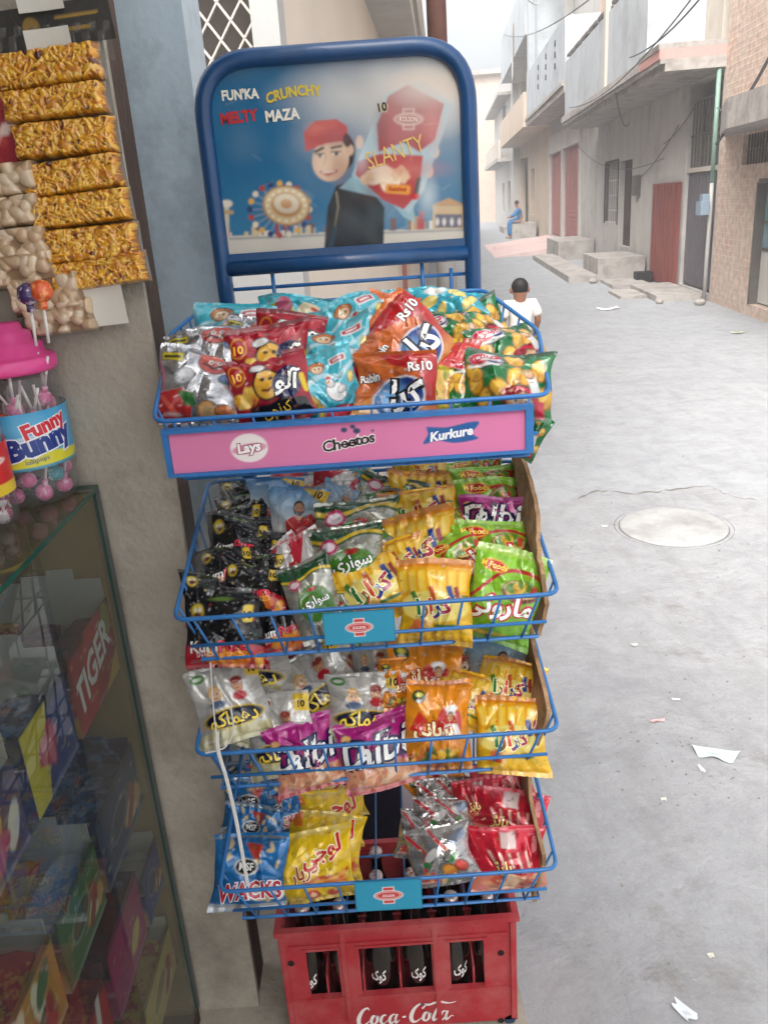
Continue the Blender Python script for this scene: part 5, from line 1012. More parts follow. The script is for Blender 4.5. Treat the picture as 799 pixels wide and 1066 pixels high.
# flowing script lettering on the crate front
S = [[(.62, .92, .02), (.5, 1.06, .05), (.25, .92, .09), (.08, .5, .12), (.12, .12, .1), (.4, .02, .06), (.75, .3, .02)],
     [(1.02, .55, .03), (.86, .5, .09), (.8, .2, .09), (.95, .03, .05), (1.12, .2, .08), (1.1, .48, .07), (1.0, .56, .03), (1.2, .5, .02)],
     [(1.62, .5, .02), (1.5, .57, .05), (1.36, .4, .09), (1.36, .14, .08), (1.52, .02, .04), (1.74, .24, .02)],
     [(2.18, .5, .03), (2.02, .57, .04), (1.86, .38, .09), (1.86, .12, .08), (2.0, .03, .05), (2.16, .3, .03)], [(2.24, .58, .05), (2.16, .26, .08), (2.24, .03, .06), (2.42, .2, .02)],
     [(2.55, .36, .06), (2.75, .38, .06)],
     [(3.62, .8, .05), (3.75, .98, .05), (3.5, 1.1, .05), (3.2, .86, .09), (3.06, .46, .12), (3.12, .12, .1), (3.36, .02, .06), (3.7, .26, .02)], [(3.5, 1.1, .05), (4.0, 1.02, .06), (4.5, 1.16, .07), (5.1, 1.04, .04), (5.5, 1.1, .02)],
     [(3.98, .55, .03), (3.82, .5, .09), (3.76, .2, .09), (3.91, .03, .05), (4.08, .2, .08), (4.06, .48, .07), (3.96, .56, .03), (4.2, .44, .02)],
     [(4.52, .7, .03), (4.58, .92, .06), (4.44, .6, .08), (4.34, .2, .09), (4.42, .02, .06), (4.62, .2, .02)],
     [(5.06, .5, .03), (4.9, .57, .04), (4.74, .38, .09), (4.74, .12, .08), (4.88, .03, .05), (5.04, .3, .03)], [(5.12, .58, .05), (5.04, .26, .08), (5.12, .03, .06), (5.35, .24, .03), (5.5, .2, .02)]]
V2, T2 = stroke2d(S, 7); pa, pb = at(372, 1072, KY0), at(470, 1066, KY0); sc = (pb[0] - pa[0]) / 5.4
V2[:, 0] += .18 * V2[:, 1]
m3 = np.stack([pa[0] + V2[:, 0] * sc, np.full(len(V2), KY0 - .0012), pa[2] + .013 + V2[:, 1] * sc * 1.25], 1)
acc = Acc(); acc.add(m3, t=T2, col=np.tile([*lin((232, 226, 222)), 0], (len(V2), 1))); o = bpy.data.objects.new('script_lettering', acc.mesh('script_lettering', M_FLAT, False)); C.objects.link(o); under(o, crate)
M_COLA = mat('cola_glass', (10, 7, 7), rough=.05, var=.2, coat=1.0); M_CAP = mat('crown_cap', (196, 190, 186), rough=.35, metal=.6, var=.1, scale=60, col2=(176, 40, 40), thr=(.5, .55), s2=50)
BP = [(.020, 0), (.0265, .004), (.0275, .02), (.0262, .05), (.0275, .085), (.0285, .115), (.026, .14), (.0195, .165), (.0142, .19), (.0125, .215), (.0132, .222), (.0132, .232), (.0118, .236)]
BP = [(r * (1.2 if z < .19 else 1.0), z * 1.22) for r, z in BP]
b0 = empty('soda_bottle', (0, 0, 0)); m = MB(); m.lathe(BP, n=20); ob = m.build('glass_body', M_COLA, None, True); ob.parent = b0
m = MB(); m.lathe([(.0148, .279), (.0155, .284), (.0142, .2905), (.004, .292)], n=20); oc = m.build('crown_cap', M_CAP, None, True); oc.parent = b0
g_ = np.random.RandomState(3)
for (w_, z_, h_) in ((1.5, .085, .02),):
    V, T, w = text2d('کوک', .03); th = V[:, 0] * .5 - math.pi / 2; pts = np.stack([.0346 * np.cos(th), .0346 * np.sin(th), .112 + V[:, 1] * .036], 1)
    acc = Acc(); acc.add(pts, t=T, col=np.tile([*lin((226, 224, 220)), 0], (len(pts), 1))); ol = bpy.data.objects.new('white_script', acc.mesh('white_script', M_FLAT, False)); C.objects.link(ol); ol.parent = b0
rows = ['front', 'middle', 'back']; cols_ = ['leftmost', 'second from left', 'third from left', 'third from right', 'second from right', 'rightmost']
first = True
for j in range(3):
    for i in range(6):
        x = K0x + t + (K1x - K0x - 2 * t) * (i + .5) / 6; y = KY0 + t + (KY1 - KY0 - 2 * t) * (j + .5) / 3
        if first: r_ = b0; first = False
        else:
            r_ = b0.copy(); C.objects.link(r_)
            for ch in (ob, oc, ol):
                c_ = ch.copy(); C.objects.link(c_); c_.parent = r_
        r_.location = (x, y, KZ0 + .0215); r_.rotation_euler = (0, 0, g_.uniform(-.5, .5))
        tag(r_, f'dark cola bottle in the {rows[j]} row of the crate, {cols_[i]}', 'bottle', 'cola bottles in the red crate')
# dark carton behind the crate
cb = empty('navy_carton', (.0, 1.95, .02)); tag(cb, 'navy blue carton with a white stripe standing behind the bottle crate', 'carton')
p0, p1, pm = at(360, 880, 1.8), at(440, 806, 1.8), at(418, 850, 1.8)
m = MB(); m.box(p0[0] - .05, pm[0], 1.8, 2.02, .02, p1[2] + .05); under(m.build('carton_side', mat('navy_carton', (26, 32, 52), rough=.5), None, bevel=.004), cb)
m = MB(); m.box(pm[0] + .0005, p1[0] + .0, 1.802, 2.018, .02, p1[2] + .046); under(m.build('white_stripe', mat('white_carton', (210, 214, 222), rough=.5), None, bevel=.004), cb)
# ------------------------------------------------------------------ ground
def ground_mat(name, c1, c2, dirt, dthr, bumpd=.012):
    m, N, L, b = newmat(name); setp(b, rough=.95, spec=.2)
    tc = N.new('ShaderNodeTexCoord'); co_ = tc.outputs['Object']
    def noise(sc, det=8, rgh=.65, dis=0, vec=None):
        n = N.new('ShaderNodeTexNoise'); n.inputs['Scale'].default_value = sc; n.inputs['Detail'].default_value = det; n.inputs['Roughness'].default_value = rgh; n.inputs['Distortion'].default_value = dis; L.new(vec or co_, n.inputs['Vector']); return n.outputs['Fac']
    def ramp(f, a, b_, ca=(0, 0, 0), cb=(1, 1, 1)):
        r = N.new('ShaderNodeValToRGB'); L.new(f, r.inputs['Fac']); e = r.color_ramp.elements; e[0].position = a; e[1].position = b_; e[0].color = (*ca, 1); e[1].color = (*cb, 1); return r.outputs['Color']
    def mix(f, a, b_):
        x = N.new('ShaderNodeMixRGB'); L.new(f, x.inputs['Fac']); L.new(a, x.inputs['Color1'])
        if isinstance(b_, tuple): x.inputs['Color2'].default_value = (*b_, 1)
        else: L.new(b_, x.inputs['Color2'])
        return x.outputs['Color']
    base = ramp(noise(1.1, 9, .7), .3, .7, lin(c1), lin(c2))
    base = mix(ramp(noise(5.5, 9, .75, .3), .46, .66, (0, 0, 0), (.5, .5, .5)), base, lin([x * .86 for x in c1])); base = mix(ramp(noise(17, 6, .7), .5, .7, (0, 0, 0), (.2, .2, .2)), base, lin([min(255, x * 1.12) for x in c2]))
    mp = N.new('ShaderNodeMapping'); mp.inputs['Scale'].default_value = (5, .7, 1); mp.inputs['Rotation'].default_value = (0, 0, R(-28)); L.new(co_, mp.inputs['Vector'])
    tracks = ramp(noise(1.6, 6, .6, .4, mp.outputs['Vector']), .5, .72)
    k = N.new('ShaderNodeMath'); k.operation = 'MULTIPLY'; k.inputs[1].default_value = .28; L.new(tracks, k.inputs[0])
    c = mix(k.outputs[0], base, lin(dirt))
    c = mix(ramp(noise(2.2, 10, .75), dthr[0], dthr[1]), c, lin(dirt))
    sp = ramp(noise(60, 4, .7), .68, .72); k2 = N.new('ShaderNodeMath'); k2.operation = 'MULTIPLY'; k2.inputs[1].default_value = .5; L.new(sp, k2.inputs[0])
    c = mix(k2.outputs[0], c, lin([x * .62 for x in dirt]))
    wv = N.new('ShaderNodeTexNoise'); wv.inputs['Scale'].default_value = 1.3; wv.inputs['Detail'].default_value = 6; L.new(co_, wv.inputs['Vector']); av = N.new('ShaderNodeMixRGB'); av.inputs['Fac'].default_value = .32; L.new(co_, av.inputs['Color1']); L.new(wv.outputs['Color'], av.inputs['Color2'])
    vo = N.new('ShaderNodeTexVoronoi'); vo.feature = 'DISTANCE_TO_EDGE'; vo.inputs['Scale'].default_value = .55; L.new(av.outputs['Color'], vo.inputs['Vector'])
    ck = ramp(vo.outputs['Distance'], .0, .006, (1, 1, 1), (0, 0, 0)); kc = N.new('ShaderNodeMath'); kc.operation = 'MULTIPLY'; L.new(ck, kc.inputs[0]); L.new(ramp(noise(.8, 3), .48, .6), kc.inputs[1]); kc2 = N.new('ShaderNodeMath'); kc2.operation = 'MULTIPLY'; kc2.inputs[1].default_value = .14; L.new(kc.outputs[0], kc2.inputs[0])
    c = mix(kc2.outputs[0], c, lin([x * .5 for x in dirt]))
    g2 = ramp(noise(140, 3, .6), .2, .8, (.42, .42, .42), (.58, .58, .58)); ov = N.new('ShaderNodeMixRGB'); ov.blend_type = 'OVERLAY'; ov.inputs['Fac'].default_value = .5; L.new(c, ov.inputs['Color1']); L.new(g2, ov.inputs['Color2'])
    L.new(ov.outputs['Color'], b.inputs['Base Color'])
    bp = N.new('ShaderNodeBump'); bp.inputs['Strength'].default_value = .6; bp.inputs['Distance'].default_value = bumpd
    ad = N.new('ShaderNodeMath'); ad.operation = 'ADD'; L.new(noise(9, 8, .7), ad.inputs[0]); lm = N.new('ShaderNodeMath'); lm.operation = 'MULTIPLY'; lm.inputs[1].default_value = 2.5; L.new(noise(2.4, 5, .6, .5), lm.inputs[0]); L.new(lm.outputs[0], ad.inputs[1]); L.new(ad.outputs[0], bp.inputs['Height']); L.new(bp.outputs['Normal'], b.inputs['Normal'])
    return m
M_ROAD = ground_mat('dusty_concrete_street', (145, 148, 152), (160, 163, 166), (130, 129, 127), (.6, .78))
M_DIRT = ground_mat('dusty_worn_street', (144, 146, 149), (159, 160, 162), (122, 120, 117), (.56, .72), .02)
m = MB(); n = 40; m.face([(-400, -400, 0), (400, -400, 0), (400, 900, 0), (-400, 900, 0)]); tag(m.build('road', M_ROAD), kind='structure')
edge = [(560, 530), (600, 520), (622, 512), (655, 515), (690, 512), (735, 507), (752, 514), (775, 520), (805, 521), (870, 520)]
poly = []; g = random.Random(8)
for p in cat([(x, y) for x, y in edge], 6): q = atz(p[0], p[1] + g.uniform(-1.2, 1.2)); poly.append((q[0], q[1]))
poly += [(9, 4.6), (9, -2), (.3, -2), (.3, 2.6), (.6, 3.4)]
m = MB(); m.prism(poly[::-1], .0005, .004); tag(m.build('dirt_road', M_DIRT), kind='structure')
rg = random.Random(5); cr_ = [(q[0], q[1]) for q in poly[6:46]]; L_ = []; R_ = []
for i, q in enumerate(cr_):
    wd = rg.uniform(.003, .016) * (1 if i % 9 else .2); L_.append((q[0] + rg.uniform(-.004, .004), q[1] + wd)); R_.append((q[0], q[1] - wd * .6))
m = MB()
for i in range(len(cr_) - 1): m.face([(*R_[i], .0065), (*R_[i + 1], .0065), (*L_[i + 1], .0065), (*L_[i], .0065)])
tag(m.build('road_crack', mat('crack_dirt', (112, 108, 103), rough=1)), kind='structure')
m = MB()
pl = [(640, 930), (648, 1000), (660, 1100)]
a, b_, c_ = (atz(*p) for p in pl)
ap = [(-3, -1.5), (c_[0] + .1, -1.5), (c_[0], c_[1]), (b_[0], b_[1]), (a[0], a[1]), (a[0] - .06, a[1] + .25), (a[0] - .14, a[1] + .6), (-.05, 2.9), (-3, 2.9)]
m.prism(ap, -.05, .012); tag(m.build('pavement', M_DIRT), kind='structure')
m = MB(); m.prism([(-3, -1.5), (.22, -1.5), (.235, 1.2), (.225, 1.72), (-.25, 1.76), (-.3, 2.6), (-3, 2.6)], .012, .06); tag(m.build('shop_step', M_CONC, None, bevel=.01), 'low cement step carrying the rack and the red crate', 'step')
cm = atz(700, 549); m = MB(); m.lathe([(.285, .0045), (.283, .0085), (.27, .0105), (.01, .0115)], (cm[0], cm[1], 0), 56)
tag(m.build('manhole_cover', mat('manhole_cement', (164, 165, 165), rough=.9, var=.12, scale=7, col2=(132, 131, 128), thr=(.45, .7), bump=.3, bscale=40), None, True), 'round pale cement manhole cover in the street', 'manhole cover')
m = MB(); m.lathe([(.312, .0042), (.306, .0062), (.29, .007), (.287, .0042)], (cm[0], cm[1], 0), 56); tag(m.build('manhole_ring', M_DIRT, None, True), 'sandy worn rim of cement around the manhole cover', 'manhole rim')
g = random.Random(21); m = MB()
def chunk(x, y, z, r, mt=0):
    k = g.randint(5, 7); a0 = g.uniform(0, 6); h = r * g.uniform(.3, .8); P = [(x + r * g.uniform(.6, 1.1) * math.cos(a0 + i * 6.283 / k), y + r * g.uniform(.6, 1.1) * math.sin(a0 + i * 6.283 / k)) for i in range(k)]
    m.prism(P, z, z + h, mt)
for i in range(200):
    if i < 110: p = atz(g.gauss(700, 55), g.gauss(778, 34)); r = g.uniform(.0015, .005)
    elif i < 160: p = atz(g.gauss(720, 60), g.gauss(600, 40)); r = g.uniform(.002, .007)
    elif i < 190: p = atz(g.uniform(560, 799), g.uniform(420, 1060)); r = g.uniform(.002, .006)
    else: p = atz(g.gauss(650, 30), g.gauss(1010, 30)); r = g.uniform(.001, .004)
    if p[0] < .55 or p[1] > 12: continue
    chunk(p[0], p[1], .004, r, g.choice([0, 0, 0, 2, 2, 1]))
tag(m.build('debris', [mat('grit', (138, 135, 130), rough=.95), mat('dark_grit', (116, 112, 106), rough=.95), mat('pale_grit', (160, 158, 153), rough=.9)]), kind='stuff')
def scrap(px, py, w, l, rot, col, label, nm='paper_scrap', catg='paper scrap'):
    p = atz(px, py); gg = random.Random(px); U, V = np.meshgrid(np.linspace(-1, 1, 10), np.linspace(-1, 1, 8)); ph = gg.uniform(0, 6)
    sz = min(w, l); Z = .009 + .09 * sz * np.sin(3 * U + ph) * np.cos(2 * V + ph) + .06 * sz * np.abs(U); G = np.stack([U * w / 2 * (1 + .2 * np.sin(ph) * V), V * l / 2 * (1 - .2 * np.cos(ph) * U) + .1 * l * np.sin(4 * U + ph), Z], -1)
    K = np.ones(U.shape + (4,)) * np.array([*lin(col), 0]); K[2:4, 3:6, :3] *= .75; acc = Acc(); v, q, k = grid_mesh(G, K); acc.add(v, q, col=k); G2 = G.copy(); G2[..., 2] -= .0012; v, q, k = grid_mesh(G2, K, True); acc.add(v, q, col=k)
    o = bpy.data.objects.new(nm, acc.mesh(nm, M_FLAT)); C.objects.link(o); o.location = (p[0], p[1], 0); o.rotation_euler = (0, 0, R(rot)); tag(o, label, catg, 'litter on the street')
scrap(744, 787, .125, .055, -22, (196, 214, 208), 'pale green white paper packet lying on the gravel stretch of street', 'litter_packet', 'litter')
scrap(711, 1055, .028, .05, 35, (206, 214, 220), 'small bluish white scrap near the bottom edge of the pavement')
scrap(729, 802, .012, .035, 10, (210, 212, 210), 'thin white scrap just below the pale green packet')
scrap(739, 997, .014, .012, 10, (206, 204, 192), 'tiny cream crumb of litter alone on the street'); scrap(690, 834, .016, .012, 0, (214, 212, 206), 'tiny white scrap between packet and rack')
scrap(703, 730, .028, .012, -10, (214, 214, 214), 'white sliver on the gravel above the pale green packet'); scrap(684, 752, .05, .014, 5, (206, 170, 172), 'pinkish strip of litter in the gravel')
scrap(660, 673, .024, .02, 20, (196, 194, 190), 'pale crumpled bit below the manhole'); scrap(629, 549, .03, .02, 0, (222, 222, 220), 'white speck of paper left of the manhole')
scrap(634, 322, .32, .2, 20, (222, 222, 224), 'white plastic bag lying in the street near the child', 'plastic_bag', 'plastic bag'); scrap(768, 347, .15, .1, 10, (170, 176, 150), 'greenish litter wrapper farther up the street', 'litter_wrapper', 'litter')
# ------------------------------------------------------------------ right hand row of houses, built in a frame along the wall line
WA = np.array([5.343, 13.232]); WD = np.array([.092, 1.0]); WD /= np.linalg.norm(WD)
WM = Matrix(((WD[0], WD[1], 0, WA[0]), (WD[1], -WD[0], 0, WA[1]), (0, 0, 1, 0), (0, 0, 0, 1)))   # local x along the wall, local y INTO the house, z up
def onw(px, py, off=0.0):
    d = ray(px, py); Nn = np.array([-WD[1], WD[0]]); A = WA + Nn * off; t = ((A - EYE[:2]) @ Nn) / (d[:2] @ Nn); P = EYE + t * d; return float((P[:2] - WA) @ WD), float(P[2])
M_PLAST = mat('grey_plaster', (182, 179, 175), streak=.4, rough=.9, var=.1, scale=1.6, col2=(152, 147, 142), thr=(.54, .68), s2=.7, bump=.3, bscale=14, coords='Object')
M_PLAST2 = mat('bluish_plaster', (172, 178, 183), streak=.32, rough=.85, var=.08, scale=1.2, col2=(148, 152, 156), thr=(.5, .7), s2=.9)
M_CREAM = mat('cream_plaster', (188, 180, 169), streak=.32, rough=.9, var=.08, scale=1.5, col2=(166, 152, 136), thr=(.55, .75), s2=.8)
M_TAN = mat('tan_plaster', (192, 174, 156), streak=.32, rough=.9, var=.1, scale=1.5)
M_BRICK = brick_mat('old_pale_brick', (192, 160, 142), (180, 148, 132), (192, 178, 166), 1.0, (190, 172, 158), (.3, .56)); M_BRICK2 = brick_mat('orange_brick', (196, 156, 130), (184, 142, 118), (198, 182, 166), 1.0, (200, 170, 150), (.5, .8))
M_PINKB = mat('pink_painted_band', (196, 148, 142), rough=.8, var=.08); M_DARK = mat('dark_interior', (34, 32, 32), rough=.9); M_IRON = mat('weathered_iron', (96, 92, 88), rough=.6, metal=.3, var=.2)
M_DKDOOR = mat('dark_wood_door', (62, 44, 40), rough=.7, var=.25, scale=6, col2=(150, 140, 130), thr=(.66, .7), s2=5)
M_REDDOOR = mat('red_oxide_sheet', (128, 62, 54), rough=.55, var=.1, scale=3); M_GATE = mat('grey_gate_sheet', (96, 92, 98), rough=.5, var=.12, scale=3, metal=.2); M_PGATE = mat('faded_red_gate', (158, 108, 104), rough=.7, var=.12, scale=2)
M_RAMP = mat('pinkish_cement', (192, 170, 166), rough=.95, var=.1, scale=2); M_STEP = mat('worn_cement_block', (166, 162, 158), streak=.4, rough=.95, var=.12, scale=3, col2=(146, 139, 132), s2=4, bump=.5, bscale=20)
M_GREENP = mat('green_pipe', (120, 150, 138), rough=.5); M_WHITE = mat('white_paint', (184, 182, 178), streak=.32, rough=.7, var=.08, scale=1.2, col2=(176, 170, 160), thr=(.5, .7), s2=.6)
class W(MB):
    def __init__(s): super().__init__(); s.M = WM
def wall(m, s0, s1, z0, z1, ops, d0=0.0, d1=.25, mt=0):
    """wall slab along s with rectangular openings"""
    xs = sorted({s0, s1} | {v for o in ops for v in o[:2]}); zs = sorted({z0, z1} | {v for o in ops for v in o[2:]})
    for i in range(len(xs) - 1):
        for j in range(len(zs) - 1):
            cx, cz = (xs[i] + xs[i + 1]) / 2, (zs[j] + zs[j + 1]) / 2
            if any(o[0] < cx < o[1] and o[2] < cz < o[3] for o in ops): continue
            m.box(xs[i], xs[i + 1], d0, d1, zs[j], zs[j + 1], mt)
def ribs(m, s0, s1, z0, z1, d, n, t=.012, mt=0):
    m.box(s0, s1, d, d + .03, z0, z1, mt)
    for i in range(n): a = s0 + (s1 - s0) * (i + .2) / n; m.box(a, a + (s1 - s0) / n * .5, d - t, d - .0005, z0 + .03, z1 - .03, mt)
def house(name, s, label, catg='house'):
    p = WM @ Vector((s, 0, 0)); e = empty(name, p); tag(e, label, catg); bpy.context.view_layer.update(); return e
def part(m, name, mats, par, **k): return under(m.build(name, mats, None, **k), par)
# nearest: brick house with door and concrete canopy
h0 = house('brick_house', -3, 'pale brick house with a concrete canopy and white door at the right edge')
m = W(); wall(m, -9, -.0, 0, 8.5, [(-2.62, -1.72, .16, 1.72), (-2.5, -1.0, 1.95, 2.33)]); m.box(-9, -.0, .26, 7, 0, 8.4); part(m, 'brick_wall', M_BRICK, h0)
m = W(); m.box(-2.58, -1.76, .1, .14, .18, .86, 0); m.box(-2.58, -1.76, .1, .14, .9, 1.7, 1); dr = part(m, 'door', [M_WHITE, mat('door_glass', (120, 146, 156), rough=.25, var=.3, scale=3)], h0)
m = W(); m.box(-1.765, -1.70, -.012, .1, .16, 1.72); m.box(-2.62, -1.765, -.012, .1, 1.70, 1.76); m.box(-2.58, -1.766, .085, .0995, .86, .9); m.box(-2.58, -1.766, .085, .0995, 1.2, 1.24); part(m, 'door_frame', M_IRON, h0)
m = W(); m.prism([(-.2, -.002), (-6, -.002), (-6, -.62), (-2.2, -.62), (-1.0, -.32)][::-1], 2.36, 2.7); part(m, 'canopy', M_STEP, h0, bevel=.05)
m = W()
for i in range(14): a = -2.5 + i * .11; m.box(a, a + .02, .05, .07, 1.95, 2.33)
m.box(-2.5, -1.0, .052, .068, 2.13, 2.15); part(m, 'ventilator_bars', M_IRON, h0)
# plastered house with the long balcony
h1 = house('plastered_house', 5, 'grey plastered two storey house with long panelled balcony and pink banded corner')
ops = [(.06, 1.82, .1, 3.28), (6.1, 7.46, .5, 2.36), (7.62, 9.25, 1.0, 2.36)]
m = W(); wall(m, 0.001, 10.5, 0, 3.4, ops); m.box(1.9, 10.5, .26, 7, 0, 3.38); m.box(.002, 1.9, 1.6, 7, 0, 3.38); part(m, 'ground_floor_wall', M_PLAST, h1)
m = W(); m.box(.05, 1.83, .02, .16, 1.93, 2.0); m.box(.06, 1.82, .9, 1.0, 1.93, 3.28, 0); part(m, 'gate_lintel', M_CREAM, h1)
m = W(); wall(m, .3, 4.4, 3.6, 8.5, [(2.2, 3.4, 4.9, 6.6)], .0, .25); m.box(.3, 10.5, .26, 7, 3.6, 8.4); uw = part(m, 'upper_wall', M_CREAM, h1)
m = W(); wall(m, 4.4005, 10.5, 3.6, 8.9, [], -.001, .25); part(m, 'brick_upper_wall', M_BRICK2, h1)
m = W(); m.box(-.02, 10.45, -.86, -.003, 3.3, 3.4); m.box(-.02, 10.45, -.93, -.003, 3.401, 3.46); m.box(1.3, 10.45, -.96, -.003, 3.461, 3.6); m.box(-.02, 1.3, -.96, -.003, 3.585, 3.66); part(m, 'balcony_slab', M_STEP, h1)
m = W(); m.box(-.02, 1.299, -.95, -.003, 3.4605, 3.584); part(m, 'pink_band', M_PINKB, h1)
m = W()
for a, b_ in ((1.15, 4.45), (4.72, 10.44)): m.box(a, b_, -.88, -.76, 3.601, 4.88)
m.box(1.15, 1.25, -.7599, -.004, 3.601, 4.88); part(m, 'parapet_panel', M_PLAST2, h1)
m = W(); m.box(4.46, 4.71, -.93, -.72, 3.601, 5.6); part(m, 'parapet_pier', M_CREAM, h1)
m = W()
for i in range(3): m.box(1.3 + i * 1.05, 2.2 + i * 1.05, -.86, -.78, 4.97, 5.03)
for i in range(5): m.box(4.9 + i * 1.1, 5.85 + i * 1.1, -.86, -.78, 4.97, 5.03)
for i in range(9): m.box(1.3 + i * 1.02, 1.36 + i * 1.02, -.85, -.79, 4.881, 4.97)
part(m, 'balcony_rail', M_IRON, h1)
m = W(); ribs(m, .08, .93, .12, 1.92, .06, 9); ribs(m, .955, 1.8, .12, 1.92, .06, 9); part(m, 'gate', M_GATE, h1)
m = W()
for i in range(10): a = .12 + i * .18; m.box(a, a + .02, .06, .08, 2.0, 3.0)
m.box(.06, 1.82, .055, .085, 2.98, 3.02); m.box(.06, 1.82, .0555, .0845, 2.48, 2.51); part(m, 'gate_grille', M_IRON, h1)
m = W(); m.box(6.1, 7.46, .12, .17, .5, 2.36); m.box(6.72, 6.76, .105, .119, .55, 2.3); part(m, 'door', M_DKDOOR, h1)
m = W(); m.box(7.62, 9.25, .16, .2, 1.0, 2.36, 0); wf = part(m, 'window', [M_DARK], h1)
m = W()
for i in range(7): a = 7.66 + i * .255; m.box(a, a + .03, .08, .11, 1.0, 2.36)
for z in (1.25, 1.6, 1.95): m.box(7.62, 9.25, .082, .108, z, z + .03)
part(m, 'window_bars', M_WHITE, wf); m = W(); m.box(7.56, 7.62, -.02, .1, .96, 2.4); m.box(9.25, 9.31, -.02, .1, .96, 2.4); m.box(7.621, 9.249, -.02, .1, 2.36, 2.42); part(m, 'window_frame', M_DKDOOR, wf)
m = W(); m.box(5.2, 5.6, -.1, -.002, 1.6, 2.0); part(m, 'switch_box', M_IRON, h1)
m = W(); ribs(m, 0, 1.98, .02, 1.8, 0, 8, .015); o = m.build('red_sheet_gate', M_REDDOOR)
sa, _ = onw(679, 290); o.matrix_world = Matrix.Identity(4)
for v in o.data.vertices:
    q = WM.inverted() @ v.co; v.co = WM @ Vector((1.96 + q.x, -.045 + q.y - .0 * q.x, q.z))
tag(o, 'red oxide sheet gate leaf folded back flat on the grey wall', 'gate')
# pipe and meter
pe = house('drain_pipe', 0, 'drain pipe, green above and grey below, on the corner of the brick house', 'pipe')
m = W(); m.tube([(.03, -.08, 1.75), (.03, -.08, 3.38)], .034, 10); part(m, 'green_pipe', M_GREENP, pe, smooth=True)
m = W(); m.tube([(.03, -.08, .03), (.03, -.08, .75), (-.02, -.09, 1.2), (.03, -.08, 1.7499)], .03, 10); part(m, 'grey_pipe', mat('grey_pipe', (170, 170, 168), rough=.6), pe, smooth=True)
m = W(); m.box(-.1, .14, -.26, -.13, 1.3, 1.5); m.box(-.06, .09, -.23, -.13, 1.501, 1.6); tag(m.build('electric_meter', mat('meter_blue_grey', (124, 142, 158), rough=.5), None, bevel=.02), 'blue grey electric meter box beside the grey gate', 'meter')
# steps in front
def block(name, s0, s1, d0, d1, h, label, material=M_STEP, bev=.05, group='worn steps before the grey house'):
    m = W(); m.box(s0, s1, d0, d1, 0, h); tag(m.build(name, material, None, bevel=bev, ), label, 'step', group)
sL, _ = onw(634, 285, .95); 
block('door_step', 4.3, 6.2, -1.0, -.05, .44, 'tall worn cement block below the dark wooden door'); block('door_step', 6.25, 7.3, -.8, -.05, .36, 'lower cement block just beyond the tall worn one')
block('stone_ledge', 4.2, 11.6, -1.6, -1.02, .13, 'long low broken stone ledge along the grey house'); block('stone_ledge', 10.6, 13.3, -1.0, -.02, .5, 'cement plinth between the grey house and the pink ramp')
block('stone_slab', .3, 2.3, -.75, -.04, .1, 'cracked stone slab under the grey gate'); block('stone_slab', .9, 2.0, -1.2, -.76, .05, 'flat stone slab lying at the foot of the grey gate'); block('stone_slab', 2.6, 4.0, -1.0, -.3, .06, 'flat stone slab before the red gate leaf')
for i, (s, d, r_) in enumerate(((-.35, -.25, .09), (.1, -.75, .07), (2.15, -.35, .09), (3.9, -1.15, .09))):
    m = MB(); q = WM @ Vector((s, d, 0)); ball(m, (q.x, q.y, r_ * .5), r_, 0, 7, .6, .12, i); tag(m.build('rubble_stone', M_STEP), ['rounded stone at the corner of the brick pier', 'rounded stone on the slab below the grey pipe', 'rounded stone between the red gate leaf and grey gate', 'rounded stone beside the black bucket'][i], 'stone', 'stones along the wall')
m = W(); m.box(3.4, 3.7, -.4, -.1, 0, .2); tag(m.build('black_tub', M_DARK, None, bevel=.03), 'small black tub beside the cement block and red gate leaf', 'tub')
# second house with twin faded red gates and ramp
h2 = house('balcony_house', 15, 'grey blue house with twin faded red gates and dotted balcony front')
m = W(); wall(m, 10.501, 21, 0, 4.2, [(13.55, 17.2, .25, 3.15), (17.5, 20.9, .25, 3.15)], .02, .27); m.box(10.501, 21, .28, 8, 0, 4.19); part(m, 'ground_floor_wall', M_PLAST, h2)
m = W(); wall(m, 13.3, 20.98, .25, 3.75, [(13.55, 17.2, .25, 3.15), (17.5, 20.9, .25, 3.15)], -.05, .0195); part(m, 'white_surround', M_WHITE, h2)
for s0, s1 in ((13.58, 17.17), (17.53, 20.87)):
    m = W(); m.box(s0, s1, .1, .14, .27, 3.13)
    for i in range(16): z = .34 + i * .135; m.box(s0 + .1, s1 - .1, .075, .0995, z, z + .08)
    for i in range(9): a = s0 + (s1 - s0) * i / 8 - .02; m.box(max(a, s0), min(a + .05, s1), .06, .0745, .27, 3.13)
    part(m, 'gate', M_PGATE, h2)
m = W(); m.box(10.52, 20.98, -.9, .0, 4.2, 4.36); m.box(10.52, 20.98, -.96, .0, 4.3605, 4.46); part(m, 'balcony_slab', M_STEP, h2)
m = W(); m.box(10.52, 20.95, -.88, -.76, 4.4605, 5.95); m.box(10.52, 10.64, -.7595, .0, 4.4605, 5.95); part(m, 'parapet_panel', M_PLAST2, h2)
for i in range(3):
    for j in range(3):
        m = W(); s, z = 12.4 + i * 2.2, 5.0 + j * .28; m.box(s, s + .16, -.9, -.8805, z, z + .14); part(m, 'ventilation_hole', M_DARK, h2)
m = W(); wall(m, 10.51, 21, 4.4605, 9.2, [(14.5, 17, 6.2, 8.4)], .02, .27); m.box(10.51, 21, .28, 8, 4.19, 9.15); part(m, 'upper_wall', M_WHITE, h2)
m = W(); m.box(17.5, 18.2, -.85, .0195, 5.951, 9.3); m.box(20.3, 20.98, -.85, .0195, 5.951, 9.3); m.box(11, 20.98, -.9, .0, 9.201, 9.4); part(m, 'roof_pier', M_PLAST2, h2)
m = W(); P = [(13.4, -.06), (20.9, -.06), (20.4, -2.6), (13.9, -2.6)]
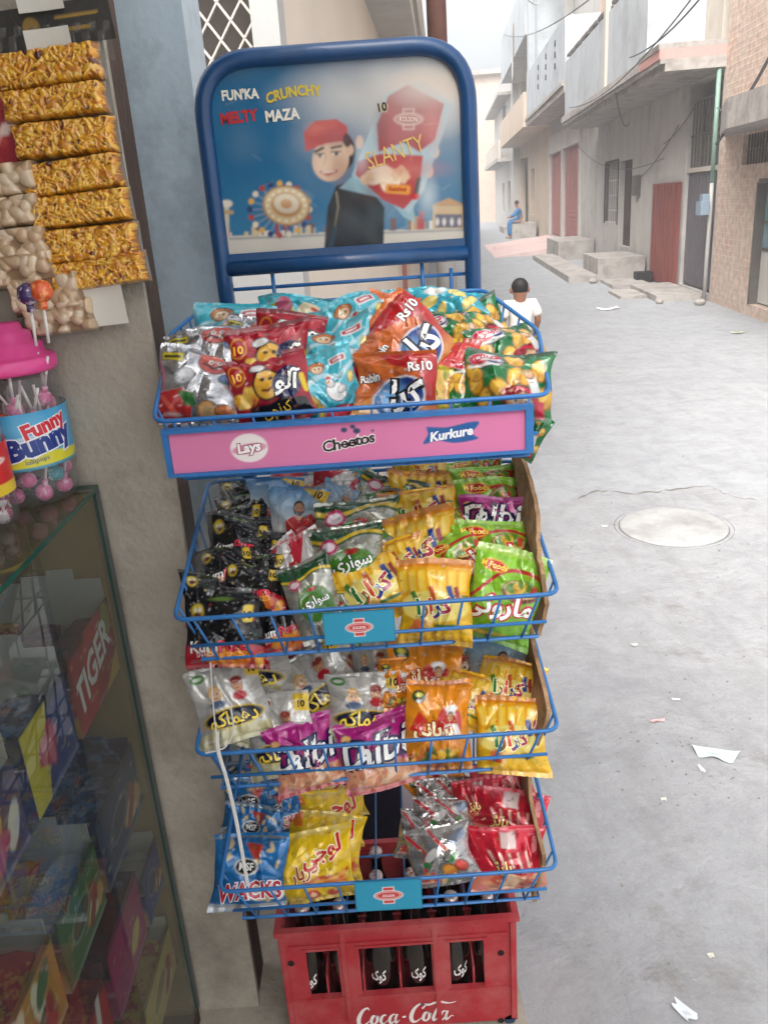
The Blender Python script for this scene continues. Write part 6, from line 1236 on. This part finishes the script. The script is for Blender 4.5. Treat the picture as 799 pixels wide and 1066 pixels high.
for a, b_ in ((13.4, 17.0), (17.2, 20.9)):
    m.face([(a, -.06, .26), (b_, -.06, .26), (b_, -2.6, .02), (a, -2.6, .02)][::-1]); m.face([(a, -.06, 0), (a, -.06, .26), (a, -2.6, .02), (a, -2.6, 0)]); m.face([(b_, -.06, 0), (b_, -2.6, 0), (b_, -2.6, .02), (b_, -.06, .26)])
m.box(17.0, 17.2, -2.4, -.06, 0, .14); tag(m.build('gate_ramp', M_RAMP), 'pinkish cement ramp sloping up to the twin faded red gates', 'ramp')
# third, fourth and closing houses
h3 = house('tan_house', 28, 'tan house with rounded balcony and dark shopfront beyond the twin red gates')
m = W(); wall(m, 21.001, 35, 0, 4.4, [(27.2, 28.8, .9, 2.9), (30.2, 34.6, .1, 3.6)], .04, .3); m.box(21.001, 30, .31, 8, 0, 4.39); m.box(30, 35, 1.2, 8, 0, 4.39); part(m, 'ground_floor_wall', M_TAN, h3)
m = W(); m.box(27.2, 28.8, .2, .24, .9, 2.9); part(m, 'window', M_DKDOOR, h3)
m = W(); m.box(32.0, 33.2, .5, .55, .1, 2.6, 0); m.box(30.25, 31.95, .45, .5, .1, 2.7, 1); m.box(33.25, 34.55, .45, .5, .1, 2.7, 1); m.box(30.25, 34.55, .46, .49, 2.8, 3.55, 1); part(m, 'shopfront', [M_DARK, mat('grey_green_shutter', (112, 122, 122), rough=.6, var=.15)], h3)
m = W(); m.box(21.2, 34.9, -1.0, .03, 4.2, 4.4); m.box(21.2, 34.9, -.98, -.84, 4.4005, 5.4); part(m, 'balcony', M_TAN, h3, bevel=.1)
m = W(); wall(m, 21.002, 35, 4.4005, 9.8, [(24, 28, 5.4, 7.2), (30, 34, 5.4, 7.2)], .04, .3); m.box(21.002, 35, .6, 8, 4.39, 9.7); part(m, 'upper_wall', M_CREAM, h3)
m = W(); m.box(21.2, 34.9, -.9, .0395, 7.3, 9.2); part(m, 'upper_parapet', M_PLAST2, h3, bevel=.15)
m = W(); m.face([(26.2, -.93, 8.6), (27.1, -.93, 8.6), (26.9, -.96, 6.4), (26.3, -.95, 6.6)]); m.face([(26.2, -.928, 8.6), (26.3, -.948, 6.6), (26.9, -.958, 6.4), (27.1, -.928, 8.6)]); tag(m.build('hanging_cloth', M_WHITE), 'white cloth hung over the upper parapet of the tan house', 'cloth')
block('seat_block', 25.2, 27.6, -1.15, -.1, .62, 'cement block the man in blue sits on', M_STEP, .04, None)
m = W(); m.box(31.5, 34.9, -1.1, .0, 0, .3); tag(m.build('shop_platform', M_STEP, None, bevel=.03), 'low platform before the dark far shopfront', 'platform')
h4 = house('far_house', 42, 'distant whitish house with small awning where the street narrows')
m = W(); wall(m, 35.001, 52, 0, 8.6, [(37, 39, .1, 2.6), (42, 44, .9, 2.6), (40, 43, 5, 7)], -.3, .0); m.box(35.001, 52, .001, 8, 0, 8.5); part(m, 'wall', M_WHITE, h4)
m = W(); m.box(37, 39, -.1, -.05, .1, 2.6); m.box(42, 44, -.1, -.05, .9, 2.6); m.box(40, 43, -.1, -.05, 5, 7); part(m, 'opening', M_IRON, h4)
m = W(); m.box(36, 51, -1.1, -.301, 3.6, 3.8); m.box(36, 51, -1.0, -.301, 6.9, 7.05); part(m, 'awning', M_STEP, h4)
m = W(); m.box(36, 51, -1.0, -.9, 3.801, 4.7); part(m, 'parapet', M_CREAM, h4)
h5 = house('closing_house', 62, 'faint brick house closing the far end of the street')
m = W(); m.box(56, 75, -6, 8, 0, 10.4); part(m, 'wall', M_BRICK, h5); m = W(); m.box(55.95, 55.999, -4.2, -3, .1, 2.4); m.box(55.95, 55.999, -4.5, -3.2, 4, 5.4); part(m, 'opening', M_IRON, h5); m = W(); m.box(55.5, 75.2, -6.3, 8.2, 10.401, 10.7); part(m, 'roof_slab', M_STEP, h5)
for q in range(3):
    m = W(); m.box(55.3, 55.998, -5.6 + q * 1.3, -4.6 + q * 1.3, 5.6 + q * .2, 6.6 + q * .3); part(m, 'balcony_box', [M_PLAST, M_TAN, M_CREAM][q], h5, bevel=.05)
h6 = house('end_house', 80, 'far pale house glimpsed at the very end on the left side of the street')
m = W(); m.box(70, 95, -14, -6.5, 0, 8.0); part(m, 'wall', M_CREAM, h6); m = W(); m.box(69.9, 95, -14.2, -6.3, 8.001, 8.3); part(m, 'roof_slab', M_STEP, h6)
# ------------------------------------------------------------------ left side building behind the rack
LA = np.array([-.48 + .092 * 3.0, 3.0]); LM = Matrix(((WD[0], -WD[1], 0, LA[0]), (WD[1], WD[0], 0, LA[1]), (0, 0, 1, 0), (0, 0, 0, 1)))  # local x along street, local y into the left block
class LW_(MB):
    def __init__(s): super().__init__(); s.M = LM
h7 = empty('corner_house', LA.tolist() + [0]); tag(h7, 'cream walled corner house with lattice window behind the rack', 'house'); bpy.context.view_layer.update()
M_LCREAM = mat('left_cream_wall', (206, 196, 182), rough=.85, var=.06, scale=1.5)
m = LW_(); wall(m, 0, 22, 0, 3.05, [(6.4, 8.6, .1, 2.2)], 0, .25); m.box(.3, 22, .251, 6, 0, 3.0); part(m, 'street_wall', M_LCREAM, h7)
m = LW_()
for y0, y1, z0, z1 in ((.0, .085, 0, 4.2), (.085, .75, 0, 1.8), (.75, 6, 0, 4.2), (.085, .75, 3.2, 4.2)): m.box(-.12, -.002, y0, y1, z0, z1)
part(m, 'end_wall', mat('pale_end_wall', (168, 168, 166), rough=.85, var=.08, scale=2), h7)
m = LW_(); g1 = at(300, 60, 3.0)
for k in range(-8, 26):
    for sg in (1, -1):
        c = .085 + k * .075; pts = []
        for z in (1.8, 3.2):
            pts.append((c + sg * (z - 1.8) * .72 - (0 if sg > 0 else 0), z))
        (ya, za), (yb, zb_) = pts
        lo, hi = .09, .745
        def clip(y, za=za, ya=ya, sg=sg): return 1.8 + (y - ya) / (sg * .72)
        y0, y1 = max(lo, min(ya, yb)), min(hi, max(ya, yb))
        if y1 - y0 < .02: continue
        m.tube([(-.06, y0, clip(y0)), (-.06, y1, clip(y1))], .0045, 5)
lw = part(m, 'lattice_grille', mat('lattice_paint', (196, 190, 180), rough=.6), h7)
m = LW_(); m.box(-.003, .02, .085, .75, 1.8, 3.2); part(m, 'dark_opening', mat('dim_room', (70, 64, 60), rough=.9), h7)
m = LW_(); m.face([(-.0045, .74, 2.05), (-.0045, .5, 2.25), (-.0045, .5, 2.9), (-.0045, .74, 2.65)][::-1]); m.face([(-.0035, .74, 2.05), (-.0035, .5, 2.25), (-.0035, .5, 2.9), (-.0035, .74, 2.65)]); part(m, 'pale_curtain', M_WHITE, h7)
m = LW_(); m.box(.0, 22, -.3, 6, 3.051, 3.2); m.box(.0, 22, -.33, -.2, 3.2005, 3.75); part(m, 'balcony_slab', M_WHITE, h7)
m = LW_(); wall(m, 1.5, 22, 3.201, 7.5, [(4, 6, 3.8, 5.8)], .4, .6); m.box(1.5, 22, .61, 6, 3.201, 7.4); part(m, 'upper_wall', M_LCREAM, h7)
m = LW_(); m.box(6.4, 8.6, .05, .1, .1, 2.2); ribs(m, 6.45, 7.45, .15, 2.15, .04, 5, .012); part(m, 'gate', mat('pale_red_gate', (176, 110, 100), rough=.7, var=.1), h7)
h8 = empty('far_left_house', (2.2, 28, 0)); tag(h8, 'pale two storey house farther along behind the utility pole', 'house'); bpy.context.view_layer.update()
m = LW_(); wall(m, 22.2, 48, 0, 6.2, [(26, 27.5, .1, 2.3), (32, 34, 1, 2.3)], .3, .55); m.box(22.2, 48, .56, 7, 0, 6.1); part(m, 'wall', M_CREAM, h8)
m = LW_(); m.box(26, 27.5, .45, .5, .1, 2.3); m.box(32, 34, .45, .5, 1, 2.3); part(m, 'opening', M_DKDOOR, h8)
m = LW_(); m.box(22.2, 48, -.5, .299, 3.2, 3.4); part(m, 'balcony_slab', M_STEP, h8)
# ------------------------------------------------------------------ pole and cables
pp = at(463, 250, 9.0); pole = empty('utility_pole', (pp[0], pp[1], 0)); tag(pole, 'utility pole, rusty above and grey below, right behind the rack', 'pole'); bpy.context.view_layer.update()
m = MB(); m.tube([(pp[0], 9, 0), (pp[0], 9, 2.2)], .105, 14); part(m, 'grey_base', mat('pole_grey', (150, 148, 146), rough=.8), pole, smooth=True)
m = MB(); m.tube([(pp[0], 9, 2.2001), (pp[0], 9, 7.5)], .095, 14); part(m, 'rusty_shaft', mat('pole_rust', (120, 84, 74), rough=.8, var=.2, scale=6), pole, smooth=True)
m = MB()
for z in (4.35, 4.6): m.tube([(pp[0] - .3, 8.88, z), (pp[0] + .32, 8.88, z + .03)], .025, 8); m.lathe([(.03, 0), (.045, .03), (.03, .06), (.045, .09), (.02, .12)], (pp[0] + .28, 8.88, z + .03), 10)
part(m, 'insulator_bracket', M_IRON, pole)
M_CAB = mat('black_cable', (84, 84, 88), rough=.7)
def cable(A, B, sag, r, label, n=16):
    m = MB(); A, B = Vector(A), Vector(B); r *= .7; m.tube([A.lerp(B, i / n) - Vector((0, 0, sag * 4 * (i / n) * (1 - i / n))) for i in range(n + 1)], r, 5); tag(m.build('overhead_cable', M_CAB), label, 'cable', 'cables strung along the street')
def wp(px, py, off): s, z = onw(px, py, off); return WM @ Vector((s, -off, z))
cable(wp(524, 36, 1.0), wp(625, -10, 1.0), .35, .022, 'thick cable sagging across the balcony fronts to the tan house')
cable(wp(592, 112, 1.02), wp(722, -5, 1.02), .3, .014, 'thin cable running along the grey blue parapet')
cable(wp(655, 60, 1.0), wp(730, -4, 1.0), .1, .016, 'cable climbing over the cream upper wall'); cable(wp(640, 95, 1.0), wp(655, 128, .1), .25, .014, 'short loose cable drooping from the balcony slab')
cable(wp(745, 150, .3), wp(808, 45, .3), .05, .03, 'thick black cable rising past the concrete canopy'); cable(wp(690, 150, .05), wp(722, 112, .05), .06, .012, 'thin cable on the plaster below the balcony')
cable(wp(600, 150, .1), wp(690, 165, .1), .4, .012, 'thin cable drooping across the grey plaster wall'); cable(wp(660, 190, .05), wp(706, 130, .05), .1, .012, 'thin cable leading up to the barred opening')
cable(wp(746, 112, .4), wp(805, 118, .4), .1, .012, 'pale thin cable over the canopy edge'); cable((pp[0] + .28, 8.88, 4.5), wp(560, 5, .9), .3, .014, 'cable from the utility pole to the white upper wall')
# ------------------------------------------------------------------ dusty air
hm = bpy.data.materials.new('dusty_air'); hm.use_nodes = True; hN = hm.node_tree.nodes; hN.remove(hN['Principled BSDF'])
pv = hN.new('ShaderNodeVolumePrincipled'); pv.inputs['Color'].default_value = (.93, .95, .98, 1); pv.inputs['Density'].default_value = .0058; hm.node_tree.links.new(pv.outputs[0], hN['Material Output'].inputs['Volume'])
m = MB(); m.box(-410, 410, -410, 910, -1, 12.5); tag(m.build('haze', hm), kind='stuff')
# ------------------------------------------------------------------ people
M_SKIN = mat('skin', (146, 102, 80), rough=.55, var=.06); M_HAIR = mat('black_hair', (22, 19, 18), rough=.6, var=.3, scale=60)
def skinned(name, joints, edges, radii, material, parent, lv=2):
    me = bpy.data.meshes.new(name); me.from_pydata(joints, edges, []); o = bpy.data.objects.new(name, me); C.objects.link(o)
    sk = o.modifiers.new('s', 'SKIN'); sk.use_smooth_shade = True
    for i, v in enumerate(me.skin_vertices[0].data): v.radius = radii[i] if isinstance(radii[i], tuple) else (radii[i],) * 2; v.use_root = i == 0
    sd = o.modifiers.new('d', 'SUBSURF'); sd.levels = sd.render_levels = lv
    bpy.context.view_layer.update(); ev = o.evaluated_get(bpy.context.evaluated_depsgraph_get()); nm = bpy.data.meshes.new_from_object(ev); nm.name = name; bpy.data.objects.remove(o)
    for p in nm.polygons: p.use_smooth = True
    nm.materials.clear(); nm.materials.append(material); r_ = bpy.data.objects.new(name, nm); C.objects.link(r_); under(r_, parent); return r_
cp = at(541, 320, 8.0); bx, by = cp[0], 8.0
boy = empty('person', (bx, by, 0)); tag(boy, 'small child in a white shirt walking away, seen from behind', 'person'); bpy.context.view_layer.update()
H = 1.04
def J(*L): return [(bx + x * H, by + y * H, z * H) for x, y, z in L]
jt = J((0, 0, .50), (0, 0, .62), (0, .005, .745), (0, .005, .80), (0, .01, .86), (0, .012, .93), (.115, 0, .755), (.165, -.01, .62), (.15, .06, .50), (.14, .085, .45), (-.115, 0, .755), (-.165, -.01, .62), (-.15, .05, .49), (-.14, .075, .44), (.06, 0, .46), (.065, .05, .26), (.065, .03, .05), (.065, .10, .02), (-.06, 0, .46), (-.065, -.02, .26), (-.065, -.08, .06), (-.065, -.02, .02))
ed = [(0, 1), (1, 2), (2, 3), (3, 4), (4, 5), (2, 6), (6, 7), (7, 8), (8, 9), (2, 10), (10, 11), (11, 12), (12, 13), (0, 14), (14, 15), (15, 16), (16, 17), (0, 18), (18, 19), (19, 20), (20, 21)]
rd = [(.095, .07), (.085, .065), (.08, .055), .036, (.075, .08), (.066, .075), .042, .032, .026, .024, .042, .032, .026, .024, .058, .045, .03, .025, .058, .045, .03, .025]
rd = [tuple(v * H for v in (r if isinstance(r, tuple) else (r, r))) for r in rd]
skinned('body', jt, ed, rd, M_SKIN, boy)
js = J((0, 0, .46), (0, 0, .62), (0, .004, .755), (.115, 0, .762), (.165, -.008, .64), (-.115, 0, .762), (-.165, -.008, .64)); skinned('shirt', js, [(0, 1), (1, 2), (2, 3), (3, 4), (2, 5), (5, 6)], [(.125 * H, .095 * H), (.11 * H, .085 * H), (.085 * H, .06 * H), (.06 * H,) * 2, (.055 * H,) * 2, (.06 * H,) * 2, (.055 * H,) * 2], mat('white_shirt', (226, 222, 216), rough=.8, var=.06, bump=.3, bscale=30), boy)
jp = J((0, 0, .47), (.06, 0, .44), (.065, .045, .26), (.065, .025, .08), (-.06, 0, .44), (-.065, -.015, .26), (-.065, -.07, .09)); skinned('trousers', jp, [(0, 1), (1, 2), (2, 3), (0, 4), (4, 5), (5, 6)], [(.11 * H, .085 * H)] + [(v * H,) * 2 for v in (.075, .058, .045, .075, .058, .045)], mat('grey_trousers', (150, 140, 130), rough=.85), boy)
m = MB(); hc = Vector((bx, by + .005, .915 * H)); ball(m, hc, .079 * H, 0, 12, 1.02, .02, 3)
o = m.build('hair', M_HAIR, None, True)
for v in o.data.vertices:
    if v.co.y > by + .03 and v.co.z < .94 * H: v.co.y = by + .03
    zl = .85 * H if v.co.y < by + .005 else .90 * H
    if v.co.z < zl: v.co.z = zl
under(o, boy)
m = MB()
for sx in (-1, 1): ball(m, (bx + sx * .076 * H, by + .012, .885 * H), .018 * H, 0, 6, 1.5)
under(m.build('ear', M_SKIN, None, True), boy)
# man sitting on the block, facing across the street
q = WM @ Vector((25.6, -1.0, 0)); man = empty('person', (q.x, q.y, 0)); tag(man, 'man in blue clothes sitting on a cement block down the street', 'person'); bpy.context.view_layer.update()
def K(*L): return [tuple(WM @ Vector((25.6 + a, -1.0 + d, z))) for a, d, z in L]
def man_fig(name, L, E, Rr, mt): skinned(name, K(*L), E, [r if isinstance(r, tuple) else (r, r) for r in Rr], mt, man)
BL = [(0, .3, .72), (0, .25, .98), (0, .17, 1.22), (0, .12, 1.32), (0, .08, 1.42), (0, .07, 1.53), (.2, .17, 1.2), (.24, -.02, .97), (.15, -.24, .9), (.13, -.31, .88), (-.2, .17, 1.2), (-.24, -.02, .97), (-.15, -.24, .9), (-.13, -.31, .88), (.11, .22, .70), (.14, -.22, .72), (.14, -.26, .36), (.14, -.24, .08), (.14, -.4, .04), (-.11, .22, .70), (-.14, -.22, .72), (-.14, -.2, .36), (-.14, -.2, .08), (-.14, -.36, .04)]
man_fig('body', BL, ed[:16] + [(0, 14), (0, 19), (19, 20), (20, 21), (21, 22), (22, 23), (17, 18)][1:] if False else [(0, 1), (1, 2), (2, 3), (3, 4), (4, 5), (2, 6), (6, 7), (7, 8), (8, 9), (2, 10), (10, 11), (11, 12), (12, 13), (0, 14), (14, 15), (15, 16), (16, 17), (17, 18), (0, 19), (19, 20), (20, 21), (21, 22), (22, 23)],
        [(.15, .12), (.14, .11), (.13, .09), .055, (.085, .1), (.08, .09), .06, .045, .036, .034, .06, .045, .036, .034, .085, .065, .05, .04, .04, .085, .065, .05, .04, .04], M_SKIN)
M_BLUEC = mat('blue_cotton', (36, 104, 156), rough=.85, var=.1, scale=8)
man_fig('tunic', [(0, .31, .6), (0, .25, .98), (0, .17, 1.23), (.2, .17, 1.21), (.245, -.02, .98), (.16, -.2, .91), (-.2, .17, 1.21), (-.245, -.02, .98), (-.16, -.2, .91), (.1, -.1, .74), (-.1, -.1, .74)], [(0, 1), (1, 2), (2, 3), (3, 4), (4, 5), (2, 6), (6, 7), (7, 8), (0, 9), (0, 10)], [(.25, .22), (.21, .17), (.15, .12), .09, .075, .06, .09, .075, .06, .14, .14], M_BLUEC)
man_fig('trousers', [(0, .2, .70), (.14, -.22, .73), (.14, -.26, .4), (.14, -.24, .13), (-.14, -.22, .73), (-.14, -.2, .4), (-.14, -.2, .13)], [(0, 1), (1, 2), (2, 3), (0, 4), (4, 5), (5, 6)], [.12, .1, .08, .075, .1, .08, .075], M_BLUEC)
m = MB(); hq = WM @ Vector((25.6, -.9, 1.5)); ball(m, hq, .105, 0, 10, .95, .02, 5); under(m.build('hair', M_HAIR, None, True), man)
# ------------------------------------------------------------------ light, sky, view
SUN_EL, SUN_AZ = R(50), R(207)          # direction the light comes from: azimuth measured from +Y towards +X
w = bpy.data.worlds.new('World'); scene.world = w; w.use_nodes = True; N, L = w.node_tree.nodes, w.node_tree.links
sky = N.new('ShaderNodeTexSky'); sky.sky_type = 'NISHITA'; sky.sun_disc = False; sky.sun_elevation = SUN_EL; sky.sun_rotation = SUN_AZ; sky.air_density = 1.0; sky.dust_density = 8.0; sky.ozone_density = .3
hs = N.new('ShaderNodeHueSaturation'); hs.inputs['Saturation'].default_value = .28; hs.inputs['Value'].default_value = 1.35; L.new(sky.outputs[0], hs.inputs['Color']); L.new(hs.outputs['Color'], N['Background'].inputs[0]); N['Background'].inputs[1].default_value = .15
sl = bpy.data.lights.new('sun', 'SUN'); sl.energy = .75; sl.angle = R(45); sl.color = (1, .97, .93); so_ = bpy.data.objects.new('sun', sl); C.objects.link(so_)
dv = Vector((math.sin(SUN_AZ) * math.cos(SUN_EL), math.cos(SUN_AZ) * math.cos(SUN_EL), math.sin(SUN_EL))); so_.rotation_euler = dv.to_track_quat('Z', 'Y').to_euler(); so_.location = (3, 2, 6)
vs = scene.view_settings; vs.view_transform = 'Standard'; vs.look = 'None'; vs.gamma = 1; vs.use_curve_mapping = False; vs.exposure = 1.1
scene.cycles.max_bounces = 8; scene.cycles.transparent_max_bounces = 16; scene.cycles.use_denoising = True
